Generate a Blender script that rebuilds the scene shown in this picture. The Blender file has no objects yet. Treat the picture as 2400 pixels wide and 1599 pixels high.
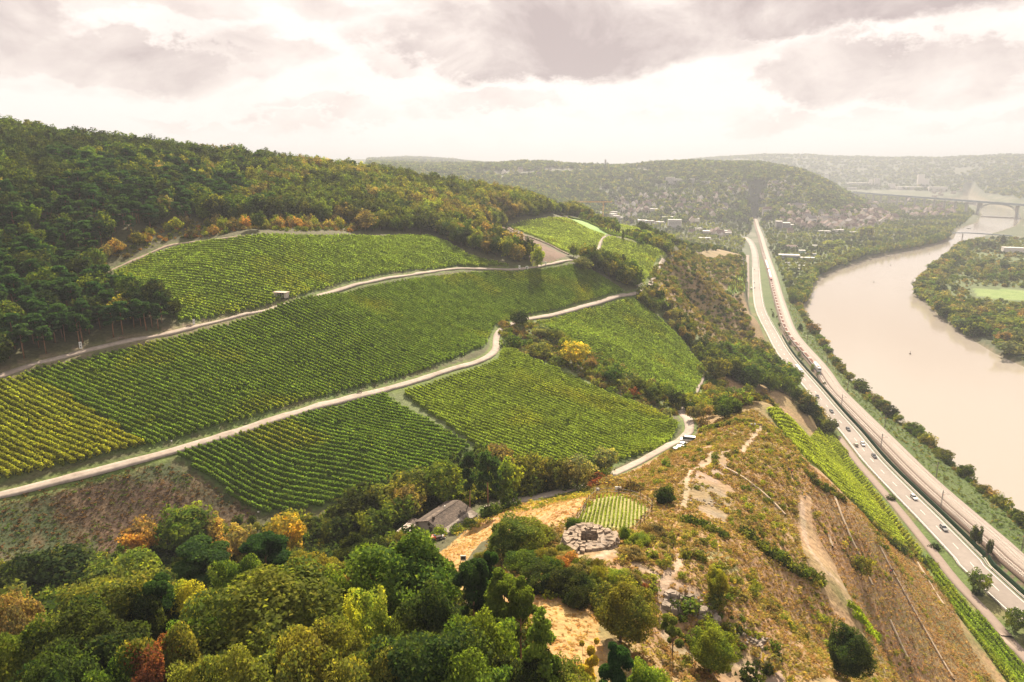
import bpy, math, random
import numpy as np
from math import radians, pi
rng = np.random.default_rng(7)
random.seed(7)
S = bpy.context.scene
COL = S.collection

# ------------------------------------------------------------ camera, sky, sun, exposure
CAMZ, F, TH = 165.0, 1622.0, radians(14.3)
SN, CS = math.sin(TH), math.cos(TH)
cd = bpy.data.cameras.new('camera'); cam = bpy.data.objects.new('camera', cd); COL.objects.link(cam)
cam.location = (0, 0, CAMZ); cam.rotation_euler = (radians(90) - TH, 0, 0)
cd.sensor_width = 36; cd.lens = F / 2400 * 36; cd.clip_start = 1; cd.clip_end = 60000
S.camera = cam
SUN_AZ, SUN_EL = 9.0, 37.0            # degrees right of the view, above the horizon
W = bpy.data.worlds.new('World'); S.world = W; W.use_nodes = True
def sky_world():
    nt = W.node_tree; N = nt.nodes; L = nt.links; N.clear()
    def nd(t, **k):
        n = N.new(t)
        for a, b in k.items(): setattr(n, a, b)
        return n
    def mth(op, a, b=None, c=None, clamp=False):
        n = nd('ShaderNodeMath', operation=op, use_clamp=clamp)
        for i, v in enumerate((a, b, c)):
            if v is None: continue
            if isinstance(v, (int, float)): n.inputs[i].default_value = v
            else: L.new(v, n.inputs[i])
        return n.outputs[0]
    out = nd('ShaderNodeOutputWorld'); bg = nd('ShaderNodeBackground'); bg2 = nd('ShaderNodeBackground')
    sky = nd('ShaderNodeTexSky', sky_type='NISHITA', sun_disc=False)
    sky.sun_elevation = radians(SUN_EL); sky.sun_rotation = radians(SUN_AZ); sky.dust_density = 3.0; sky.altitude = 200
    L.new(sky.outputs[0], bg.inputs[0]); bg.inputs[1].default_value = 0.06
    tc = nd('ShaderNodeTexCoord'); sp = nd('ShaderNodeSeparateXYZ'); L.new(tc.outputs['Generated'], sp.inputs[0])
    x, y, z = sp.outputs
    zz = mth('ADD', mth('MAXIMUM', z, 0.0), 0.10)
    cx = mth('DIVIDE', x, zz); cy = mth('DIVIDE', y, zz)
    cv = nd('ShaderNodeCombineXYZ'); L.new(cx, cv.inputs[0]); L.new(cy, cv.inputs[1])
    def noise(vec, scale, detail, rough=0.6, dist=0.0, loc=(0, 0, 0)):
        m = nd('ShaderNodeMapping'); m.inputs['Location'].default_value = loc; L.new(vec, m.inputs[0])
        n = nd('ShaderNodeTexNoise'); n.inputs['Scale'].default_value = scale; n.inputs['Detail'].default_value = detail
        n.inputs['Roughness'].default_value = rough; n.inputs['Distortion'].default_value = dist
        L.new(m.outputs[0], n.inputs[0]); return n.outputs['Fac']
    az = mth('ARCTAN2', x, y); el = mth('ARCSINE', z)
    # cloud billows: az / el stretched noise
    av = nd('ShaderNodeCombineXYZ'); L.new(az, av.inputs[0]); L.new(mth('MULTIPLY', el, 1.7), av.inputs[1])
    n1 = noise(av.outputs[0], 6.5, 10, 0.60, 0.4, (3.1, 1.7, 0))
    n2 = noise(av.outputs[0], 2.2, 5, 0.5, 0.2, (8.4, 0.3, 0))
    nw = mth('MULTIPLY', mth('SUBTRACT', noise(av.outputs[0], 6.0, 12, 0.66, 0.0, (1, 5, 2)), 0.5), 0.34)
    # the named cloud masses seen in the photograph: azimuth, elevation, half sizes, weight
    blobs = [(.05, .158, .22, .036, 1.15), (.26, .192, .34, .032, 1.1), (.52, .215, .24, .028, .9), (-.10, .130, .11, .018, .5), (-.50, .118, .13, .026, .7), (-.64, .165, .10, .05, .9), (-.34, .135, .06, .022, .4),
             (.40, .112, .065, .032, .62), (.53, .100, .085, .024, .5), (-.03, .088, .10, .012, .4), (-.60, .085, .12, .014, .35), (-.2, .07, .12, .01, .35), (.2, .06, .14, .008, .3), (.45, .055, .16, .008, .3), (-.40, .05, .14, .008, .25), (-.40, .195, .2, .02, .4)]
    tot = None
    for a, e, ra, re, w in blobs:
        dx = mth('DIVIDE', mth('SUBTRACT', mth('ADD', az, nw), a), ra)
        dy = mth('DIVIDE', mth('SUBTRACT', mth('ADD', el, mth('MULTIPLY', nw, .42)), e), re)
        d = mth('ADD', mth('MULTIPLY', dx, dx), mth('MULTIPLY', dy, dy))
        g = mth('MULTIPLY', mth('MULTIPLY', mth('SUBTRACT', 1.0, mth('MULTIPLY', d, .55)), 2.2, clamp=True), w)
        tot = g if tot is None else mth('MAXIMUM', tot, g)
    hi = mth('MULTIPLY', mth('SUBTRACT', el, .14, clamp=True), 1.6, clamp=True)       # overcast thickens overhead as at the top of the photograph
    n3 = noise(av.outputs[0], 3.3, 8, 0.62, 0.9, (2.3, 7.7, 4))
    dens = mth('ADD', mth('MULTIPLY', mth('SUBTRACT', n1, .47), 1.5), mth('MULTIPLY', mth('SUBTRACT', n3, .5), 1.6))
    dark = mth('ADD', mth('MULTIPLY', tot, mth('ADD', mth('MULTIPLY', n1, 1.5), -.02)), mth('MULTIPLY', mth('ADD', dens, -.03), .66), clamp=True)
    dark = mth('MULTIPLY', dark, mth('MULTIPLY', mth('SUBTRACT', el, .0), 24.0, clamp=True), clamp=True)
    cr = nd('ShaderNodeValToRGB'); L.new(dark, cr.inputs[0])
    e = cr.color_ramp.elements
    e[0].position = 0; e[0].color = (1.0, .925, .87, 1); e[1].position = 1; e[1].color = (.52, .43, .42, 1)
    m = cr.color_ramp.elements.new(.35); m.color = (.86, .755, .70, 1)
    L.new(cr.outputs[0], bg2.inputs[0]); bg2.inputs[1].default_value = 0.41
    blue = mth('MULTIPLY', mth('SUBTRACT', .43, n1, clamp=True), 4.0, clamp=True)
    blue = mth('MULTIPLY', blue, mth('SUBTRACT', mth('MULTIPLY', el, 5.0), .8, clamp=True), clamp=True)
    mx = nd('ShaderNodeMixShader'); L.new(mth('MULTIPLY', blue, .6), mx.inputs[0]); L.new(bg2.outputs[0], mx.inputs[1]); L.new(bg.outputs[0], mx.inputs[2])
    L.new(mx.outputs[0], out.inputs[0])
sky_world()
sd = bpy.data.lights.new('sun', 'SUN'); sun = bpy.data.objects.new('sun', sd); COL.objects.link(sun)
sd.energy = 5.0; sd.angle = radians(0.6); sd.color = (1.0, .86, .66)
sun.rotation_euler = (radians(90 - SUN_EL), 0, radians(180 - SUN_AZ)); sun.location = (0, 0, 400)
S.view_settings.view_transform = 'Standard'; S.view_settings.look = 'None'; S.view_settings.exposure = 1.5; S.view_settings.gamma = 1
S.view_settings.use_curve_mapping = False
S.cycles.use_denoising = True
S.cycles.max_bounces = 6; S.cycles.diffuse_bounces = 3; S.cycles.transmission_bounces = 4; S.cycles.transparent_max_bounces = 6; S.cycles.volume_bounces = 0
S.cycles.glossy_bounces = 2
S.cycles.sample_clamp_indirect = 4

def haze():
    x, y0, y1 = 17500, -700, 17500; V = [(a, b, c_) for c_ in (-4.2, 330) for a, b in ((-x, y0), (x, y0), (x, y1), (-x, y1))]
    me = bpy.data.meshes.new('haze'); me.from_pydata(V, [], [(0, 3, 2, 1), (4, 5, 6, 7), (0, 1, 5, 4), (1, 2, 6, 5), (2, 3, 7, 6), (3, 0, 4, 7)]); o = bpy.data.objects.new('haze', me); COL.objects.link(o); o['kind'] = 'stuff'; o['label'] = 'pale haze thickening over the far valley'; o['category'] = 'haze'
    m = bpy.data.materials.new('haze'); m.use_nodes = True; nt = m.node_tree; nt.nodes.clear(); ou = nt.nodes.new('ShaderNodeOutputMaterial'); v = nt.nodes.new('ShaderNodeVolumePrincipled')
    v.inputs['Density'].default_value = HAZE; v.inputs['Color'].default_value = (.42, .445, .505, 1); v.inputs['Anisotropy'].default_value = .25; nt.links.new(v.outputs[0], ou.inputs['Volume']); me.materials.append(m)
HAZE = 1.75e-4
haze()

# ------------------------------------------------------------ pixel (of the 2400 x 1599 photograph) to a ray, to a level, to the ground
def ray(px, py):
    u = (np.asarray(px, float) - 1200) / F; v = (np.asarray(py, float) - 799.5) / F
    return np.stack([u, CS - v * SN, -(SN + v * CS)], -1)
def P(px, py, z):
    d = ray(px, py); t = (CAMZ - np.asarray(z, float)) / -d[..., 2]
    q = d * t[..., None]; q[..., 2] += CAMZ
    return q
def proj(p):
    p = np.asarray(p, float); dz = CAMZ - p[..., 2]
    zc = p[..., 1] * CS + dz * SN; v = (dz * CS - p[..., 1] * SN) / zc
    return 1200 + F * p[..., 0] / zc, 799.5 + F * v, zc
def sstep(a, b, x):
    t = np.clip((x - a) / (b - a), 0, 1); return t * t * (3 - 2 * t)
def vnoise(x, y, s, seed=0):
    """value noise 0..1 on the ground plane"""
    x = np.asarray(x, float) / s + seed * 17.3; y = np.asarray(y, float) / s - seed * 9.1
    xi = np.floor(x).astype(np.int64); yi = np.floor(y).astype(np.int64); fx = x - xi; fy = y - yi
    fx = fx * fx * (3 - 2 * fx); fy = fy * fy * (3 - 2 * fy)
    def h(a, b):
        n = (a * 374761393 + b * 668265263 + seed * 1442695) & 0x7fffffff
        n = ((n ^ (n >> 13)) * 1274126177) & 0x7fffffff
        return ((n ^ (n >> 16)) & 0xffff) / 65535.
    return (h(xi, yi) * (1 - fx) + h(xi + 1, yi) * fx) * (1 - fy) + (h(xi, yi + 1) * (1 - fx) + h(xi + 1, yi + 1) * fx) * fy
def fbm(x, y, s, seed=0, o=3):
    r = 0; a = 1; t = 0
    for k in range(o): r = r + a * vnoise(x, y, s / 2 ** k, seed + k); t += a; a *= .5
    return r / t
def inpoly(x, y, poly):
    x = np.asarray(x, float); y = np.asarray(y, float); c = np.zeros(x.shape, bool); n = len(poly)
    for i in range(n):
        x0, y0 = poly[i][:2]; x1, y1 = poly[(i + 1) % n][:2]
        if y0 == y1: continue
        k = ((y0 > y) != (y1 > y)) & (x < (x1 - x0) * (y - y0) / (y1 - y0) + x0); c ^= k
    return c
def dline(x, y, line, closed=False):
    """distance to a polyline"""
    x = np.asarray(x, float); y = np.asarray(y, float); r = np.full(x.shape, 1e18); n = len(line)
    for i in range(n if closed else n - 1):
        x0, y0 = line[i][:2]; x1, y1 = line[(i + 1) % n][:2]; dx, dy = x1 - x0, y1 - y0; q = dx * dx + dy * dy + 1e-9
        t = np.clip(((x - x0) * dx + (y - y0) * dy) / q, 0, 1); r = np.minimum(r, (x - x0 - t * dx) ** 2 + (y - y0 - t * dy) ** 2)
    return np.sqrt(r)
def smooth(pts, step):
    """Catmull-Rom resample of a polyline (n, k) at a step in metres"""
    p = np.asarray(pts, float); p = np.vstack([2 * p[0] - p[1], p, 2 * p[-1] - p[-2]]); o = []
    for i in range(1, len(p) - 2):
        n = max(2, int(np.linalg.norm(p[i + 1][:2] - p[i][:2]) / step)); t = (np.arange(n) / n)[:, None]
        a, b, c, d = p[i - 1], p[i], p[i + 1], p[i + 2]
        o.append(.5 * (2 * b + (c - a) * t + (2 * a - 5 * b + 4 * c - d) * t ** 2 + (3 * b - a - 3 * c + d) * t ** 3))
    o.append(p[-2][None]); return np.vstack(o)

# ------------------------------------------------------------ valley lines: highway, railway, river
ROADZ, RAILZ = 6.0, 7.0
HWpx = [(1746, 556), (1757, 565), (1765, 580), (1770, 600), (1772, 639), (1775, 684), (1783, 728), (1811, 783), (1840, 833), (1908, 915), (1950, 966), (1991, 1013), (2044, 1079), (2113, 1151), (2169, 1207), (2232, 1272), (2270, 1312), (2350, 1393)]
HW = P(*np.array(HWpx, float).T, ROADZ); HW = np.vstack([HW, [[HW[-1, 0] - 1, 90, ROADZ], [HW[-1, 0] - 6, -60, ROADZ]]])[::-1]
RLpx = [(1767, 506), (1774, 532), (1781, 552), (1793, 595), (1807, 639), (1819, 684), (1832, 728), (1854, 783), (1917, 858), (1952, 909), (1998, 957), (2070, 1029), (2168, 1127), (2327, 1267), (2440, 1366)]
RL = P(*np.array(RLpx, float).T, RAILZ); RL = np.vstack([RL, [[RL[-1, 0] - 3, 90, RAILZ], [RL[-1, 0] - 10, -60, RAILZ]]])[::-1]
HWs = smooth(HW, 8); RLs = smooth(RL, 8)
LB = [(2400, 1240), (2348, 1190), (2266, 1128), (2178, 1050), (2093, 990), (2021, 922), (1970, 872), (1940, 826), (1916, 790), (1892, 755), (1876, 722), (1892, 702), (1902, 668), (1940, 640), (2042, 604), (2144, 584), (2200, 570), (2229, 560), (2246, 536), (2290, 522), (2302, 503), (2292, 486), (2262, 474), (2180, 475), (2178, 468)]
RB = [(2250, 466), (2270, 456), (2330, 478), (2384, 490), (2392, 517), (2380, 530), (2290, 560), (2246, 584), (2222, 606), (2190, 630), (2160, 662), (2144, 692), (2180, 716), (2198, 742), (2236, 770), (2280, 797), (2331, 828), (2400, 860), (2560, 930)]
RIV = np.vstack([[[280, -60, 0], [285, 80, 0], [287, 180, 0]], P(*np.array(LB, float).T, 0.), P(*np.array(RB, float).T, 0.), [[640, 300, 0], [700, 0, 0], [700, -60, 0]]])
def river_sd(x, y):
    d = dline(x, y, RIV, True); return np.where(inpoly(x, y, RIV), -d, d)

# ------------------------------------------------------------ relief: heights known at points of the photograph, joined by a smooth surface
CT = []
def c(px, py, z): q = P(px, py, z); CT.append((q[0], q[1], z))
def w(x, y, z): CT.append((x, y, z))
for a in [(0, 1162, 80), (136, 1129, 80.5), (306, 1085, 81.5), (442, 1047, 82), (595, 1001, 83), (800, 940, 83), (916, 910, 83), (1018, 879, 83), (1092, 857, 83), (1143, 838, 83), (1162, 818, 83.5), (1160, 798, 84), (1169, 779, 85), (1186, 767, 86),
          (1242, 748, 85), (1324, 732, 85), (1395, 713, 85), (1480, 691, 85), (1514, 679, 85), (1531, 652, 86), (1545, 625, 87), (1555, 610, 88),
          (0, 883, 98), (170, 832, 100), (374, 787, 102.5), (578, 736, 105), (700, 707, 107), (800, 679, 108), (970, 644, 107.5), (1072, 630, 106.5), (1208, 632, 105), (1276, 622, 105), (1344, 611, 105),
          (262, 633, 118), (340, 600, 122), (425, 571, 126), (527, 559, 129), (592, 552, 130), (700, 552, 128), (800, 552, 126), (900, 552, 123), (1004, 552, 120),
          (100, 1290, 72), (600, 1190, 70), (300, 1240, 72), (450, 1150, 76), (760, 1090, 76), (850, 1130, 74), (1010, 1240, 74), (1150, 1190, 75), (1270, 1160, 74.5), (1400, 1130, 74), (1480, 1095, 72), (1600, 1030, 69), (1605, 975, 65), (1100, 1050, 76), (1250, 1050, 75), (1400, 1020, 73),
          (1250, 900, 79), (1400, 900, 76), (1560, 990, 69), (1500, 860, 70), (1640, 890, 54), (1620, 830, 56), (1540, 760, 72), (1690, 830, 40), (1720, 870, 42), (1400, 800, 80), (1600, 930, 62),
          (1080, 1290, 88), (1390, 1170, 94), (1400, 1165, 93.5), (1010, 1310, 82), (1320, 1450, 103), (1385, 1290, 101.5), (1200, 1240, 87), (1150, 1330, 94), (1320, 1210, 95), (1480, 1160, 91), (1525, 1210, 94), (1430, 1240, 97.5), (1500, 1290, 99),
          (1600, 1110, 90), (1680, 1060, 86), (1765, 995, 80), (1790, 940, 74), (1740, 940, 70), (1700, 990, 76), (1560, 1080, 80), (1500, 1130, 85),
          (1860, 1100, 78), (1800, 1200, 83), (1750, 1300, 91), (1650, 1250, 97), (1620, 1370, 99.5), (1600, 1450, 97), (2000, 1230, 65), (2090, 1300, 50), (2300, 1599, 19), (2400, 1599, 9), (2100, 1599, 47), (1960, 1500, 72), (1700, 1599, 94), (1480, 1560, 103), (1850, 1350, 82), (1850, 1450, 81), (2180, 1400, 27), (2000, 1400, 69),
          (2003, 1098, 17), (1960, 1100, 34), (1850, 1000, 58), (1942, 1022, 18), (2200, 1480, 28), (1985, 1068, 16), (2034, 1130, 14), (2083, 1192, 13), (2136, 1262, 12), (2164, 1298, 12), (2192, 1365, 17), (2240, 1437, 14), (2225, 1368, 8.5), (2294, 1444, 8), (2030, 1180, 32), (1985, 1168, 47), (2100, 1275, 28), (1880, 950, 34), (1830, 900, 30), (1900, 1082, 62),
          (1330, 594, 106), (1426, 550, 104), (1324, 511, 112), (1188, 528, 114), (1568, 596, 90), (1508, 541, 95), (1361, 500, 109), (1440, 620, 94), (1500, 600, 94), (1600, 690, 60), (1680, 700, 35), (1650, 760, 40), (1700, 640, 45), (1550, 700, 78), (1640, 640, 72)]: c(*a)
# wooded ridge on the left (ground under the skyline trees), far side and off-frame parts
for x, y, z in [(-311, 440, 181), (-262, 470, 174), (-214, 499, 168), (-170, 530, 162), (-133, 558, 157), (-90, 600, 151), (-49, 638, 145), (-10, 672, 138), (25, 707, 130), (60, 725, 113),
                (-240, 330, 140), (-200, 360, 138), (-150, 430, 142), (-100, 480, 140), (-40, 540, 130), (0, 620, 121), (-230, 250, 120), (-190, 215, 105), (-420, 420, 195), (-380, 300, 165), (-330, 200, 140), (-300, 100, 125), (-450, 200, 180), (-460, 50, 165),
                (-420, 560, 198), (-300, 620, 185), (-200, 700, 170), (-100, 800, 150), (0, 850, 125), (-500, 800, 200), (-300, 1000, 170), (-100, 1100, 120), (60, 1000, 70), (130, 900, 62), (100, 800, 92), (180, 1000, 40), (150, 1250, 20), (0, 1300, 60), (-200, 1400, 120), (-500, 1400, 180), (120, 1500, 12), (0, 1500, 40),
                (200, 800, 74), (290, 1000, 48), (380, 1250, 14), (165, 700, 86), (240, 900, 62), (340, 1120, 30),
                (-30, 51, 107), (-30, 75, 102), (-60, 104, 90), (-60, 150, 70), (-90, 150, 69), (-100, 110, 84), (-120, 70, 98), (-80, 50, 106), (0, 30, 112), (30, 40, 110), (60, 60, 98), (10, 60, 107), (-150, 110, 88), (-170, 150, 84), (0, 0, 115), (-100, 0, 118), (80, 0, 95), (-200, 50, 112), (0, -40, 122), (-200, -40, 130),
                (-20, 110, 92), (-35, 135, 80), (110, 60, 58), (140, 60, 35), (120, 0, 55), (150, 120, 22), (160, 0, 18), (165, 60, 12), (-135, 130, 78), (172, 150, 8)]: w(x, y, z)
CT = np.array([(x, y, z - (6 if z > 128 and x < 40 and y > 380 else 0)) for x, y, z in CT])
def rbf(pts, vals, cc, qx, qy, lam=0.0):
    n = len(pts); d = np.sqrt(((pts[:, None] - pts[None]) ** 2).sum(-1) + cc * cc)
    A = np.zeros((n + 3, n + 3)); A[:n, :n] = d - np.eye(n) * lam; A[:n, n] = 1; A[:n, n + 1:] = pts; A[n, :n] = 1; A[n + 1:, :n] = pts.T
    s = np.linalg.solve(A, np.concatenate([vals, np.zeros(3)])); o = np.empty(qx.size); fx = qx.ravel(); fy = qy.ravel()
    for i in range(0, fx.size, 20000):
        a = fx[i:i + 20000]; b = fy[i:i + 20000]
        o[i:i + 20000] = np.sqrt((a[:, None] - pts[:, 0]) ** 2 + (b[:, None] - pts[:, 1]) ** 2 + cc * cc) @ s[:n] + s[n] + s[n + 1] * a + s[n + 2] * b
    return o.reshape(qx.shape)
XH = lambda y: np.interp(y, HWs[:, 1], HWs[:, 0])
def foot(y): return np.interp(y, [0, 400, 480, 560, 1300], [24, 24, 16, 12, 16])
NX0, NX1, NY0, NY1, NS = -560., 640., -60., 1500., 3.0
gx = np.arange(NX0, NX1 + 1, NS); gy = np.arange(NY0, NY1 + 1, NS); GX, GY = np.meshgrid(gx, gy)
NEAR = rbf(CT[:, :2], CT[:, 2], 9.0, GX, GY, 0.6)
# far country: azimuth / log distance
FC = []
def fc(px, t, z): u = (px - 1200) / F; FC.append((math.atan(u / CS), math.log(t), z))
for px in (1350, 1500, 1650): fc(px, 1350, 22 if px < 1500 else 9)
for px in (1750, 1950, 2150, 2400, 2700): fc(px, 1000, 5); fc(px, 1350, 5); fc(px, 1900, 6)
for px in (200, 600, 900): fc(px, 1000, 150); fc(px, 2000, 150); fc(px, 3500, 165)
fc(1150, 1100, 110); fc(1150, 1600, 60); fc(1000, 1500, 110)
for px, z in ((1250, 90), (1350, 30), (1450, 22), (1550, 24), (1650, 14), (1750, 5), (1850, 5)): fc(px, 1700, z)
for px, z in ((1100, 105), (1250, 95), (1350, 88), (1450, 78), (1550, 76), (1650, 66), (1750, 44), (1830, 44), (1900, 30), (1960, 14)): fc(px, 2100, z)
for px, z in ((1050, 155), (1197, 166), (1261, 166), (1330, 158), (1512, 158), (1620, 158), (1700, 156), (1789, 150), (1834, 140), (1893, 100), (1940, 60), (2000, 14), (2100, 8)): fc(px, 2700, z)
for px, z in ((1100, 150), (1300, 150), (1500, 150), (1700, 150), (1800, 120), (1900, 50), (2000, 10), (2100, 8), (2300, 6), (2500, 20)): fc(px, 3300, z)
for px, z in ((2000, 12), (2150, 12), (2250, 10), (2350, 60), (2450, 120), (1900, 20)): fc(px, 4000, z)
for px, z in ((1900, 40), (2050, 40), (2200, 50), (2280, 90), (2350, 130), (2420, 160), (1700, 120), (1600, 150)): fc(px, 4700, z)
for px, z in ((900, 208), (959, 216), (1080, 196), (1200, 150), (1400, 140), (1560, 185), (1640, 214), (1759, 236), (1893, 222), (2050, 200), (2169, 205), (2251, 222), (2400, 222), (2600, 225)): fc(px, 6300, z)
for px in (300, 700, 1000, 1300, 1600, 1900, 2200, 2600): fc(px, 9500, 150); fc(px, 15000, 120)
FC = np.array(FC); SA, SR = 9.0, 4.0
FA = np.linspace(-1.15, 1.15, 420); FR = np.linspace(math.log(900), math.log(16000), 300); FGA, FGR = np.meshgrid(FA, FR)
FAR = rbf(FC[:, :2] * [SA, SR], FC[:, 2], 0.35, FGA * SA, FGR * SR, 0.02)
def bil(G, fx, fy):
    fx = np.clip(fx, 0, G.shape[1] - 1.001); fy = np.clip(fy, 0, G.shape[0] - 1.001); i = fx.astype(int); j = fy.astype(int); a = fx - i; b = fy - j
    return (G[j, i] * (1 - a) + G[j, i + 1] * a) * (1 - b) + (G[j + 1, i] * (1 - a) + G[j + 1, i + 1] * a) * b
def compose(x, y, z, n=True):
    dx = x - XH(np.clip(y, -60, 1500)); k = sstep(-foot(y) - 9, -foot(y) + 1, dx) * (1 - sstep(1300, 1500, y))
    fl = 5.6 - 2.6 * sstep(36, 50, dx) if n else np.where(dx > -1e9, 5.0, 0)
    z = z * (1 - k) + fl * k
    rr = 1 - sstep(13, 34 if not n else 20, np.minimum(dline(x, y, RLs[::4]), dline(x, y, HWs[::4])))
    if not n: z = z * (1 - rr) + np.minimum(z, 5.0) * rr
    sd = river_sd(x, y); wd = np.maximum(4., np.hypot(x, y) * .004)
    return np.where(sd < wd * 2, np.minimum(z, -2.0 + (z + 2.0) * sstep(-wd, wd * 1.2, sd)), z)
NEAR = compose(GX, GY, NEAR)
fx_ = np.sin(FGA) * np.exp(FGR); fy_ = np.cos(FGA) * np.exp(FGR); FAR = np.maximum(FAR, 3.0); FAR = compose(fx_, fy_, FAR, False)
def H(x, y):
    x = np.asarray(x, float); y = np.asarray(y, float); r = np.hypot(x, y)
    a = bil(NEAR, (x - NX0) / NS, (y - NY0) / NS)
    az = np.arctan2(x, y); b = bil(FAR, (az - FA[0]) / (FA[1] - FA[0]), (np.log(np.maximum(r, 900)) - FR[0]) / (FR[1] - FR[0]))
    k = np.maximum(sstep(1150, 1400, y), sstep(560, 630, np.abs(x - 20)))
    z = a * (1 - k) + b * k
    hill = sstep(9, 25, z)
    return z + hill * ((fbm(x, y, 24, 3) - .5) * 2.2 * (1 - sstep(500, 900, r)) + sstep(1200, 2500, r) * (fbm(x, y, 260, 5) - .5) * 26)
TS = 25 * 1.006 ** np.arange(1060)
def G(px, py):
    """where the ray through a pixel meets the ground"""
    px = np.atleast_1d(np.asarray(px, float)); py = np.atleast_1d(np.asarray(py, float)); d = ray(px, py); out = np.zeros((len(px), 3))
    for i in range(0, len(px), 400):
        dd = d[i:i + 400]; q = dd[:, None, :] * TS[None, :, None]; zz = q[..., 2] + CAMZ - H(q[..., 0], q[..., 1])
        below = zz < 0; j = np.argmax(below, 1); j = np.where(below.any(1), j, len(TS) - 1); j = np.maximum(j, 1); r = np.arange(len(dd))
        z0 = zz[r, j - 1]; z1 = zz[r, j]; f = np.clip(z0 / np.where(z0 == z1, 1, z0 - z1), 0, 1); t = TS[j - 1] * (1 - f) + TS[j] * f
        o = dd * t[:, None]; o[:, 2] = H(o[:, 0], o[:, 1]); out[i:i + 400] = o
    return out
def Gl(pts): return G(*np.array(pts, float).T)
# ------------------------------------------------------------ materials
def nodes(m):
    m.use_nodes = True; nt = m.node_tree; nt.nodes.clear(); return nt
def new_mat(name, col, rough=.9, var=.25, scale=.3, bump=0., bscale=None, attr=None, hue=None, spec=.3, metal=0., detail=6, objcol=False, big=None):
    """principled surface; two octave bands of noise vary the colour, a third gives relief"""
    m = bpy.data.materials.new(name); nt = nodes(m); N = nt.nodes; L = nt.links
    o = N.new('ShaderNodeOutputMaterial'); b = N.new('ShaderNodeBsdfPrincipled'); L.new(b.outputs[0], o.inputs[0])
    b.inputs['Roughness'].default_value = rough; b.inputs['Specular IOR Level'].default_value = spec; b.inputs['Metallic'].default_value = metal
    g = N.new('ShaderNodeNewGeometry'); n = N.new('ShaderNodeTexNoise'); n.inputs['Scale'].default_value = scale; n.inputs['Detail'].default_value = detail; n.inputs['Roughness'].default_value = .65
    L.new(g.outputs['Position'], n.inputs['Vector'])
    if attr: a = N.new('ShaderNodeAttribute'); a.attribute_name = attr; src = a.outputs['Color']
    elif objcol: a = N.new('ShaderNodeObjectInfo'); src = a.outputs['Color']
    else: a = N.new('ShaderNodeRGB'); a.outputs[0].default_value = (*col, 1); src = a.outputs[0]
    r = N.new('ShaderNodeMapRange'); r.inputs['From Min'].default_value = .3; r.inputs['From Max'].default_value = .7; r.inputs['To Min'].default_value = 1 - var; r.inputs['To Max'].default_value = 1 + var
    L.new(n.outputs['Fac'], r.inputs['Value'])
    mx = N.new('ShaderNodeVectorMath'); mx.operation = 'SCALE'; L.new(src, mx.inputs[0]); L.new(r.outputs[0], mx.inputs['Scale']); src = mx.outputs[0]
    if hue or big:
        n2 = N.new('ShaderNodeTexNoise'); n2.inputs['Scale'].default_value = big or scale * .23; n2.inputs['Detail'].default_value = 5; L.new(g.outputs['Position'], n2.inputs['Vector'])
        r2 = N.new('ShaderNodeMapRange'); r2.inputs['From Min'].default_value = .46; r2.inputs['From Max'].default_value = .62; L.new(n2.outputs['Fac'], r2.inputs['Value'])
        m2 = N.new('ShaderNodeMix'); m2.data_type = 'RGBA'; m2.blend_type = 'MULTIPLY'; L.new(r2.outputs[0], m2.inputs[0]); L.new(src, m2.inputs[6]); m2.inputs[7].default_value = (*(hue or (.8, .8, .8)), 1); src = m2.outputs[2]
    L.new(src, b.inputs['Base Color'])
    if bump:
        n3 = N.new('ShaderNodeTexNoise'); n3.inputs['Scale'].default_value = bscale or scale * 3; n3.inputs['Detail'].default_value = 6; L.new(g.outputs['Position'], n3.inputs['Vector'])
        bp = N.new('ShaderNodeBump'); bp.inputs['Strength'].default_value = 1; bp.inputs['Distance'].default_value = bump; L.new(n3.outputs['Fac'], bp.inputs['Height']); L.new(bp.outputs[0], b.inputs['Normal'])
    return m
def mesh(name, V, Fc, mats=(), mi=None, smooth_=False, col=None, colname='Col', attrs=None):
    """mesh from arrays; faces may be one (n,3)/(n,4) array or a list of tuples"""
    me = bpy.data.meshes.new(name); V = np.asarray(V, np.float32)
    if isinstance(Fc, np.ndarray):
        k = Fc.shape[1]; me.vertices.add(len(V)); me.vertices.foreach_set('co', V.ravel()); me.loops.add(Fc.size); me.polygons.add(len(Fc))
        me.polygons.foreach_set('loop_start', np.arange(0, Fc.size, k, dtype=np.int32)); me.loops.foreach_set('vertex_index', Fc.ravel().astype(np.int32))
        me.update(calc_edges=True)
    else: me.from_pydata(V.tolist(), [], [tuple(int(i) for i in f) for f in Fc]); me.update()
    for m in mats: me.materials.append(m)
    if mi is not None: me.polygons.foreach_set('material_index', np.asarray(mi, np.int32))
    if smooth_: me.polygons.foreach_set('use_smooth', np.ones(len(me.polygons), bool))
    if col is not None:
        a = me.color_attributes.new(colname, 'FLOAT_COLOR', 'POINT'); c4 = np.ones((len(V), 4), np.float32); c4[:, :3] = col; a.data.foreach_set('color', c4.ravel())
    for k, v in (attrs or {}).items():
        a = me.attributes.new(k, 'FLOAT', 'POINT'); a.data.foreach_set('value', np.asarray(v, np.float32))
    return me
def ob(name, me, parent=None, loc=None, rot=None, scale=None, **props):
    o = bpy.data.objects.new(name, me); COL.objects.link(o)
    if parent: o.parent = parent
    if loc is not None: o.location = [float(v) for v in loc]
    if rot is not None: o.rotation_euler = rot if hasattr(rot, '__len__') else (0, 0, rot)
    if scale is not None: o.scale = scale if hasattr(scale, '__len__') else (scale,) * 3
    for k, v in props.items(): o[k] = v
    return o
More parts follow.
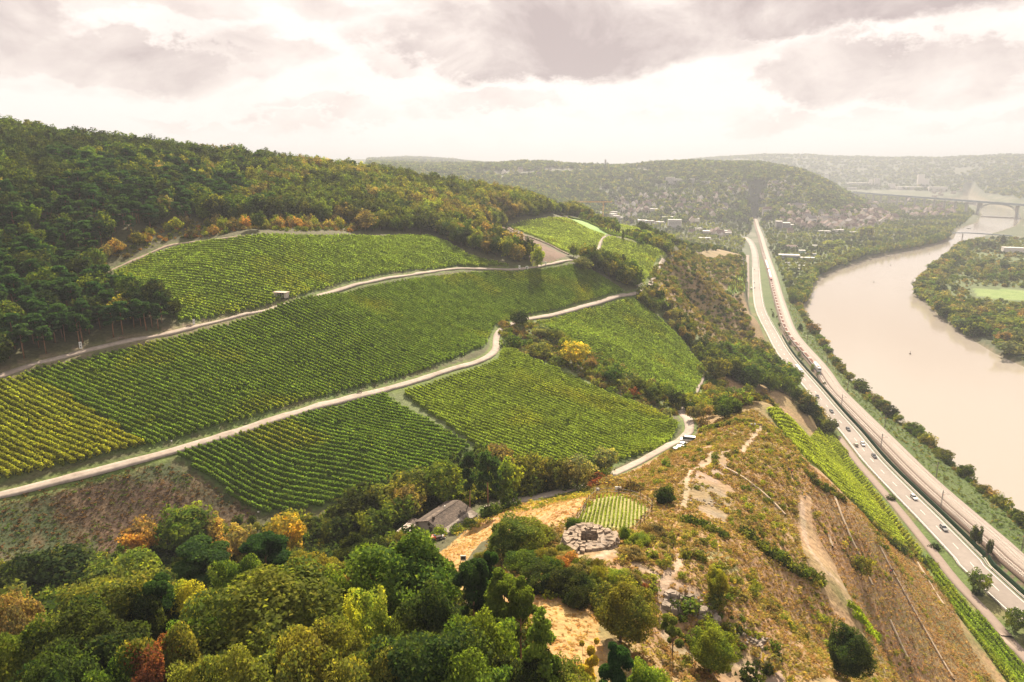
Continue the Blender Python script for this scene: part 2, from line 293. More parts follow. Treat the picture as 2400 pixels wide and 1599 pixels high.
class MB:
    """collects boxes, bars, prisms into one mesh"""
    def __init__(s): s.v = []; s.f = []; s.m = []
    def add(s, v, f, m=0):
        k = len(s.v); s.v += [tuple(map(float, p)) for p in v]; s.f += [tuple(i + k for i in q) for q in f]; s.m += [m] * len(f); return s
    def box(s, c, d, m=0, rz=0., taper=1.0):
        cx, cy, cz = c; a, b, h = d[0] / 2, d[1] / 2, d[2] / 2; ca, sa = math.cos(rz), math.sin(rz); v = []
        for z, t in ((-h, 1), (h, taper)):
            for x, y in ((-a, -b), (a, -b), (a, b), (-a, b)):
                x *= t; y *= t; v.append((cx + x * ca - y * sa, cy + x * sa + y * ca, cz + z))
        return s.add(v, [(0, 3, 2, 1), (4, 5, 6, 7), (0, 1, 5, 4), (1, 2, 6, 5), (2, 3, 7, 6), (3, 0, 4, 7)], m)
    def bar(s, p, q, r, m=0, n=6, r2=None):
        p = np.array(p, float); q = np.array(q, float); d = q - p; d /= np.linalg.norm(d) + 1e-9; a = np.cross(d, (0, 0, 1) if abs(d[2]) < .9 else (1, 0, 0)); a /= np.linalg.norm(a); b = np.cross(d, a); r2 = r if r2 is None else r2
        v = [p + r * (a * math.cos(t) + b * math.sin(t)) for t in np.linspace(0, 2 * pi, n, False)] + [q + r2 * (a * math.cos(t) + b * math.sin(t)) for t in np.linspace(0, 2 * pi, n, False)]
        return s.add(v, [(i, (i + 1) % n, n + (i + 1) % n, n + i) for i in range(n)] + [tuple(range(n))[::-1], tuple(range(n, 2 * n))], m)
    def prism(s, prof, x0, x1, m=0, axis='x'):
        """closed profile in (y, z) swept from x0 to x1"""
        n = len(prof); v = [(x0, a, b) for a, b in prof] + [(x1, a, b) for a, b in prof]
        if axis == 'y': v = [(b_, a_, c_) if False else (p[1], p[0], p[2]) for p in v for a_, b_, c_ in [p]]
        return s.add(v, [(i, (i + 1) % n, n + (i + 1) % n, n + i) for i in range(n)] + [tuple(range(n))[::-1], tuple(range(n, 2 * n))], m)
    def build(s, name, mats, parent=None, **k):
        me = mesh(name, s.v, s.f, mats if isinstance(mats, (list, tuple)) else [mats], s.m); return ob(name, me, parent, **k)
    def me(s, name, mats): return mesh(name, s.v, s.f, mats if isinstance(mats, (list, tuple)) else [mats], s.m)
def empty(name, loc, rz=0., scale=None, **p):
    o = ob(name, None, loc=loc, rot=(0, 0, rz), scale=scale, **p); o.empty_display_size = .5; return o

# ------------------------------------------------------------ outlines read off the photograph (pixels), carried onto the ground
A_px = [(-90, 1188), (0, 1162), (136, 1129), (306, 1085), (442, 1047.5), (595, 1001.6), (800, 940), (916, 910), (1018, 879), (1092, 857), (1143, 838), (1162, 818), (1162, 798), (1169, 779), (1186, 767), (1214, 755), (1242, 748), (1324, 732), (1395, 713), (1480, 691), (1514, 679), (1531, 652), (1545, 625), (1555, 610)]
B_px = [(-70, 902), (0, 883), (85, 852), (170, 831.6), (272, 806), (374, 787), (476, 762), (578, 736), (619, 730), (700, 706.6), (800, 679), (878, 659), (970, 644), (1072, 630), (1208, 632), (1276, 622), (1344, 611)]
T_px = [(225, 655), (262, 633), (340, 599.5), (425, 571), (527, 559), (592, 552)]
A_w, B_w, T_w = (smooth(Gl(p), 4) for p in (A_px, B_px, T_px))
C_w = smooth(Gl([(1140, 1195), (1230, 1172), (1330, 1150), (1400, 1132), (1440, 1112), (1480, 1095), (1540, 1062), (1600, 1030), (1616, 1005), (1604, 975), (1596, 962), (1620, 930), (1645, 880)]), 3)
F1 = Gl([(-80, 915), (0, 896), (85, 866), (374, 801), (578, 750), (800, 691), (970, 655), (1072, 643), (1140, 640), (1208, 642), (1276, 633), (1344, 622), (1385, 636), (1468, 688), (1395, 705), (1324, 724), (1242, 740), (1192, 755), (1160, 768), (1150, 790), (1140, 815), (1070, 843), (916, 895), (800, 922), (595, 984), (442, 1025), (340, 1055), (180, 1090), (0, 1130), (-80, 1150)])
F1y = Gl([(-80, 915), (60, 885), (150, 925), (345, 1050), (180, 1090), (0, 1130), (-80, 1150)])
F2 = Gl([(262, 640), (345, 603), (430, 577), (530, 565), (592, 556), (800, 554), (1004, 553), (1050, 570), (1100, 600), (1195, 626), (1072, 624), (970, 635), (800, 668), (700, 697), (640, 715), (430, 758), (380, 735), (300, 690)])
F0a = Gl([(405, 1068), (560, 1020), (800, 955), (900, 925), (1000, 985), (1105, 1050), (1060, 1085), (960, 1115), (860, 1160), (760, 1190), (620, 1206), (480, 1120)])
F0b = Gl([(940, 920), (1030, 895), (1110, 868), (1165, 845), (1180, 812), (1260, 850), (1400, 915), (1535, 965), (1597, 996), (1545, 1056), (1440, 1086), (1340, 1092), (1200, 1090), (1125, 1058), (1010, 975)])
F5 = Gl([(1255, 756), (1395, 723), (1480, 702), (1530, 735), (1605, 805), (1656, 868), (1632, 925), (1606, 945), (1545, 918), (1440, 868), (1350, 815)])
F3 = Gl([(1190, 529), (1255, 517), (1324, 512), (1420, 552), (1408, 565), (1400, 585), (1345, 600), (1290, 575), (1230, 548)])
F4 = Gl([(1424, 556), (1500, 575), (1566, 597), (1540, 612), (1520, 650), (1510, 668), (1460, 620), (1408, 588), (1412, 566)])
F4b = Gl([(1330, 508), (1355, 516), (1425, 543), (1500, 560), (1568, 588), (1566, 594), (1500, 572), (1426, 550)])
F4c = Gl([(1365, 504), (1430, 525), (1500, 542), (1550, 552), (1597, 580), (1570, 585), (1500, 560), (1430, 545), (1400, 530)])
F6 = Gl([(1402, 1168), (1450, 1163), (1522, 1192), (1495, 1230), (1470, 1243), (1400, 1240), (1352, 1232), (1365, 1200)])
F7 = Gl([(1795, 962), (1850, 985), (1940, 1010), (1985, 1068), (2034, 1130), (2083, 1192), (2136, 1262), (2164, 1298), (2120, 1290), (2060, 1240), (1990, 1170), (1900, 1090), (1830, 1010)])
F7b = Gl([(2160, 1303), (2178, 1308), (2225, 1368), (2294, 1444), (2345, 1504), (2440, 1616), (2480, 1690), (2400, 1660), (2345, 1580), (2292, 1508), (2240, 1437), (2192, 1365)])
F7c = Gl([(1915, 1000), (1950, 1012), (1990, 1065), (1985, 1078), (1950, 1045)])
F7d = Gl([(1968, 1395), (1995, 1420), (2060, 1490), (2072, 1510), (2040, 1500), (2000, 1455)])
F8 = Gl([(1700, 690), (1746, 650), (1746, 686), (1712, 690)])
MEADOW = Gl([(1020, 1300), (1100, 1240), (1200, 1185), (1330, 1160), (1395, 1160), (1360, 1200), (1300, 1232), (1220, 1240), (1130, 1270), (1080, 1330), (1095, 1380), (1270, 1400), (1420, 1420), (1400, 1480), (1430, 1560), (1360, 1600), (1250, 1600), (1180, 1480), (1060, 1390)])
FALLOW = Gl([(0, 1170), (380, 1080), (480, 1125), (600, 1200), (560, 1240), (400, 1290), (0, 1300), (-90, 1300), (-90, 1195)])
BROWN3 = Gl([(1160, 533), (1192, 531), (1230, 550), (1330, 600), (1300, 615), (1240, 612), (1205, 560)])
def rc(name, pts): return Gl(pts)
ROCKS = [Gl([(1640, 1080), (1700, 1065), (1720, 1150), (1700, 1240), (1640, 1200), (1615, 1150)]), Gl([(1625, 1385), (1700, 1390), (1660, 1450), (1570, 1430), (1540, 1380)]), Gl([(1680, 1540), (1790, 1520), (1850, 1599), (1700, 1620)]), Gl([(1640, 1050), (1730, 1055), (1720, 1075), (1640, 1070)])]
TRAILS = [[(1430, 1290), (1470, 1310), (1540, 1350), (1640, 1390)], [(1430, 1290), (1400, 1310), (1395, 1330)], [(1560, 1350), (1590, 1320), (1600, 1290)], [(1560, 1360), (1553, 1420), (1560, 1480), (1580, 1520), (1700, 1550), (1755, 1565), (1775, 1600)],
          [(1602, 1185), (1608, 1160), (1612, 1120), (1625, 1100), (1660, 1085), (1668, 1060)], [(1740, 1060), (1752, 1040), (1780, 1005), (1790, 1000)], [(1690, 1062), (1740, 1058)],
          [(1880, 1180), (1890, 1270), (1930, 1330), (1980, 1380)]]
TRAILSw = [smooth(Gl(t), 1.5) for t in TRAILS]
RAILWAY_BANK = 0

# ------------------------------------------------------------ the ground: one sheet from under the camera to beyond the horizon
def ground_sheet():
    na = 640; a = np.concatenate([np.linspace(-1.15, -.68, 40, False), np.linspace(-.68, .68, na - 80, False), np.linspace(.68, 1.15, 40)])
    r = 9 * 1.0108 ** np.arange(700); r = r[r < 16000]; nr = len(r); A_, R_ = np.meshgrid(a, r); x = (np.sin(A_) * R_).ravel(); y = (np.cos(A_) * R_ - 8).ravel(); z = H(x, y)
    i = np.arange(nr - 1)[:, None] * na + np.arange(na - 1)[None]; f = np.stack([i, i + 1, i + na + 1, i + na], -1).reshape(-1, 4)
    n1 = fbm(x, y, 14, 11); n2 = fbm(x, y, 45, 21, 2); n3 = vnoise(x, y, 3.2, 31); n4 = fbm(x, y, 180, 41); d = np.hypot(x, y)
    C = np.zeros((len(x), 3))
    def mixc(mask, col, k=None):
        m = mask.astype(float) if k is None else mask * k; C[:] = C * (1 - m[:, None]) + np.array(col) * m[:, None]
    C[:] = (.085, .078, .035)                                             # leaf litter and scrub
    dx = x - XH(np.clip(y, -60, 1500)); near = (d < 1300)
    SPURP = Gl([(1180, 1330), (1225, 1200), (1395, 1150), (1440, 1118), (1490, 1098), (1560, 1060), (1640, 1010), (1620, 970), (1640, 900), (1625, 840), (1560, 760), (1500, 690), (1540, 640), (1580, 600), (1640, 590), (1735, 595), (1745, 700), (1830, 850), (1960, 1010), (2100, 1200), (2300, 1400), (2440, 1600), (2300, 1800), (1350, 1700), (1150, 1500)]); spur = near & inpoly(x, y, SPURP) & (z > 6) & (dx < 0)
    mixc(spur, (.33, .215, .11)); mixc(spur, (.21, .175, .065), sstep(.45, .62, n1) * .8); mixc(spur, (.32, .235, .085), sstep(.55, .7, n2) * .7); mixc(spur, (.32, .19, .10), sstep(.5, .66, 1 - n2) * .8); mixc(spur, (.32, .21, .12), sstep(.6, .9, n3) * .5)
    STRIPP = [(1870, 1160), (1900, 1165), (1905, 1240), (1960, 1330), (2010, 1440), (2030, 1520), (1960, 1440), (1900, 1350), (1872, 1270)]; sp_ = inpoly(x, y, Gl(STRIPP)); mixc(sp_, (.42, .28, .155), sstep(.2, .5, n3) * .6); mixc(inpoly(x, y, Gl([(1905, 1120), (1950, 1130), (2010, 1260), (2080, 1400), (2060, 1440), (1980, 1340), (1915, 1240)])), (.35, .21, .115), .6)
    mixc(inpoly(x, y, Gl([(1625, 1285), (1700, 1300), (1740, 1340), (1690, 1345), (1640, 1320)])), (.30, .29, .12), .8)
    far_slope = spur & (y > 380); mixc(far_slope, (.22, .15, .08), .6)
    fl = near & (dx > -foot(y)) ; mixc(fl, (.10, .14, .032)); mixc(fl, (.17, .155, .06), sstep(.45, .65, n1))
    low = (d > 1000) & (z < 26); mixc(low, (.085, .10, .05)); mixc(low, (.20, .18, .14), sstep(.55, .65, n2) * .6)
    isl = (x > 330) & (y < 1500) & (z < 12) & (dx > 40); mixc(isl, (.10, .13, .04))
    hills_ = (d > 1300) & (z > 26); mixc(hills_, (.055, .068, .038)); mixc(hills_ & (z < 115) & (d < 2600), (.09, .10, .06))
    mixc(hills_ & (d > 2300), (.13, .115, .07), sstep(.57, .62, n4) * sstep(60, 100, z) * .35)
    top = Gl([(1320, 392), (1480, 390), (1560, 398), (1620, 404), (1570, 408), (1440, 405), (1330, 402)]); mixc(inpoly(x, y, top), (.12, .10, .06), .5)
    mixc(inpoly(x, y, Gl([(1000, 1120), (840, 1160), (620, 1205), (560, 1150), (900, 900), (1150, 830), (1260, 840), (1540, 970), (1600, 990), (1570, 1040), (1480, 1075), (1400, 1110), (1200, 1110)])), (.105, .135, .035)); mixc(inpoly(x, y, Gl([(1200, 745), (1530, 690), (1720, 850), (1680, 905), (1620, 960), (1560, 960), (1380, 860), (1250, 800)])), (.11, .13, .04))
    for q in (F1, F2, F0a, F0b, F5): mixc(inpoly(x, y, q), (.085, .115, .03)); mixc(inpoly(x, y, q), (.13, .10, .05), sstep(.5, .7, n1) * .6)
    for q in (F3, F4, F4b, F4c): mixc(inpoly(x, y, q), (.20, .23, .055))
    strip = Gl([(1330, 513), (1345, 513), (1425, 548), (1400, 552)]); mixc(inpoly(x, y, strip), (.22, .36, .09)); strip = Gl([(1425, 557), (1440, 558), (1530, 600), (1555, 612), (1520, 608)]); mixc(inpoly(x, y, strip), (.22, .36, .08))
    for q in (F7, F7b, F7c): mixc(inpoly(x, y, q), (.19, .22, .05))
    mixc(inpoly(x, y, F6), (.30, .27, .10)); mixc(inpoly(x, y, F8), (.22, .33, .08))
    gap = Gl([(900, 925), (940, 920), (1010, 975), (1120, 1045), (1105, 1050), (1000, 985)]); mixc(inpoly(x, y, gap), (.12, .145, .055))
    mixc(inpoly(x, y, FALLOW), (.082, .050, .031)); mixc(inpoly(x, y, FALLOW), (.055, .068, .026), sstep(.42, .6, n1)); mixc(inpoly(x, y, FALLOW), (.16, .10, .06), sstep(.6, .8, n3) * .6)
    mixc(inpoly(x, y, BROWN3), (.14, .08, .055))
    mm = inpoly(x, y, MEADOW); mixc(mm, (.46, .26, .115)); mixc(mm, (.40, .26, .10), sstep(.45, .65, n1)); mixc(mm, (.24, .22, .07), sstep(.58, .75, n2) * .6)
    fld = Gl([(2280, 676), (2560, 690), (2560, 720), (2400, 707), (2290, 695)]); mixc(inpoly(x, y, fld), (.20, .27, .075))
    for q in ROCKS: k = inpoly(x, y, q); mixc(k, (.28, .21, .165), .25 + .5 * sstep(.4, .6, n3))
    for t in TRAILSw: mixc(dline(x, y, t) < .8 * (1 + .6 * (n3 - .5)), (.42, .31, .225), .75)
    for t, ww in ((A_w, 4), (B_w, 3.0), (T_w, 2), (C_w, 3.6)): k = (1 - sstep(ww - 1.5, ww, dline(x, y, t))); mixc(k > 0, (.125, .165, .038), k)
    dr = dline(x, y, B_w[:int(len(B_w) * .35)]); mixc(dr < 4, (.24, .17, .12), .5)
    rsd = river_sd(x, y); mixc((rsd < 16) & (d > 430), (.07, .08, .035)); k = (rsd < 2) ; mixc(k, (.16, .13, .08))
    rd = dline(x, y, RLs); mixc((rd < 26) & near & (dx > 5), (.085, .12, .028)); mixc((rd < 7.6) & (dx < 12.5) & near & (dx > 9), (.13, .085, .06))
    C *= .80
    me = mesh('ground', np.stack([x, y, z], -1), f, [M_ground], smooth_=True, col=C)
    ob('ground', me, kind='structure')
M_ground = new_mat('ground', (0, 0, 0), .95, .38, .9, bump=.5, bscale=.55, attr='Col', hue=(.78, .86, .75), big=.06)
ground_sheet()

def ribbon(name, line, offs, m, lift=.2, skirt=.5, z=None, kind='structure', parent=None, closed_z=None, jitter=0, **props):
    """a strip laid along a line; offs are the sideways offsets of its long edges"""
    line = np.asarray(line, float); t = np.gradient(line[:, :2], axis=0); t /= np.linalg.norm(t, axis=1)[:, None] + 1e-9; n = np.stack([t[:, 1], -t[:, 0]], -1); V = []
    if len(offs) == 2: offs = list(np.linspace(offs[0], offs[1], 4))
    jl = (vnoise(line[:, 0], line[:, 1], 5, 77) - .5) * jitter
    for k, o in enumerate(offs):
        oo = o + (jl if k == 0 else -jl if k == len(offs) - 1 else 0); q = line[:, :2] + n * np.reshape(oo, (-1, 1)) if np.ndim(oo) else line[:, :2] + n * oo
        V.append(q)
    zz = [H(q[:, 0], q[:, 1]) for q in V] if z is None else [np.full(len(line), z)] * len(V)
    if z is None: zm = np.max(zz, 0); zz = [(a + zm) / 2 + lift for a in zz]
    cols = [np.column_stack([V[0], zz[0] - skirt])] + [np.column_stack([q, a]) for q, a in zip(V, zz)] + [np.column_stack([V[-1], zz[-1] - skirt])]
    if skirt == 0: cols = cols[1:-1]
    k = len(cols); N = len(line); VV = np.stack(cols, 1).reshape(-1, 3); i = np.arange(N - 1)[:, None] * k + np.arange(k - 1)[None]
    f = np.stack([i, i + 1, i + k + 1, i + k], -1).reshape(-1, 4)[:, ::-1]
    me = mesh(name, VV, f.copy(), [m]); p = dict(props); 
    if kind: p['kind'] = kind
    return ob(name, me, parent, **p)
M_concrete = new_mat('pale_concrete', (.29, .238, .20), .9, .24, .6, hue=(.86, .84, .82), big=.12)
M_asphalt = new_mat('worn_asphalt', (.235, .20, .178), .85, .10, .4, hue=(.88, .87, .86), big=.03)
M_service = new_mat('service_asphalt', (.23, .175, .145), .9, .10, .5)
M_white = new_mat('white_paint', (.80, .78, .74), .6, .05, 2)
M_gravel = new_mat('track_ballast_pale', (.30, .25, .22), .95, .25, 1.5, bump=.1)
M_ballast = new_mat('track_ballast_brown', (.13, .09, .07), .95, .3, 1.5, bump=.1)
M_rail = new_mat('rail_steel', (.35, .30, .27), .4, .1, 1, metal=.6)
M_water = None
ribbon('vineyard_road', A_w, (-1.6, 1.6), M_concrete, jitter=.55); ribbon('upper_track', B_w, (-1.1, 1.1), M_concrete, jitter=.8); ribbon('forest_edge_track', T_w, (-.7, .7), new_mat('worn_earth_track', (.24, .18, .135), .95, .3, .8), jitter=.9)
ribbon('valley_road', C_w, (-1.8, 1.8), M_concrete, jitter=.5)
U_w = smooth(Gl([(1400, 590), (1403, 575), (1408, 560), (1418, 555)]), 4); ribbon('hilltop_road', U_w, (-1.8, 1.8), M_concrete)
V_w = smooth(Gl([(1192, 531), (1205, 541), (1250, 558), (1290, 574), (1333, 596)]), 4)
HWl = HWs[(HWs[:, 1] > 60)]
ribbon('highway', HWl, (-5.5, 5.6), M_asphalt, z=6.0, skirt=.5)
for o in (-4.6, 4.6): ribbon('road_edge_line', HWl[HWl[:, 1] < 1100], (o - .1, o + .1), M_white, z=6.03, skirt=0)
def along(line, s):
    dd = np.concatenate([[0], np.cumsum(np.linalg.norm(np.diff(line[:, :2], axis=0), axis=1))]); x = np.interp(s, dd, line[:, 0]); y = np.interp(s, dd, line[:, 1]); x2 = np.interp(np.add(s, .5), dd, line[:, 0]); y2 = np.interp(np.add(s, .5), dd, line[:, 1])
    return x, y, np.arctan2(y2 - y, x2 - x), dd[-1]
def at_off(line, s, off):
    x, y, a, _ = along(line, s); return x + off * np.sin(a), y - off * np.cos(a), a
def dashes():
    V = []; Fq = []; L_ = along(HWl, 0)[3]; s = 4.
    while s < min(L_, 700):
        for u, v in ((s, -.08), (s, .08), (s + 5, .08), (s + 5, -.08)): x, y, a = at_off(HWl, u, v); V.append((x, y, 6.03))
        k = len(V); Fq.append((k - 4, k - 3, k - 2, k - 1)); s += 15
    ob('lane_marking', mesh('lane_marking', V, Fq, [M_white]), kind='structure')
dashes()
SVpx = [(1964, 1022), (2011, 1084), (2051, 1130), (2096, 1182), (2147, 1245), (2195, 1304), (2241, 1362), (2312, 1437), (2362, 1494), (2389, 1525)]
SV = P(*np.array(SVpx, float).T, 6.0); SV = smooth(np.vstack([SV, [[SV[-1, 0] - 6, 120, 6], [SV[-1, 0] - 8, 60, 6]]]), 6); ribbon('service_road', SV[::-1], (-1.9, 1.9), M_service, z=6.1, skirt=.7)
SV2 = smooth(P(*np.array([(1752, 598), (1751, 620), (1751, 660), (1749, 700), (1747, 720), (1750, 735)], float).T, 6.3), 8)[::-1]; ribbon('lay_by_road', SV2, (-3.2, 3.2), M_service, z=6.2, skirt=.6)
RLl = RLs[RLs[:, 1] > 40]
ribbon('railway_bed', RLl, (-5.4, -.6), M_ballast, z=6.75, skirt=1.2); ribbon('railway_bed', RLl, (-.6, 7.2), M_gravel, z=6.80, skirt=1.2)
def rails():
    for tr in (-3.0, 3.0):
        t = RLl if tr > 0 else RLl
        for g_ in (-.76, .76): ribbon('rail', t[t[:, 1] < 1300], (tr + g_ - .09, tr + g_ + .09), M_rail, z=7.05, skirt=.16)
    V = []; Fq = []; tot = 0
    for tr in (-3.0, 3.0):
        s = 0.
        while s < 560:
            for u, v in ((s, -1.3), (s, 1.3), (s + .32, 1.3), (s + .32, -1.3)): x, y, a = at_off(RLl, u, v + tr); V.append((x, y, 6.90))
            k = len(V); Fq.append((k - 4, k - 3, k - 2, k - 1)); s += .95
    ob('sleepers', mesh('sleepers', V, Fq, [new_mat('sleeper_concrete', (.42, .37, .33), .9, .2, 2)]), kind='stuff', label='concrete railway sleepers under the two tracks beside the river', category='sleepers')
rails()
def river():
    m = bpy.data.materials.new('river_water'); nt = nodes(m); N = nt.nodes; L = nt.links
    o = N.new('ShaderNodeOutputMaterial'); b = N.new('ShaderNodeBsdfPrincipled'); L.new(b.outputs[0], o.inputs[0]); b.inputs['Base Color'].default_value = (.30, .262, .225, 1); b.inputs['Roughness'].default_value = .16; b.inputs['IOR'].default_value = 1.38
    g = N.new('ShaderNodeNewGeometry'); mp = N.new('ShaderNodeMapping'); mp.inputs['Scale'].default_value = (.35, .8, 1); L.new(g.outputs['Position'], mp.inputs[0])
    n = N.new('ShaderNodeTexNoise'); n.inputs['Scale'].default_value = .6; n.inputs['Detail'].default_value = 5; L.new(mp.outputs[0], n.inputs['Vector'])
    n2 = N.new('ShaderNodeTexNoise'); n2.inputs['Scale'].default_value = .02; n2.inputs['Detail'].default_value = 4; n2.inputs['Distortion'].default_value = 1; L.new(mp.outputs[0], n2.inputs['Vector'])
    r = N.new('ShaderNodeMapRange'); r.inputs['To Min'].default_value = .02; r.inputs['To Max'].default_value = .12; L.new(n2.outputs['Fac'], r.inputs['Value']); L.new(r.outputs[0], b.inputs['Roughness'])
    bp = N.new('ShaderNodeBump'); bp.inputs['Distance'].default_value = .09; bp.inputs['Strength'].default_value = .7; L.new(n.outputs['Fac'], bp.inputs['Height']); L.new(bp.outputs[0], b.inputs['Normal'])
    V = [(150, -60, 0), (900, -60, 0), (1100, 900, 0), (4200, 4200, 0), (900, 4200, 0), (200, 900, 0)]
    V = [(230, -70, 0), (900, -70, 0), (900, 700, 0), (5200, 6500, 0), (1500, 6500, 0), (300, 1200, 0), (230, 500, 0)]
    ob('river', mesh('river', V, [tuple(range(len(V)))], [m]), kind='structure')
river()
# ------------------------------------------------------------ leaf and bark materials
def leaf_mat(name, attr=None, trans=.5):
    """leaf: diffuse + light passing through; colour comes from the plant ('tint') times the leaf's own variation"""
    m = bpy.data.materials.new(name); nt = nodes(m); N = nt.nodes; L = nt.links; o = N.new('ShaderNodeOutputMaterial')
    if attr: a = N.new('ShaderNodeAttribute'); a.attribute_name = attr; src = a.outputs['Color']
    else:
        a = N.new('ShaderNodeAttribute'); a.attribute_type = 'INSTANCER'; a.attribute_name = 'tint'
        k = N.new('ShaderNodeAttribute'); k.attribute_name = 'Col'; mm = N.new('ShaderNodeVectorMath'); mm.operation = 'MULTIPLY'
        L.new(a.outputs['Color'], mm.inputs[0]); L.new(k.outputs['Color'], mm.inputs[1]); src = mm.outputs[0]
    d = N.new('ShaderNodeBsdfDiffuse'); t = N.new('ShaderNodeBsdfTranslucent'); mx = N.new('ShaderNodeMixShader'); mx.inputs[0].default_value = trans
    h = N.new('ShaderNodeVectorMath'); h.operation = 'MULTIPLY'; h.inputs[1].default_value = (1.35, 1.45, .6); L.new(src, h.inputs[0])
    L.new(src, d.inputs[0]); L.new(h.outputs[0], t.inputs[0]); L.new(d.outputs[0], mx.inputs[1]); L.new(t.outputs[0], mx.inputs[2]); L.new(mx.outputs[0], o.inputs[0])
    return m
M_leaf = leaf_mat('leaf'); M_vine = leaf_mat('vine_leaf', 'Col', .45)
M_bark = new_mat('bark', (.12, .08, .055), .95, .3, 3); M_pinebark = new_mat('pine_bark', (.22, .11, .06), .95, .3, 3); M_palebark = new_mat('pale_bark', (.42, .38, .32), .9, .3, 3)
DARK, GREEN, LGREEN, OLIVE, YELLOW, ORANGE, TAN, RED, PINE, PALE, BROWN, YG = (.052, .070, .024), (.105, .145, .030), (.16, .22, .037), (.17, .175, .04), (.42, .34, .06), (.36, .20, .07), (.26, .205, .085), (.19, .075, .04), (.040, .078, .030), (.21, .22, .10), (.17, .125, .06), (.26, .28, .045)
CN = {DARK: 'dark green', GREEN: 'green', LGREEN: 'light green', OLIVE: 'olive green', YELLOW: 'yellow', ORANGE: 'orange', TAN: 'tan', RED: 'reddish brown', PINE: 'blue-green', PALE: 'pale grey-green', BROWN: 'brown', YG: 'yellow-green'}

def leaves(cen, rad, n, size, seed, up=.25, flat=1., quad=False, shell=.34):
    """n leaf faces scattered over blobs: centres (k,3), radii (k,)"""
    g = np.random.default_rng(seed); k = len(cen); w_ = rad ** 2 / (rad ** 2).sum(); b = g.choice(k, n, p=w_)
    d = g.normal(size=(n, 3)); d[:, 2] += up; d /= np.linalg.norm(d, axis=1)[:, None]
    rr = rad[b] * (shell + (1.08 - shell) * g.random(n) ** .7); p = cen[b] + d * rr[:, None] * [1, 1, flat]
    nn = d + g.normal(size=(n, 3)) * .7; nn /= np.linalg.norm(nn, axis=1)[:, None]
    a = np.cross(nn, g.normal(size=(n, 3))); a /= np.linalg.norm(a, axis=1)[:, None]; c_ = np.cross(nn, a); s = size * (.6 + .8 * g.random(n))[:, None]
    if quad: V = np.stack([p - a * s * .5, p - c_ * s * .38 + nn * s * .08, p + a * s * .55, p + c_ * s * .38], 1); q = 4
    else: V = np.stack([p - a * s * .55 - c_ * s * .3, p + a * s * .55 - c_ * s * .25, p + c_ * s * .62], 1); q = 3
    hb = g.random(k)[b]; hl = g.random(n)
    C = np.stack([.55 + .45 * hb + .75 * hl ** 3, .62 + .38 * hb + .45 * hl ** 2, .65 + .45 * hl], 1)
    return V.reshape(-1, 3), np.arange(n * q).reshape(-1, q), np.repeat(C, q, 0)
def crown_leaves(env, n, size, seed, up=.25):
    """n leaves through the outer part of one uneven crown: env(direction (n,3)) gives the outline point; soft lumps and gaps"""
    g = np.random.default_rng(seed); wv = g.normal(size=(14, 3)); wv /= np.linalg.norm(wv, axis=1)[:, None]; ph = g.random(14) * 6.28; fr = np.r_[np.full(5, 2.6), np.full(5, 5.5), np.full(4, 9.)]
    def ns(d, i0, i1): return np.mean([np.sin((d @ wv[i]) * fr[i] + ph[i]) for i in range(i0, i1)], 0)
    m = int(n * 1.9); d = g.normal(size=(m, 3)); d /= np.linalg.norm(d, axis=1)[:, None]; lump = .40 * ns(d, 0, 5) + .42 * ns(d, 5, 10) + .28 * ns(d, 10, 14); r = (1 + lump) * (.50 + .52 * g.random(m) ** .55); p = env(d, r)
    q = p / .1; gap = np.mean([np.sin(q @ wv[i] * 2.3 + ph[(i + 3) % 14]) for i in range(0, 9)], 0) + g.normal(size=m) * .26; k = np.argsort(-gap)[:n]; p, d, gp, lump = p[k], d[k], gap[k], lump[k]
    nn = d + g.normal(size=(n, 3)) * .8; nn[:, 2] += up; nn /= np.linalg.norm(nn, axis=1)[:, None]; a = np.cross(nn, g.normal(size=(n, 3))); a /= np.linalg.norm(a, axis=1)[:, None]; c_ = np.cross(nn, a); s_ = size * (.55 + .9 * g.random(n))[:, None]
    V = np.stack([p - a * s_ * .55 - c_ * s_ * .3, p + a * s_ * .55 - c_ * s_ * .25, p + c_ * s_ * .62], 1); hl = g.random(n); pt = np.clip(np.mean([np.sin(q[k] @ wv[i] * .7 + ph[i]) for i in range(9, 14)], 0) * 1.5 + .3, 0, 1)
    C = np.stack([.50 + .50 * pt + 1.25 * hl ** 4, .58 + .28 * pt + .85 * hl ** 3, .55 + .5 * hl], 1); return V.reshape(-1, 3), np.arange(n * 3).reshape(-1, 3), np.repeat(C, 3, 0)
ENV = {'round': lambda d, r: np.stack([d[:, 0] * r * .42, d[:, 1] * r * .42, np.clip(.60 + d[:, 2] * r * np.where(d[:, 2] > 0, .38, .40), .16, 1.1)], 1),
       'oval': lambda d, r: np.stack([d[:, 0] * r * .29, d[:, 1] * r * .29, np.clip(.56 + d[:, 2] * r * .43, .1, 1.1)], 1),
       'shrub': lambda d, r: np.stack([d[:, 0] * r * .60, d[:, 1] * r * .60, np.clip(.36 + d[:, 2] * r * np.where(d[:, 2] > 0, .56, .34), .02, 1.1)], 1)}
def limb(mb, p, q, r, r2, n=6): mb.bar(p, q, r, 0, n, r2)
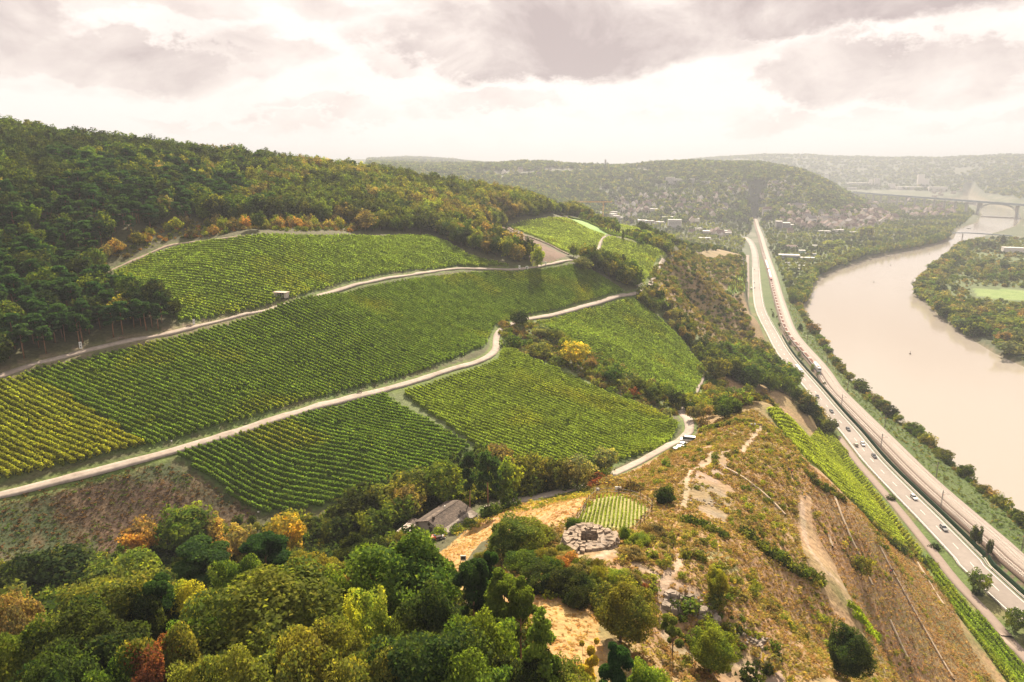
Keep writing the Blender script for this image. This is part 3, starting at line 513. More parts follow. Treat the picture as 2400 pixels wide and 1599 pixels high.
def tree_shape(kind, seed):
    """blobs of a crown and the limbs, for a plant one metre high"""
    g = np.random.default_rng(seed); cen = []; rad = []; mb = MB()
    if kind == 'round':
        for i in range(20):
            d = g.normal(size=3); d /= np.linalg.norm(d); f = .45 + .55 * g.random() ** .5; R = np.array([.34, .34, .33]); p = np.array([0, 0, .62]) + d * R * f * (1 + .15 * g.normal())
            if p[2] < .26: p[2] = .26 + .1 * g.random()
            cen.append(p); rad.append(.065 + .085 * g.random() ** 1.5)
        limb(mb, (0, 0, 0), (.01, 0, .32), .022, .016)
        for i in range(9): j = g.integers(len(cen)); a = np.array([.01, 0, .22 + .14 * g.random()]); limb(mb, a, cen[j] * .85 + np.array([0, 0, .06]), .009, .002, 4)
    elif kind == 'oval':
        for i in range(26):
            z = .2 + .75 * g.random(); R = .24 * math.sin(pi * min(1, max(.12, (z - .08) / 1.0))) ** .6; a = g.random() * 6.28; f = .6 + .4 * g.random(); cen.append((R * f * math.cos(a), R * f * math.sin(a), z)); rad.append(.075 + .05 * g.random())
        limb(mb, (0, 0, 0), (0, 0, .6), .018, .006)
        for i in range(5): limb(mb, (0, 0, .2 + .06 * i), np.array(cen[i]) * [.8, .8, 1], .007, .002, 4)
    elif kind == 'pine':
        for i in range(22):
            z = .48 + .48 * g.random() ** .8; R = .25 * (1.12 - ((z - .48) / .5) ** 2 * .8); a = g.random() * 6.28; f = .3 + .7 * g.random(); p = (R * f * math.cos(a), R * f * math.sin(a), z); cen.append(p); rad.append(.06 + .055 * g.random())
        limb(mb, (0, 0, 0), (.012, .01, .5), .017, .012); limb(mb, (.012, .01, .5), (0, 0, .93), .012, .003)
        for i in range(10): p = np.array(cen[i]); limb(mb, (.01, .01, max(.35, p[2] - .12)), p, .005, .002, 4)
    elif kind == 'spruce':
        for i in range(40):
            z = .10 + .88 * (i / 40.); R = .23 * (1 - z) ** .75 + .01; a = i * 2.4 + g.random(); f = .75 + .3 * g.random(); cen.append((R * f * math.cos(a), R * f * math.sin(a), z)); rad.append(.035 + .075 * (1 - z) * (.7 + .5 * g.random()))
        for i in range(10): z = .12 + .085 * i; cen.append((0, 0, z)); rad.append(.13 * (1 - z) + .02)
        limb(mb, (0, 0, 0), (0, 0, .95), .016, .002)
    elif kind == 'poplar':
        for i in range(30):
            z = .1 + .86 * (i / 30.); R = .085 * math.sin(pi * min(1, z * .9 + .1)) ** .5; a = g.random() * 6.28; cen.append((R * math.cos(a), R * math.sin(a), z)); rad.append(.05 + .03 * g.random())
        limb(mb, (0, 0, 0), (0, 0, .9), .014, .003)
    elif kind == 'shrub':
        for i in range(16):
            a = g.random() * 6.28; f = g.random() ** .6; z = .18 + .62 * g.random() * (1 - .55 * f); cen.append((.5 * f * math.cos(a), .5 * f * math.sin(a), z)); rad.append(.15 + .12 * g.random())
        for i in range(4): limb(mb, (.03 * i - .05, 0, 0), np.array(cen[i]) * .8, .018, .006, 4)
    elif kind == 'sparse':
        for i in range(12):
            a = g.random() * 6.28; f = .3 + .7 * g.random(); z = .35 + .6 * g.random(); cen.append((.28 * f * math.cos(a), .28 * f * math.sin(a), z)); rad.append(.05 + .06 * g.random())
        limb(mb, (0, 0, 0), (.02, 0, .4), .016, .011)
        for i in range(12): limb(mb, (.01, 0, .25 + .02 * i), cen[i], .008, .003, 4)
    return np.array(cen, float), np.array(rad, float), mb
UPF = dict(round=(.35, .8), oval=(.3, .9), pine=(.5, .55), spruce=(.1, .7), poplar=(.1, 1.3), shrub=(.45, .8), sparse=(.3, .8))
PROTO = {}
def proto(kind, lod, seed):
    """crown mesh and trunk mesh (lod 0), or one joined mesh (lod 1, 2, 3); made once and shared"""
    key = (kind, lod, seed)
    if key in PROTO: return PROTO[key]
    cen, rad, mb = tree_shape(kind, seed * 13 + 5)
    n, s = {0: (27000, .0255), 1: (1900, .062), 2: (520, .105), 3: (130, .20)}[lod]
    if kind in ('shrub',): n = int(n * .5); s *= 1.7
    if kind in ('sparse',): n = int(n * .5)
    if kind in ('poplar',): n = int(n * .5)
    if kind == 'pine': s *= .8
    if kind == 'spruce': s *= .85
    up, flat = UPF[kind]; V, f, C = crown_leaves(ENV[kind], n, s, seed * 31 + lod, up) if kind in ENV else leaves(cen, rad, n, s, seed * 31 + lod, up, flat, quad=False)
    bark = M_pinebark if kind == 'pine' else M_bark
    nm = {'round': 'broadleaf', 'oval': 'broadleaf', 'sparse': 'thin_broadleaf'}.get(kind, kind)
    if lod == 0:
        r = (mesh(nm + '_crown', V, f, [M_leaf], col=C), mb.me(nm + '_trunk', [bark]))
    else:
        if lod == 3: mb.v, mb.f, mb.m = [], [], []
        tv = np.array(mb.v if mb.v else np.zeros((0, 3)), float).reshape(-1, 3); tf = []
        for q in mb.f:
            for j in range(1, len(q) - 1): tf.append((q[0], q[j], q[j + 1]))
        tf = np.array(tf, int).reshape(-1, 3); VV = np.vstack([V, tv]); ff = np.vstack([f, tf + len(V)]); cc = np.vstack([C, np.ones((len(tv), 3))])
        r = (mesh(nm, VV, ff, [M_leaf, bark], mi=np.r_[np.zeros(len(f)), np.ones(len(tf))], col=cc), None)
    PROTO[key] = r; return r
def jit(col, k=.22, g=rng): a = 1 + (g.random() - .5) * 2 * k; return [max(.004, col[0] * a * (1 + (g.random() - .5) * .3)), max(.004, col[1] * a), max(.004, col[2] * a)]
NAMES = {'round': 'broadleaf_tree', 'oval': 'broadleaf_tree', 'pine': 'pine_tree', 'spruce': 'spruce_tree', 'poplar': 'poplar_tree', 'shrub': 'shrub', 'sparse': 'young_tree'}
WORD = {'round': 'broad-crowned tree', 'oval': 'oval-crowned tree', 'pine': 'pine', 'spruce': 'conifer', 'poplar': 'slender poplar', 'shrub': 'shrub', 'sparse': 'thin open tree'}
N_KIND = {}
QUEUE = []
def plant(kind, x, y, h, r, col, label, group=None, lod=None, seed=None, sink=.0):
    QUEUE.append((kind, float(x), float(y), float(h), float(r), tuple(float(c_) for c_ in col), label, group, lod, seed, sink))
def settle():
    """the plants that show largest become things, up to 290 of a kind; the rest of a kind become one object"""
    R0 = {'round': .43, 'oval': .30, 'pine': .30, 'spruce': .25, 'poplar': .13, 'shrub': .62, 'sparse': .34}; by = {}
    for q in QUEUE: by.setdefault(NAMES[q[0]], []).append(q)
    for nm, L_ in by.items():
        def size(q):
            px, py, zc = proj((q[1], q[2], float(H(q[1], q[2])) + q[3])); out = px < -60 or px > 2460 or py > 1650
            return (q[3] * q[4]) ** .5 / zc * (.1 if out else 1) * (3 if q[7] is None else 1)
        L_.sort(key=size, reverse=True); rest = L_[290:]
        for q in L_[:290]: place_plant(*q)
        if rest:
            kinds = sorted({q[0] for q in rest}); pr = [proto(k, l, s)[0] for k in kinds for l in (1, 2) for s in range(3)]; g = np.random.default_rng(3)
            idx = [kinds.index(q[0]) * 6 + (0 if math.hypot(q[1], q[2]) < 520 else 3) + int(g.integers(3)) for q in rest]; P_ = np.array([(q[1], q[2], float(H(q[1], q[2])) - .15) for q in rest])
            scatter('distant_trees' if 'tree' in nm else 'distant_shrubs', pr, P_, [(q[4] / R0[q[0]], q[4] / R0[q[0]], q[3]) for q in rest], idx, [jit(q[5]) for q in rest], kind='stuff', label='smaller far-off trees along the river and hilltops' if 'tree' in nm else 'smaller far-off shrubs along the river and hedges', category='trees' if 'tree' in nm else 'shrubs')
        print(nm, len(L_), len(rest))
def place_plant(kind, x, y, h, r, col, label, group=None, lod=None, seed=None, sink=.0):
    """one tree or shrub as a thing; r = crown radius in metres"""
    d = math.hypot(x, y); lod = (0 if d < 150 else 1 if d < 520 else 2) if lod is None else lod; seed = int(rng.integers(3 if lod == 0 else 4)) if seed is None else seed
    R0 = {'round': .43, 'oval': .30, 'pine': .30, 'spruce': .25, 'poplar': .13, 'shrub': .62, 'sparse': .34}[kind]
    z = float(H(x, y)) - .15 - sink; s = (r / R0, r / R0, h); nm = NAMES[kind]; N_KIND[nm] = N_KIND.get(nm, 0) + 1
    cr, tr = proto(kind, lod, seed); tint = jit(col); rz = rng.random() * 6.28
    pr = dict(label=label, category='shrub' if kind == 'shrub' else 'tree')
    if group: pr['group'] = group
    if tr is None: o = ob(nm, cr, loc=(x, y, z), rot=rz, scale=s, **pr); o['tint'] = tint; return o
    root = empty(nm, (x, y, z), rz, s, **pr)
    for pn, me in (('crown', cr), ('trunk', tr)): q = ob(pn, me, root); q['tint'] = tint
    return root
def top(px, py, h):
    """ground point of a plant of height h whose tip is seen at a pixel"""
    d = ray(px, py); q = d[None] * TS[:, None]; hh = q[:, 2] + CAMZ - H(q[:, 0], q[:, 1]); b = np.where(hh < 0)[0]; e = b[0] if len(b) else len(TS) - 1
    i = e
    while i > 0 and hh[i] < h: i -= 1
    return q[i, 0], q[i, 1], TS[i]
def by_top(kind, px, py, h, wpx, col, label, group=None, **k):
    x, y, t = top(px, py, h); return plant(kind, x, y, h, max(.5, wpx * t / F / 2, .27 * h if kind == 'round' else 0), col, label, group, **k)

def scatter(name, protos, pts, scl, kidx, tint, rots=None, **props):
    """many small plants as one object: mesh points instanced with geometry nodes"""
    me = bpy.data.meshes.new(name); me.vertices.add(len(pts)); me.vertices.foreach_set('co', np.asarray(pts, np.float32).ravel())
    for nm, ty, v in (('s', 'FLOAT_VECTOR', scl), ('tint', 'FLOAT_VECTOR', tint)): a = me.attributes.new(nm, ty, 'POINT'); a.data.foreach_set('vector', np.asarray(v, np.float32).ravel())
    a = me.attributes.new('k', 'INT', 'POINT'); a.data.foreach_set('value', np.asarray(kidx, np.int32)); a = me.attributes.new('rz', 'FLOAT', 'POINT'); a.data.foreach_set('value', np.asarray(rng.random(len(pts)) * 6.28 if rots is None else rots, np.float32))
    o = ob(name, me, **props); pc = bpy.data.collections.new(name + '_kinds')
    for i, p in enumerate(protos): q = bpy.data.objects.new(f'{name}_kind_{i:02d}', p); pc.objects.link(q)
    ng = bpy.data.node_groups.new(name + '_spread', 'GeometryNodeTree'); ng.interface.new_socket('Geometry', in_out='INPUT', socket_type='NodeSocketGeometry'); ng.interface.new_socket('Geometry', in_out='OUTPUT', socket_type='NodeSocketGeometry')
    N = ng.nodes; L = ng.links; gi = N.new('NodeGroupInput'); go = N.new('NodeGroupOutput'); mp = N.new('GeometryNodeMeshToPoints'); L.new(gi.outputs[0], mp.inputs[0])
    ip = N.new('GeometryNodeInstanceOnPoints'); L.new(mp.outputs[0], ip.inputs[0]); ci = N.new('GeometryNodeCollectionInfo'); ci.inputs[0].default_value = pc; ci.inputs['Separate Children'].default_value = True; ci.inputs['Reset Children'].default_value = True
    L.new(ci.outputs[0], ip.inputs['Instance']); ip.inputs['Pick Instance'].default_value = True
    def at(nm, ty): n = N.new('GeometryNodeInputNamedAttribute'); n.data_type = ty; n.inputs[0].default_value = nm; return n.outputs[0]
    L.new(at('k', 'INT'), ip.inputs['Instance Index']); L.new(at('s', 'FLOAT_VECTOR'), ip.inputs['Scale']); cx = N.new('ShaderNodeCombineXYZ'); L.new(at('rz', 'FLOAT'), cx.inputs[2]); L.new(cx.outputs[0], ip.inputs['Rotation'])
    L.new(ip.outputs[0], go.inputs[0]); md = o.modifiers.new('spread', 'NODES'); md.node_group = ng
    return o
def spots(poly, sp, jitter=.45, seed=0):
    """jittered grid inside a ground polygon"""
    g = np.random.default_rng(seed); p = np.array(poly)[:, :2]; x0, y0 = p.min(0); x1, y1 = p.max(0); X, Y = np.meshgrid(np.arange(x0, x1, sp), np.arange(y0, y1, sp)); X = X.ravel() + (g.random(X.size) - .5) * 2 * jitter * sp; Y = Y.ravel() + (g.random(Y.size) - .5) * 2 * jitter * sp
    k = inpoly(X, Y, poly); return X[k], Y[k]

# ------------------------------------------------------------ vine rows
def vine_field(poly, d0, d1, sp, per_m, tint, name, label, group, lsize=.38, hgt=1.8, hw=.5, single=False, seed=0, yellow=0., skip=None, bins=None):
    a = Gl([d0, d1]); th = math.atan2(a[1, 1] - a[0, 1], a[1, 0] - a[0, 0]); ct, st = math.cos(th), math.sin(th); g = np.random.default_rng(seed + 100)
    p = np.array(poly)[:, :2]; U = p[:, 0] * ct + p[:, 1] * st; Vv = -p[:, 0] * st + p[:, 1] * ct; out = []
    for v in np.arange(Vv.min() + sp / 2, Vv.max(), sp):
        u = np.arange(U.min(), U.max(), .6); x = u * ct - v * st; y = u * st + v * ct; m = inpoly(x, y, poly)
        if skip is not None: m &= ~inpoly(x, y, skip)
        e = np.flatnonzero(np.diff(np.r_[0, m.astype(int), 0]))
        for s, f in zip(e[::2], e[1::2]):
            if f - s < 6: continue
            u0, u1 = u[s] + g.random() * .8, u[f - 1] - g.random() * .8; n = int((u1 - u0) * per_m); uu = u0 + (u1 - u0) * g.random(n)
            gapn = vnoise(uu, np.full(n, v), 1.3, 5 + seed); uu = uu[(gapn > .12)]; n = len(uu)
            if n < 5: continue
            hz = hgt * (.88 + .2 * vnoise(uu, np.full(n, v), 2.1, 9 + seed)); k = g.random(n); hh = .35 + (hz - .35) * (1 - k ** 1.5 * .9); off = (g.random(n) - .5) * 2 * hw * (.55 + .45 * np.sin(pi * np.clip(hh / hz, 0, 1) ** .8))
            vv = v + off + .12 * np.sin(uu * .35 + v); x = uu * ct - vv * st; y = uu * st + vv * ct; P0 = np.stack([x, y, H(x, y) + hh], 1)
            nn = g.normal(size=(n, 3)) * .8; nn[:, 2] += .5; sgn = np.sign(off)[:, None]; nn += sgn * np.array([-st, ct, 0]) * .8; nn /= np.linalg.norm(nn, axis=1)[:, None]
            aa = np.cross(nn, g.normal(size=(n, 3))); aa /= np.linalg.norm(aa, axis=1)[:, None]; cc = np.cross(nn, aa); s_ = lsize * (.6 + .8 * g.random(n))[:, None]
            V = np.stack([P0 - aa * s_ * .55 - cc * s_ * .3, P0 + aa * s_ * .55 - cc * s_ * .25, P0 + cc * s_ * .62], 1).reshape(-1, 3)
            b = (.62 + .85 * g.random(n) ** 2)[:, None] * (.75 + .5 * vnoise(x, y, 3, 3)[:, None]); C = np.array(tint)[None] * b
            yy = np.clip((fbm(x, y, 22, 12 + seed) - .60 + yellow) * 3, 0, .9) * (g.random(n) < .8) + (g.random(n) < .045) * .6
            yy = np.clip(yy, 0, 1)[:, None]; C = C * (1 - yy) + np.array([.34, .31, .04]) * b * yy
            # ground points under the solid core of the row
            st_ = np.arange(u0, u1, 1.5); xs = st_ * ct - v * st; ys = st_ * st + v * ct; zs = H(xs, ys); m2 = len(st_)
            out.append((V, np.repeat(C, 3, 0), np.stack([xs, ys, zs], 1), hz.mean() if n else hgt))
    allV = []; allC = []; allF = []; k0 = 0
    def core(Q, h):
        # solid core: two sloping sheets, coloured darker than the leaves
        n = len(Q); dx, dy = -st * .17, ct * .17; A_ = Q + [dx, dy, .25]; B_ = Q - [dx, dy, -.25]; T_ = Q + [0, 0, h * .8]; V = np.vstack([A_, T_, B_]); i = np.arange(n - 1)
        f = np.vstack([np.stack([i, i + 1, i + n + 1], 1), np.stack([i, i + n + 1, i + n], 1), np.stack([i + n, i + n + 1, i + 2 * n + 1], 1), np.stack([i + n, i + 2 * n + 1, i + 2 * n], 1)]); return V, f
    for r_i, (V, C, Q, h) in enumerate(out):
        cv, cf = core(Q, h) if len(Q) > 1 else (np.zeros((0, 3)), np.zeros((0, 3), int))
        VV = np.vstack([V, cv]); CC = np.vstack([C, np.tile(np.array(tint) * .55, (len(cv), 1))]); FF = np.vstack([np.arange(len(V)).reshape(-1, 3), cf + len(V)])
        if single:
            o_ = Q[len(Q) // 2] if len(Q) else V.mean(0); lo = Q[int(np.argmin(Q[:, 2]))]; pq = float(proj(lo)[0]); bl = next(t for a_, t in bins if pq < a_) if bins else '';  ob('vine_row', mesh('vine_row', VV - o_, FF, [M_vine], col=CC), loc=o_, label=label + (' ' + bl if bl else ''), category='vine row', group=group)
        else: allV.append(VV); allC.append(CC); allF.append(FF + k0); k0 += len(VV)
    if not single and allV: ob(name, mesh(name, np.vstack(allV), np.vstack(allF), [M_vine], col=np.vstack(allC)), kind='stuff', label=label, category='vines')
    return len(out)
VG, VG2, VL, VY = (.165, .235, .045), (.155, .23, .047), (.31, .37, .09), (.31, .35, .055)  # tints carry light: brighter for sunny fields, darker for cloud-shaded left ones
nrow = 0
nrow += vine_field(F1, (340, 860), (640, 975), 1.85, 34, VG, 'vine_rows', 'middle field vine row', 'vine rows between the two vineyard roads', single=True, skip=F1y, seed=1, bins=[(360, 'just right of the yellowing vines'), (560, 'ending left of the roadside bench'), (760, 'ending between marker and bench'), (900, 'ending beside the roadside bench'), (1050, 'above the bare strip across the road'), (1175, 'ending at the road bend'), (1330, 'below the upper tree clump'), (5000, 'at the far end under the far clump')])
nrow += vine_field(F1y, (60, 960), (250, 1040), 1.9, 44, (.24, .27, .04), 'vine_rows', 'yellowing vine row at the far left', 'yellowing vine rows at the left edge', single=True, seed=2, bins=[(60, 'cut by the left edge'), (200, 'second third from the left edge'), (5000, 'next to the green vines')], yellow=.16, hgt=1.9, lsize=.6, hw=.7)
nrow += vine_field(F0a, (500, 1100), (700, 1185), 1.9, 38, VG2, 'vine_rows', 'deep green vine row below the concrete road,', 'vine rows below the concrete road, left of the bare strip', single=True, seed=3, bins=[(700, 'bordering the fallow field'), (850, 'in the left half, ending at the wood'), (980, 'in the right half, ending at the hedge'), (5000, 'next to the bare strip')], hw=.5, lsize=.42)
print('rows', nrow)
nrow += vine_field(F0b, (1150, 850), (1500, 985), 1.9, 34, (.24, .30, .055), 'vine_rows', 'sunlit vine row below the road bend,', 'vine rows right of the bare strip', single=True, seed=4, yellow=.02, bins=[(1130, 'next to the bare strip'), (1260, 'ending behind the tall pines'), (1400, 'ending behind the hedge'), (1500, 'ending near the road fork'), (5000, 'ending by the parked cars')]); print('rows', nrow)  # raised tint stands in for sun on these rows
vine_field(F2, (450, 600), (800, 690), 2.2, 14, (.215, .285, .055), 'vine_rows', 'vine rows in the upper field under the wooded ridge', None, seed=5, lsize=.55)
vine_field(F5, (1330, 740), (1560, 850), 2.2, 14, (.205, .27, .055), 'vine_rows', 'vine rows on the steep field between the shrubs and the cliff', None, seed=6, lsize=.6)
vine_field(F3, (1240, 540), (1340, 580), 2.4, 7, VL, 'vine_rows', 'pale sunlit vine rows on the far hilltop left of the short road', None, seed=7, lsize=.7)
vine_field(F4, (1430, 580), (1530, 640), 2.4, 7, VL, 'vine_rows', 'sunlit vine rows on the far hilltop right of the short road', None, seed=8, lsize=.7)
vine_field(F4b, (1350, 510), (1420, 535), 2.6, 6, (.17, .23, .05), 'vine_rows', 'narrow band of vine rows behind the far hilltop field', None, seed=9, lsize=.7)
vine_field(F4c, (1400, 512), (1500, 545), 2.6, 5, VL, 'vine_rows', 'last band of vine rows on the far side of the hilltop', None, seed=10, lsize=.8)
vine_field(F7, (1830, 985), (2000, 1130), 1.9, 26, VY, 'vine_rows', 'bright yellow-green vine rows on the steep slope above the highway', None, seed=11, lsize=.55, hw=.7, yellow=.05)
vine_field(F7b, (2200, 1340), (2330, 1500), 1.9, 26, (.23, .31, .04), 'vine_rows', 'green vine rows beside the service road at the lower right', None, seed=12, lsize=.5, hw=.7)
vine_field(F7c, (1915, 1000), (1985, 1078), 1.9, 20, VY, 'vine_rows', 'small yellow-green patch of vines beside the highway trees', None, seed=13, hw=.7)
vine_field(F7d, (1970, 1400), (2060, 1500), 1.9, 24, (.26, .33, .02), 'vine_rows', 'narrow acid green strip of vines on the terraced slope', None, seed=14, hw=.7)
vine_field(F6, (1440, 1170), (1430, 1235), .8, 14, (.28, .33, .05), 'vine_rows', 'short rows of young vines in the small fenced plot', None, seed=15, lsize=.26, hgt=1.0, hw=.12)
vine_field(F8, (1720, 660), (1722, 690), 2.4, 8, VL, 'vine_rows', 'small vineyard at the foot of the far cliff beside the highway', None, seed=16, lsize=.7)
# ------------------------------------------------------------ single trees and shrubs in the foreground and along the valley (tip pixel, height, crown width in pixels)
SIZE = lambda h: 'small' if h < 5 else 'tall' if h > 13 else 'medium'
def T(kind, px, py, h, wpx, col, where, group=None, **k): return by_top(kind, px, py, h, wpx, col, f'{CN[col]} {WORD[kind]} {where}', group, **k)
for a in [('round', 425, 1185, 13, 125, GREEN, 'standing highest in front of the fallow field, left of the house'), ('round', 326, 1221, 9, 88, ORANGE, 'at the lower edge of the fallow field'), ('round', 483, 1202, 9, 70, TAN, 'just right of the tree that rises before the fallow field'),
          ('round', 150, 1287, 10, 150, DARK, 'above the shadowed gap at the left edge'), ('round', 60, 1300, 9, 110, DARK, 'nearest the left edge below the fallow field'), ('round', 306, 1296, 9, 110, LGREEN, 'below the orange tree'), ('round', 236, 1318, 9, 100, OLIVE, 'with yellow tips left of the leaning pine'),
          ('pine', 470, 1273, 13, 165, PINE, 'with a leaning trunk at the middle of the wood'), ('round', 563, 1229, 10, 75, TAN, 'between the two pines at the wood top'), ('round', 668, 1210, 11, 95, YELLOW, 'glowing in the sun at the wood top left of the house'), ('pine', 617, 1250, 13, 140, PINE, 'right of the leaning pine'),
          ('round', 512, 1258, 9, 55, ORANGE, 'small behind the leaning pine'), ('round', 735, 1304, 11, 140, OLIVE, 'below the glowing yellow tree'), ('round', 632, 1350, 15, 330, OLIVE, 'the widest crown at the middle of the picture bottom'), ('round', 222, 1372, 14, 220, OLIVE, 'broad at the lower left'),
          ('pine', 371, 1352, 14, 110, PINE, 'standing alone between olive crowns at the lower left'), ('round', 450, 1372, 12, 110, YG, 'right of the lone lower-left pine'), ('round', 192, 1440, 15, 230, DARK, 'dark and round in the lower left corner'), ('round', 42, 1474, 14, 150, GREEN, 'at the lower left corner'), ('round', 8, 1406, 13, 70, BROWN, 'cut by the left edge'),
          ('round', 381, 1484, 14, 120, OLIVE, 'above the red maple'), ('round', 335, 1545, 13, 130, RED, 'at the picture bottom, the red maple'), ('round', 393, 1513, 12, 50, RED, 'small beside the red maple'), ('round', 447, 1460, 12, 90, LGREEN, 'in the gap left of the widest crown'), ('round', 775, 1352, 12, 130, YG, 'right of the widest crown'),
          ('round', 938, 1268, 15, 240, GREEN, 'large and dense in front of the house'), ('pine', 985, 1252, 13, 90, PINE, 'directly in front of the house terrace'), ('pine', 1150, 1290, 13, 60, PINE, 'slimmest of the pines left of the stone ring'), ('pine', 1110, 1304, 14, 115, PINE, 'leftmost of the pines beside the mown meadow'),
          ('pine', 1182, 1334, 14, 120, GREEN, 'middle one of the pines beside the mown meadow'), ('pine', 1222, 1354, 14, 100, GREEN, 'rightmost of the pines beside the mown meadow'), ('round', 1205, 1222, 7, 140, GREEN, 'bushy between the meadow and the stone ring'), ('round', 1138, 1446, 14, 160, LGREEN, 'below the group of pines'),
          ('spruce', 1266, 1418, 17, 150, GREEN, 'tallest conifer at the picture bottom'), ('round', 868, 1406, 13, 140, YG, 'below the large dense tree'), ('round', 985, 1500, 15, 270, DARK, 'at the picture bottom centre'), ('round', 1105, 1540, 14, 150, GREEN, 'at the bottom left of the tall conifer'), ('round', 1460, 1372, 9, 140, OLIVE, 'lone and airy right of the mown meadow'),
          ('pine', 1449, 1500, 12, 90, PINE, 'at the picture bottom right of the meadow'), ('sparse', 1372, 1494, 8, 80, YELLOW, 'thin at the bottom edge of the meadow'), ('round', 1514, 1556, 9, 90, LGREEN, 'at the picture bottom below the rock face'), ('sparse', 1582, 1440, 7, 70, OLIVE, 'under the dark rock face'), ('round', 824, 1345, 11, 65, TAN, 'between yellow crowns left of the large dense tree'),
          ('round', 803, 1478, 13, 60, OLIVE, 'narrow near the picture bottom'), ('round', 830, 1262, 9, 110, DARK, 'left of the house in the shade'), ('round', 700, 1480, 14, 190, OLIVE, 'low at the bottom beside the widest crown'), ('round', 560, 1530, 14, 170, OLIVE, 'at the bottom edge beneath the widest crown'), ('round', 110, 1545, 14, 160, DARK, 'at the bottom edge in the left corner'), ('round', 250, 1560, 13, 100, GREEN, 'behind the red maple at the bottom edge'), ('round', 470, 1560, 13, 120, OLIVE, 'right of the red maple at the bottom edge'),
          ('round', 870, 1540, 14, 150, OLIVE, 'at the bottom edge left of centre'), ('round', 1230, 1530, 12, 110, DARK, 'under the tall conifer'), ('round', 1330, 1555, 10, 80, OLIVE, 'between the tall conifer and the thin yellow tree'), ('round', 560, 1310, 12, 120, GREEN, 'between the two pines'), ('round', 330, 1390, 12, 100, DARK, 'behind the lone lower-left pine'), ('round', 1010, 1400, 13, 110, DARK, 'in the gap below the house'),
          ('round', 2001, 1482, 9, 100, DARK, 'lone and dark on the terraced slope'), ('round', 2025, 1302, 6, 48, OLIVE, 'small with a bare stem on the terraced slope'), ('round', 1668, 1474, 7, 105, LGREEN, 'below the rock face near the footpath'), ('round', 1685, 1331, 5, 50, YG, 'rounded on the grassy spur'), ('round', 2302, 1335, 9, 48, GREEN, 'between service road and highway'), ('round', 2390, 1426, 9, 55, GREEN, 'at the right edge below the highway'),
          ('oval', 2294, 1231, 9, 26, DARK, 'taller young one between the noise fence and the railway'), ('oval', 2324, 1264, 7, 15, DARK, 'smaller young one between the noise fence and the railway')]: T(*a)
HV = 'trees along the valley road'
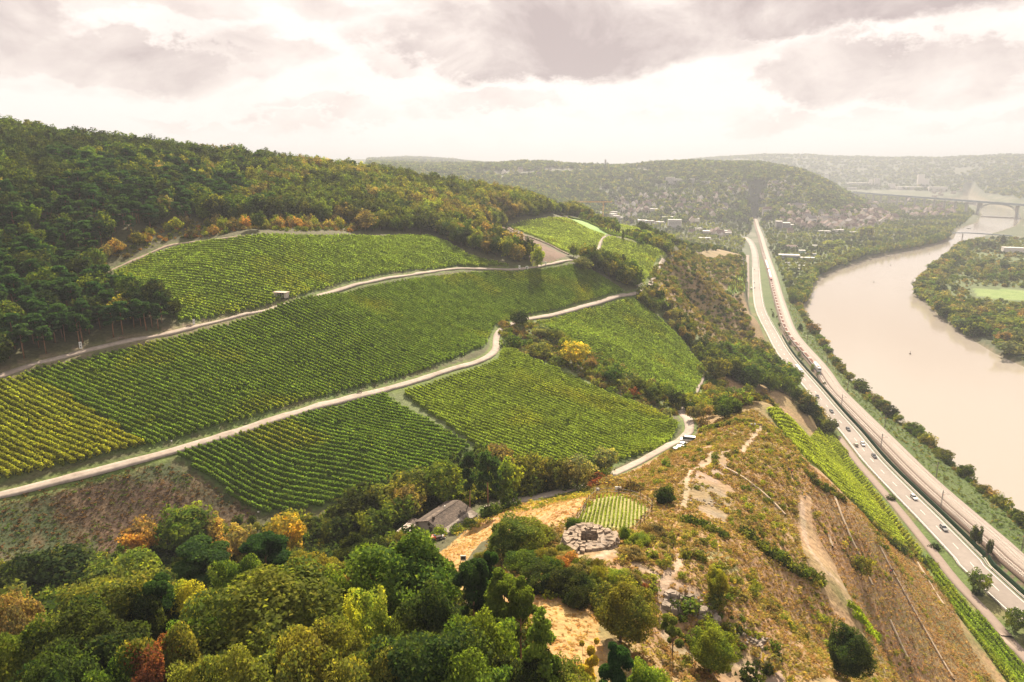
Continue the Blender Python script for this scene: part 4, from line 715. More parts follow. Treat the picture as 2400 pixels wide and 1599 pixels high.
for a in [('round', 1167, 1039, 9, 70, TAN, 'behind the two tall pines'), ('pine', 1099, 1062, 17, 60, PINE, 'with bare stem, left of the pair behind the house'), ('pine', 1143, 1060, 17, 75, PINE, 'with bare stem, right of the pair behind the house'), ('round', 1180, 1076, 13, 85, LGREEN, 'brightly lit behind the pair of pines'), ('round', 1040, 1083, 12, 100, LGREEN, 'bright left of the pair of pines'),
          ('round', 963, 1102, 11, 95, OLIVE, 'at the foot of the vine field'), ('round', 946, 1140, 10, 75, TAN, 'above the house roof'), ('round', 902, 1130, 11, 95, OLIVE, 'third from the house along the hedge'), ('round', 854, 1146, 11, 115, DARK, 'where the hedge turns down to the wood'), ('round', 815, 1176, 10, 100, DARK, 'at the left end of the hedge'), ('round', 934, 1164, 9, 80, GREEN, 'close above the house'),
          ('round', 1225, 1072, 10, 80, OLIVE, 'at the middle of the hedge'), ('round', 1269, 1066, 10, 75, OLIVE, 'right of the middle of the hedge'), ('round', 1312, 1070, 10, 75, OLIVE, 'in the right half of the hedge'), ('round', 1354, 1070, 10, 72, PALE, 'near the right end of the hedge'), ('shrub', 1288, 1092, 7, 60, PALE, 'silvery in front of the hedge'), ('round', 1419, 1046, 9, 58, PALE, 'standing free at the road fork'),
          ('shrub', 1383, 1086, 6, 50, DARK, 'at the right end of the hedge'), ('shrub', 1421, 1092, 4, 34, YG, 'low at the road fork'), ('shrub', 1240, 1110, 6, 70, GREEN, 'by the road in front of the hedge'), ('shrub', 1330, 1105, 5, 60, GREEN, 'hanging over the road'), ('shrub', 1190, 1150, 5, 50, GREEN, 'beside the road behind the house'), ('round', 880, 1190, 9, 90, GREEN, 'in front of the hedge left of the house'), ('round', 790, 1210, 9, 80, DARK, 'in the hollow left of the house'),
          ('shrub', 1030, 1228, 3.2, 34, LGREEN, 'in front of the house wall'), ('shrub', 1160, 1176, 3.5, 40, GREEN, 'right behind the house'), ('shrub', 1140, 1182, 3, 36, GREEN, 'second behind the house'), ('shrub', 1100, 1212, 2.4, 38, GREEN, 'beside the lean-to'), ('shrub', 1072, 1228, 2.2, 34, YG, 'low beside the lean-to'), ('shrub', 935, 1250, 4, 50, OLIVE, 'left of the little pavilion'),
          ('round', 1218, 725, 9, 44, DARK, 'where the road dips out of sight'), ('shrub', 1201, 783, 6, 56, GREEN, 'inside the bend of the road'), ('shrub', 1266, 803, 6, 66, OLIVE, 'second below the road bend'), ('round', 1272, 762, 6, 45, PALE, 'behind the road bend'), ('round', 1300, 772, 6, 40, OLIVE, 'in the shrub belt'), ('round', 1325, 788, 7, 38, YG, 'light behind the golden tree'),
          ('round', 1348, 798, 11, 68, YELLOW, 'tall and golden in the shrub belt'), ('shrub', 1385, 836, 5, 28, BROWN, 'right of the golden tree'), ('round', 1436, 853, 8, 64, GREEN, 'left one of the dark trees in the shrub belt'), ('round', 1494, 884, 7, 40, OLIVE, 'between the dark trees'), ('round', 1532, 894, 8, 54, GREEN, 'middle one of the dark trees in the shrub belt'), ('round', 1564, 893, 7, 44, YG, 'brightest near the valley road'),
          ('round', 1588, 913, 8, 44, DARK, 'rightmost of the shrub belt'), ('shrub', 1482, 907, 4, 30, RED, 'small in the shrub belt'), ('shrub', 1566, 955, 3.5, 24, PALE, 'beside the valley road'), ('shrub', 1230, 812, 3, 40, PALE, 'low below the road bend'), ('shrub', 1310, 830, 4, 44, GREEN, 'beside the vines in the shrub belt'), ('shrub', 1180, 750, 3, 26, TAN, 'dry at the road bend'),
          ('shrub', 1560, 1071, 2.5, 22, LGREEN, 'bright and round on the spur below the parked cars'), ('shrub', 1405, 1112, 3, 60, RED, 'above the small fenced plot'), ('shrub', 1440, 1118, 3, 60, TAN, 'behind the white board'), ('shrub', 1480, 1125, 3, 50, BROWN, 'right of the white board'), ('shrub', 1560, 1140, 4, 45, DARK, 'dark right of the fenced plot'), ('shrub', 1345, 1212, 2.5, 40, GREEN, 'at the lower left of the fenced plot'), ('shrub', 1465, 1230, 2.6, 24, LGREEN, 'upright behind the stone ring')]: T(*a[:7], HV if a[6].startswith('zz') else None)
for px, py, h, w_, col in [(1300, 1305, 3.5, 60, GREEN), (1330, 1300, 3, 60, ORANGE), (1360, 1310, 3, 50, TAN), (1285, 1285, 3, 60, OLIVE), (1320, 1330, 4, 90, DARK), (1360, 1340, 3.5, 60, DARK), (1400, 1325, 3, 40, YG), (1450, 1330, 2.4, 50, YG), (1480, 1340, 2, 40, BROWN), (1270, 1320, 4.5, 90, DARK), (1230, 1290, 3.5, 80, GREEN), (1250, 1265, 2.5, 60, TAN), (1290, 1245, 2.2, 60, TAN), (1240, 1230, 2.2, 60, YG), (1510, 1365, 1.4, 22, RED), (1390, 1350, 2.5, 50, OLIVE), (1330, 1290, 2.6, 55, TAN), (1360, 1302, 2.8, 50, GREEN), (1400, 1306, 2.2, 40, OLIVE), (1318, 1275, 2.0, 40, OLIVE), (1480, 1280, 2, 60, TAN), (1500, 1250, 2, 50, YG), (1540, 1230, 2, 60, TAN), (1170, 1255, 2.6, 50, YG), (1130, 1290, 2.6, 40, OLIVE), (1350, 1370, 3, 60, DARK), (1410, 1390, 2.5, 50, DARK)]:
    T('shrub', px, py, h, w_, col, 'growing round the old stone ring', 'shrubs round the stone ring')

# ------------------------------------------------------------ clumps
def clump(poly_px, sp, kinds, cols, hr, rr, place, group, seed, cat_n=None, maxn=400, world=None):
    x, y = spots(Gl(poly_px) if world is None else world, sp, .48, seed); g = np.random.default_rng(seed); n = 0
    for i in range(min(len(x), maxn)):
        k = kinds[g.integers(len(kinds))]; col = cols[g.integers(len(cols))]; h = hr[0] + (hr[1] - hr[0]) * g.random(); r = h * (rr[0] + (rr[1] - rr[0]) * g.random())
        plant(k, x[i], y[i], h, r, col, f'{SIZE(h)} {CN[col]} {WORD[k]} {place}', group); n += 1
    return n
R3 = ['round', 'round', 'oval']
clump([(1040, 560), (1060, 542), (1110, 548), (1160, 565), (1230, 600), (1275, 612), (1240, 622), (1205, 620), (1130, 595), (1080, 578)], 6.2, R3, [DARK, GREEN, OLIVE, DARK, TAN], (9, 14), (.3, .4), 'in the long clump that runs down to the upper track', 'trees of the clump between the two upper vineyards', 1)
for a in [('oval', 1261, 576, 13, 30, YG, 'at the lower end of the upper clump'), ('round', 1238, 566, 9, 24, ORANGE, 'in the middle of the upper clump'), ('round', 1205, 562, 9, 24, OLIVE, 'in the upper clump beside the brown strip'), ('round', 1038, 515, 9, 44, PALE, 'at the wood corner'), ('round', 1345, 571, 9, 30, OLIVE, 'alone above the lower clump')]: T(*a)
clump([(1352, 620), (1375, 610), (1425, 628), (1470, 640), (1500, 668), (1502, 680), (1462, 676), (1400, 640)], 5.5, R3, [DARK, GREEN, OLIVE, DARK], (9, 13), (.32, .42), 'in the clump above the bend of the far road', 'trees of the clump above the far road bend', 2)
for a in [('round', 1362, 600, 8, 44, PALE, 'at the left end of the clump above the far road bend'), ('round', 1466, 643, 6, 24, YELLOW, 'pale before the clump above the far road bend'), ('round', 1428, 605, 10, 40, OLIVE, 'topmost in the clump above the far road bend')]: T(*a)
clump([(1360, 506), (1380, 506), (1450, 540), (1448, 548), (1400, 534), (1362, 516)], 6.5, ['round', 'shrub'], [DARK, OLIVE, GREEN], (5, 9), (.35, .5), 'in the hedge across the far hilltop', 'far hilltop hedge trees', 3)
T('poplar', 1461, 537, 9, 6, DARK, 'like a dark spike at the head of the hilltop hedge')
clump([(1465, 550), (1490, 553), (1560, 575), (1580, 590), (1560, 592), (1500, 575)], 6.5, ['round', 'shrub'], [DARK, OLIVE, GREEN], (5, 9), (.35, .5), 'in the second hedge across the far hilltop', 'second far hilltop hedge', 4)
clump([(1555, 560), (1600, 575), (1625, 590), (1600, 592), (1560, 572)], 8, ['round', 'shrub'], [DARK, OLIVE], (5, 9), (.35, .5), 'at the far edge of the hilltop', 'trees at the far edge of the hilltop', 5)
clump([(1492, 702), (1540, 690), (1575, 720), (1620, 780), (1668, 850), (1640, 850), (1600, 795), (1530, 732)], 6.0, ['round', 'shrub', 'oval'], [DARK, OLIVE, GREEN, TAN], (5, 9), (.35, .5), 'on the cliff edge right of the vines', 'trees on the cliff edge', 6)
clump([(1660, 850), (1720, 830), (1790, 850), (1860, 915), (1850, 930), (1790, 920), (1720, 900), (1670, 890)], 8.0, R3, [GREEN, DARK, GREEN, OLIVE, LGREEN], (9, 13), (.42, .52), 'in the hollow where the valley meets the highway', 'trees in the hollow beside the highway', 7)
clump([(1850, 935), (1880, 930), (1905, 970), (1950, 1005), (1960, 1020), (1935, 1015), (1890, 985)], 6.5, R3, [GREEN, DARK, OLIVE, TAN], (7, 10), (.42, .52), 'in the row between the slope and the highway', 'trees between the slope and the highway', 8)
clump([(1610, 940), (1660, 900), (1760, 915), (1830, 945), (1790, 955), (1740, 950), (1700, 985), (1640, 1000), (1615, 985)], 6.5, ['shrub', 'shrub', 'round'], [GREEN, OLIVE, TAN, YG, DARK, BROWN], (3, 6), (.5, .7), 'on the rounded head of the spur', 'shrubs on the head of the spur', 9)
clump([(1725, 760), (1750, 740), (1790, 800), (1830, 860), (1815, 870), (1770, 820)], 7, ['shrub', 'round'], [GREEN, OLIVE, YG, TAN, GREEN], (4, 7), (.45, .6), 'between the cliff foot and the highway', 'shrubs at the cliff foot', 10)
clump([(1735, 600), (1745, 590), (1748, 640), (1742, 690), (1748, 740), (1735, 720)], 9, ['shrub', 'round'], [GREEN, OLIVE], (3, 6), (.45, .6), 'along the lay-by under the far cliff', 'shrubs by the lay-by', 11)

# ------------------------------------------------------------ river banks
def bank(line_px, off, sp, kinds, cols, hr, rr, place, group, seed, n=300, z=0., rows=1):
    L_ = smooth(P(*np.array(line_px, float).T, z), 2.); g = np.random.default_rng(seed); s = 0; c_ = 0; tot = along(L_, 0)[3]
    while s < tot and c_ < n:
        for r_ in range(rows):
            x, y, a = at_off(L_, s, off + r_ * sp * .9 * (1 if off > 0 else -1) + (g.random() - .5) * sp * .5); k = kinds[g.integers(len(kinds))]; col = cols[g.integers(len(cols))]; h = hr[0] + (hr[1] - hr[0]) * g.random() ** 1.4
            if g.random() < .94: plant(k, x, y, h, h * (rr[0] + (rr[1] - rr[0]) * g.random()), col, f'{SIZE(h)} {CN[col]} {WORD[k]} {place}', group); c_ += 1
        s += sp * (.8 + .5 * g.random())
    return c_
LBn = [(2460, 1290), (2400, 1240), (2348, 1190), (2266, 1128), (2178, 1050), (2093, 990), (2021, 922), (1970, 872), (1940, 826), (1916, 790), (1892, 755), (1876, 722)]
bank(LBn, -3.2, 3.3, ['shrub', 'shrub', 'round', 'oval'], [DARK, GREEN, OLIVE, GREEN, TAN, OLIVE], (2.5, 7.5), (.5, .75), 'on the river bank below the railway', 'bank shrubs between railway and river', 21, 230)
bank([(2400, 1240), (2348, 1190), (2266, 1128), (2178, 1050), (2093, 990), (2021, 922)], -6.2, 6.5, ['shrub'], [GREEN, OLIVE, TAN, DARK], (1.5, 3.2), (.6, .9), 'low on the bank between railway and river', 'low bank shrubs', 22, 70)
bank([(1878, 720), (1892, 702), (1902, 668), (1940, 640), (1990, 620), (2042, 604), (2090, 594), (2144, 584), (2200, 570), (2229, 560)], -4, 9.5, ['round', 'round', 'shrub'], [OLIVE, GREEN, PALE, GREEN, OLIVE], (9, 15), (.42, .55), 'on the left bank where the river bends', 'trees on the left bank of the bend', 23, 260, rows=2)
RBn = [(2268, 578), (2246, 584), (2222, 606), (2190, 630), (2160, 662), (2144, 692), (2180, 716), (2198, 742), (2236, 770), (2280, 797), (2331, 828), (2400, 860), (2500, 905)]
bank(RBn, -3.5, 8.5, ['round', 'round', 'shrub'], [OLIVE, GREEN, PALE, TAN, DARK, OLIVE], (9, 15), (.45, .58), 'on the right bank of the river', 'trees on the right bank', 24, 300, rows=3)
T('round', 2388, 742, 15, 110, YG, 'largest and yellowest on the right bank')
T('round', 2370, 800, 11, 70, PALE, 'grey-leaved below the yellow giant on the right bank'); T('round', 1955, 562, 17, 46, YG, 'big rounded on the left bank behind the riverside trees')
for px in (2020, 2028, 2036, 2044): T('poplar', px, 533, 24, 9, OLIVE, 'one of the tight row behind the riverside trees', 'row of poplars on the left bank')
T('spruce', 2353, 548, 22, 14, DARK, 'pointed at the end of the footbridge'); T('round', 2320, 565, 14, 40, DARK, 'at the far end of the footbridge'); T('round', 1905, 786 - 28, 9, 34, BROWN, 'beside the water at the narrow bank'); T('spruce', 1877, 757, 7, 12, DARK, 'dark cone beside the narrow bank')
clump([(2290, 560), (2400, 560), (2480, 640), (2480, 668), (2300, 660), (2220, 640), (2250, 610)], 15, ['round', 'round', 'shrub'], [OLIVE, GREEN, DARK, PALE, TAN], (7, 12), (.42, .6), 'in the gardens on the right bank', 'trees in the right bank gardens', 25, maxn=110)
clump([(2200, 700), (2290, 700), (2480, 730), (2480, 850), (2400, 830), (2300, 780), (2230, 740)], 10.5, ['round', 'round'], [OLIVE, GREEN, PALE, TAN, OLIVE], (8, 13), (.45, .6), 'in the riverside wood below the bright field', 'trees below the bright field', 26, maxn=150)
for s in range(14):
    x, y, a = at_off(HWl, 430 + s * 21 + 8 * math.sin(s * 3.1), 10.5 + (s % 3)); col = [DARK, GREEN, OLIVE][s % 3]; plant('sparse' if s % 2 else 'shrub', x, y, 3 + (s * 7 % 5) * .7, 1.5, col, f'{CN[col]} {WORD["sparse" if s % 2 else "shrub"]} on the verge between highway and railway', 'verge trees')
for s in (8, 14, 20, 27, 36, 46, 60): x, y, a = at_off(HWl, 52 + s * 3.2, -9.2); plant('shrub', x, y, 2.6, 2.2, DARK, f'dark green shrub between service road and highway', 'shrubs between service road and highway')
print('individuals', N_KIND)

# ------------------------------------------------------------ the wooded ridge: the nearest trees one by one, the rest as one wood
FOREST = [tuple(p[:2]) for p in Gl([(-160, 905), (0, 868), (85, 841), (170, 820), (272, 792), (374, 772), (432, 756), (405, 735), (340, 712), (270, 690), (225, 665), (240, 640), (330, 588), (420, 560), (530, 548), (600, 540), (800, 541), (1004, 545), (1040, 556), (1062, 542), (1120, 535), (1188, 522), (1255, 510), (1324, 505), (1361, 496)])] + [(85, 735), (30, 745), (-20, 700), (-133, 620), (-311, 500), (-540, 560), (-540, 150), (-320, 120)]
SCRUB = Gl([(235, 650), (262, 625), (330, 588), (420, 560), (530, 548), (700, 543), (840, 545), (840, 530), (700, 520), (520, 520), (400, 520), (300, 560), (220, 610)])
def far_visible(x, y, h):
    """keep plants whose tips the camera could see (nothing higher in front), tested along the line of sight"""
    z = H(x, y) + h; k = np.ones(len(x), bool)
    for f in np.linspace(.15, .97, 34): k &= (CAMZ + (z - CAMZ) * f) > H(x * f, y * f) - 4
    return k
def wood():
    x, y = spots(FOREST, 5.2, .48, 5); n = len(x); g = np.random.default_rng(9); h = 8 + 6 * g.random(n) ** 1.2
    m = inpoly(x, y, SCRUB); keep = ~m | (g.random(n) < .35); keep &= far_visible(x, y, h); x, y, h, m = x[keep], y[keep], h[keep], m[keep]; h[m] *= .5; n = len(x)
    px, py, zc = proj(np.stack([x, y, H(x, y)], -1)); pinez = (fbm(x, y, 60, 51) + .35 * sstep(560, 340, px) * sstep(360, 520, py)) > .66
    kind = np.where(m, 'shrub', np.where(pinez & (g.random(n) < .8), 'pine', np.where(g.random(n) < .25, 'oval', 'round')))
    u = np.clip(fbm(x, y, 38, 91) * 1.9 - .45 + (g.random(n) - .5) * .55, 0, .999); lf = sstep(1050, 300, px); u = np.where(g.random(n) < lf * .85, u * .58, u); base = np.where((u < .30)[:, None], DARK, np.where((u < .58)[:, None], GREEN, np.where((u < .86)[:, None], OLIVE, np.where((u < .94)[:, None], TAN, np.where((u < .98)[:, None], YG, BROWN))))).astype(float)  # trees to the left tinted darker, standing in for cloud shade
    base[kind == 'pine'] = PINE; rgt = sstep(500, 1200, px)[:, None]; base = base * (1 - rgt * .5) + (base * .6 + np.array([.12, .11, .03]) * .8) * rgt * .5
    edge = m & (g.random(n) < .5); base[edge] = [TAN, BROWN, OLIVE, ORANGE, YG][2]; base[m] = np.array([TAN, BROWN, OLIVE, ORANGE, YG])[g.integers(5, size=m.sum())]
    r = h * (.36 + .12 * g.random(n)); r[kind == 'pine'] *= .8; r[kind == 'shrub'] *= 1.3
    LM = [(60, 'at the left edge of the wood'), (170, 'left of the tall white letter board'), (250, 'behind the left track bench'), (330, 'between the two white letter boards'), (400, 'left of the corner letter board'), (480, 'at the wood corner by the upper vineyard'), (700, 'above the start of the forest edge track'), (3000, 'over the top edge of the upper vineyard')]
    def where(i): return next(t for a, t in LM if px[i] < a) + (', lowest at the track' if py[i] > 770 else ', half way up' if py[i] > 700 else ', higher up')
    order = np.argsort(zc / h); cnt = {'pine': 0, 'round': 0, 'oval': 0, 'shrub': 0}; lim = {'pine': 230, 'round': 160, 'oval': 30, 'shrub': 40}; rest = []
    lab = {'pine': 'dark pine', 'round': 'broad-crowned tree', 'oval': 'oval-crowned tree', 'shrub': 'autumn shrub'}
    for i in order:
        k = kind[i]
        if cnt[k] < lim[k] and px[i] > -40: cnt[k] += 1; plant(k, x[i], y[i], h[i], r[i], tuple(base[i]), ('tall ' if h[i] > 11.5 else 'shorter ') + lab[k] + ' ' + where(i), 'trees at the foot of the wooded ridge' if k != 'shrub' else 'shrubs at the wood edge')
        else: rest.append(i)
    rest = np.array(rest); ks = ['pine', 'round', 'oval', 'shrub']; pr = []; 
    for k in ks:
        for s in range(3): pr.append(proto(k, 1, s)[0])
    R0 = {'round': .43, 'oval': .30, 'pine': .30, 'shrub': .62}
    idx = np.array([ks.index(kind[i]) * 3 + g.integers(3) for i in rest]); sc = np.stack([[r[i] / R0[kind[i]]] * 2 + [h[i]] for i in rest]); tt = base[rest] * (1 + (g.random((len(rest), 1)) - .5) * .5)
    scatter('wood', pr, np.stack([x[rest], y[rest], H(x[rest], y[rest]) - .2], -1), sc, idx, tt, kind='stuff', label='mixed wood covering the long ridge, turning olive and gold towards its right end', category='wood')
    print('wood', n, cnt)
wood()
settle()
def mix_scatter(name, poly, sp, seed, pal, hr, wr, label, cat, protos, dens=None, thr=0., flat=False, world=False, maxd=None, clumpy=30):
    x, y = spots(poly if world else Gl(poly), sp, .5, seed); g = np.random.default_rng(seed); n = fbm(x, y, clumpy, seed + 60); k = (n > thr) | (g.random(len(x)) < .15)
    if dens is not None: k &= dens(x, y)
    x, y, n = x[k], y[k], n[k]; m = len(x); q = fbm(x, y, clumpy * .6, seed + 70) + (g.random(m) - .5) * .35; q = np.clip((q - .25) / .5, 0, .999); pal = np.array(pal); tint = pal[(q * len(pal)).astype(int)] * (.75 + .5 * g.random((m, 1)))
    h = hr[0] + (hr[1] - hr[0]) * g.random(m) ** 2; w_ = h * (wr[0] + (wr[1] - wr[0]) * g.random(m))
    return scatter(name, protos, np.stack([x, y, H(x, y) - .05], -1), np.stack([w_, w_, h], -1), g.integers(len(protos), size=m), tint, kind='stuff', label=label, category=cat), m
def tuft(seed, n=26, s=.30):
    g = np.random.default_rng(seed); c_ = np.stack([(g.random(7) - .5) * .8, (g.random(7) - .5) * .8, .25 + .4 * g.random(7)], 1); V, f, C = leaves(c_, np.full(7, .28), n, s, seed, .3, .9); return mesh('tuft', V, f, [M_leaf], col=C)
TUFTS = [tuft(s) for s in range(5)]; SHR = [proto('shrub', 2, s)[0] for s in range(4)]; SHR3 = [proto('shrub', 3, s)[0] for s in range(4)]; RND3 = [proto('round', 3, s)[0] for s in range(4)] + [proto('oval', 3, s)[0] for s in range(2)]
RND2 = [proto('round', 2, s)[0] for s in range(4)] + [proto('spruce', 2, 0)[0]]
STRIPX = [(1870, 1160), (1900, 1165), (1905, 1240), (1960, 1330), (2010, 1440), (2030, 1520), (1960, 1440), (1900, 1350), (1872, 1270)]
SPUR = [(1225, 1200), (1330, 1180), (1395, 1150), (1440, 1120), (1500, 1100), (1640, 1010), (1770, 960), (1830, 1010), (1900, 1095), (1990, 1175), (2060, 1245), (2120, 1295), (2190, 1330), (2260, 1490), (2330, 1599), (2420, 1700), (1380, 1700), (1480, 1560), (1420, 1440), (1290, 1400), (1150, 1350), (1140, 1280)]
near_path = lambda x, y: np.min([dline(x, y, t) for t in TRAILSw], 0) > .75
DRY = [(.40, .23, .11), (.44, .26, .13), (.34, .20, .09), (.46, .30, .12), (.30, .25, .07), (.50, .36, .12), (.24, .22, .055), (.46, .38, .09), (.40, .22, .11)]
notrock = lambda x, y: near_path(x, y) & ~(inpoly(x, y, ROCKS[0]) & (vnoise(x, y, 3, 4) > .35)) & ~inpoly(x, y, ROCKS[2]) & ~inpoly(x, y, F6) & ~inpoly(x, y, MEADOW) & ~inpoly(x, y, F7) & ~inpoly(x, y, F7b) & (np.hypot(x - RINGC[0], y - RINGC[1]) > 5.6)
RINGC = Gl([(1385, 1290)])[0]
_m = np.mean(DRY, 0) * .6 + np.array([.33, .26, .10]) * .4; DRY = [tuple((_m + (np.array(c_) - _m) * .7) * .78) for c_ in DRY]
BROWNZ = Gl([(1880, 1090), (1905, 1095), (1990, 1175), (2060, 1245), (2120, 1295), (2190, 1330), (2260, 1490), (2330, 1599), (2420, 1700), (2200, 1700), (2080, 1560), (2000, 1460), (1905, 1340), (1872, 1240), (1870, 1150)]); MOWN = Gl(STRIPX)
print(mix_scatter('dry_scrub', SPUR, .72, 31, DRY, (.2, .85), (1.2, 2.3), 'dry brown and golden scrub covering the crest and left flank of the spur', 'scrub', TUFTS, lambda x, y: notrock(x, y) & ~inpoly(x, y, BROWNZ) & ~inpoly(x, y, MOWN), .22, clumpy=16)[1])
print(mix_scatter('dry_grass', SPUR, .72, 44, [(.34, .20, .10), (.28, .155, .085), (.40, .25, .12), (.32, .19, .095), (.36, .26, .10), (.24, .20, .07), (.33, .18, .10)], (.18, .65), (1.3, 2.6), 'short reddish dry grass on the steep slope above the lower vines', 'grass', TUFTS, lambda x, y: inpoly(x, y, BROWNZ) & ~inpoly(x, y, MOWN) & near_path(x, y) & ~inpoly(x, y, F7) & ~inpoly(x, y, F7b), .15, clumpy=22)[1])
print(mix_scatter('meadow_stubble', [tuple(p[:2]) for p in MEADOW], .62, 47, [(.50, .29, .125), (.42, .24, .10), (.46, .30, .11), (.36, .20, .085)], (.05, .22), (3, 6), 'straw-coloured stubble lying over the mown meadow', 'stubble', TUFTS, None, .35, world=True, clumpy=5)[1])
bd = Gl([(1740, 1250), (1930, 1372)]); bth = math.atan2(bd[1, 1] - bd[0, 1], bd[1, 0] - bd[0, 0])
def bandn(x, y): u = x * math.cos(bth) + y * math.sin(bth); v = -x * math.sin(bth) + y * math.cos(bth); return fbm(u / 3.4, v, 8, 61)
print(mix_scatter('spur_bushes', SPUR, 1.9, 32, [YG, OLIVE, TAN, (.36, .31, .08), YG, (.40, .33, .07), TAN, GREEN, OLIVE], (.4, 1.5), (.9, 1.5), 'bands of low green and yellow bushes running down over the spur', 'bushes', SHR, lambda x, y: notrock(x, y) & ~inpoly(x, y, MOWN) & (bandn(x, y) > np.where(inpoly(x, y, BROWNZ), np.where(y < 178, .58, .68), .56)), .0, clumpy=14)[1])
def hedge_band(name, px, wid, sp, pal, hr, label, seed):
    ln = smooth(Gl(px), .6); L_ = along(ln, 0)[3]; g = np.random.default_rng(seed); n = int(L_ * wid / sp / sp); s = g.random(n) * L_; x, y, a = at_off(ln, s, (g.random(n) - .5) * wid); h = hr[0] + (hr[1] - hr[0]) * g.random(n); w_ = h * (.9 + .5 * g.random(n)); tint = np.array(pal)[g.integers(len(pal), size=n)] * (.75 + .5 * g.random((n, 1)))
    scatter(name, SHR, np.stack([x, y, H(x, y) - .05], -1), np.stack([w_, w_, h], -1), g.integers(4, size=n), tint, kind='stuff', label=label, category='hedge')
hedge_band('bush_band', [(1742, 1250), (1775, 1278), (1810, 1300), (1860, 1335), (1900, 1352), (1930, 1378)], 3.0, .9, [DARK, GREEN, OLIVE, OLIVE, YG], (.9, 2.0), 'long dark hedge-like band of bushes slanting down the middle of the spur', 1)
hedge_band('bush_band', [(1600, 1222), (1630, 1228), (1665, 1245), (1710, 1262)], 2.6, .9, [DARK, GREEN, OLIVE], (.9, 1.8), 'dark band of bushes below the broken rock', 2)
hedge_band('bush_band', [(1892, 1108), (1912, 1130), (1940, 1152), (1972, 1168)], 4.0, 1.1, [DARK, OLIVE, BROWN, OLIVE], (.8, 1.8), 'olive band of bushes beside the walkers', 3)
hedge_band('bush_band', [(2035, 1215), (2075, 1262), (2110, 1288), (2160, 1318), (2180, 1330)], 5.0, 1.2, [GREEN, OLIVE, YG, DARK, TAN], (.9, 2.4), 'bushes along the lower edge of the yellow-green vines', 4)
hedge_band('bush_band', [(1545, 1330), (1600, 1310), (1650, 1330), (1720, 1375), (1800, 1420), (1850, 1455)], 7.0, 1.7, [YG, OLIVE, TAN, (.36, .30, .07), OLIVE], (.6, 1.7), 'golden bushes across the lower spur', 5)
hedge_band('bush_band', [(1640, 1010), (1680, 1000), (1730, 993), (1760, 990)], 2.6, .9, [OLIVE, TAN, DARK, YG], (.9, 1.7), 'straight low hedge leading to the pair of white panels', 6)
CLIFF = [(1560, 600), (1600, 590), (1700, 600), (1735, 600), (1738, 640), (1740, 720), (1745, 760), (1790, 830), (1760, 850), (1690, 830), (1650, 800), (1600, 740), (1560, 690), (1520, 665), (1530, 630)]
print(mix_scatter('cliff_scrub', CLIFF, 3.3, 33, [TAN, BROWN, OLIVE, DARK, TAN, GREEN, OLIVE, OLIVE], (1.2, 4.2), (.8, 1.3), 'brown and olive scrub covering the far cliff above the highway', 'scrub', SHR, None, .34, clumpy=35)[1])
print(mix_scatter('fallow_weeds', [(0, 1172), (380, 1085), (480, 1130), (600, 1200), (560, 1240), (400, 1290), (0, 1330), (-90, 1330), (-90, 1200)], .9, 34, [(.14, .08, .045), (.12, .12, .04), (.17, .10, .06), (.10, .14, .035), (.15, .09, .05)], (.2, .8), (1, 2), 'reddish weeds over the fallow field at the left', 'weeds', TUFTS, None, .2, clumpy=9)[1])
print(mix_scatter('scrub_belt', [(1165, 775), (1215, 752), (1250, 756), (1350, 806), (1445, 858), (1550, 908), (1610, 948), (1590, 975), (1530, 965), (1400, 905), (1260, 840), (1185, 805)], 2.2, 35, [OLIVE, TAN, GREEN, PALE, YG, BROWN], (.7, 3.0), (.8, 1.4), 'mixed bushes filling the belt between the two vine fields', 'bushes', SHR, None, .3)[1])
print(mix_scatter('wood_edge_scrub', SCRUB, 2.4, 36, [TAN, BROWN, OLIVE, ORANGE, GREEN, YG], (.6, 2.6), (.8, 1.3), 'autumn coloured scrub on the bank between wood and upper vineyard', 'scrub', SHR, None, .25, world=True)[1])
print(mix_scatter('verge_bushes', [(1632, 930), (1662, 868), (1700, 850), (1680, 905), (1625, 965), (1608, 950)], 2.4, 45, [OLIVE, GREEN, TAN, YG], (.8, 3.2), (.8, 1.3), 'bushes between the steep vine field and the hollow', 'bushes', SHR, lambda x, y: dline(x, y, C_w) > 3, .2)[1])
print(mix_scatter('rock_overgrowth', [(1540, 1380), (1700, 1385), (1760, 1470), (1840, 1530), (1800, 1600), (1600, 1560), (1560, 1450)], 2.0, 46, [DARK, OLIVE, GREEN, TAN, OLIVE, YG], (.7, 2.8), (.8, 1.3), 'bushes overgrowing the rock faces at the picture bottom', 'bushes', SHR, near_path, .42, clumpy=8)[1])
print(mix_scatter('understorey', [(60, 1330), (600, 1215), (800, 1215), (980, 1260), (1030, 1350), (1080, 1420), (1240, 1460), (1300, 1620), (1200, 1900), (-200, 1900), (-200, 1330)], 2.6, 37, [DARK, DARK, GREEN, OLIVE, DARK], (1.5, 5), (.7, 1.2), 'shady understorey filling the wood in the foreground', 'undergrowth', SHR, None, .1)[1])
print(mix_scatter('hedge_undergrowth', [(770, 1240), (830, 1175), (960, 1120), (1040, 1105), (1095, 1078), (1130, 1052), (1160, 1088), (1200, 1100), (1360, 1095), (1420, 1095), (1400, 1118), (1320, 1140), (1200, 1165), (1100, 1185), (1000, 1190), (960, 1230), (900, 1290), (800, 1280)], 2.2, 38, [DARK, GREEN, OLIVE, DARK, GREEN], (2, 5.5), (.6, 1.0), 'dense bushes of the hedge along the valley road', 'bushes', SHR, lambda x, y: dline(x, y, C_w) > 3.6, .15)[1])
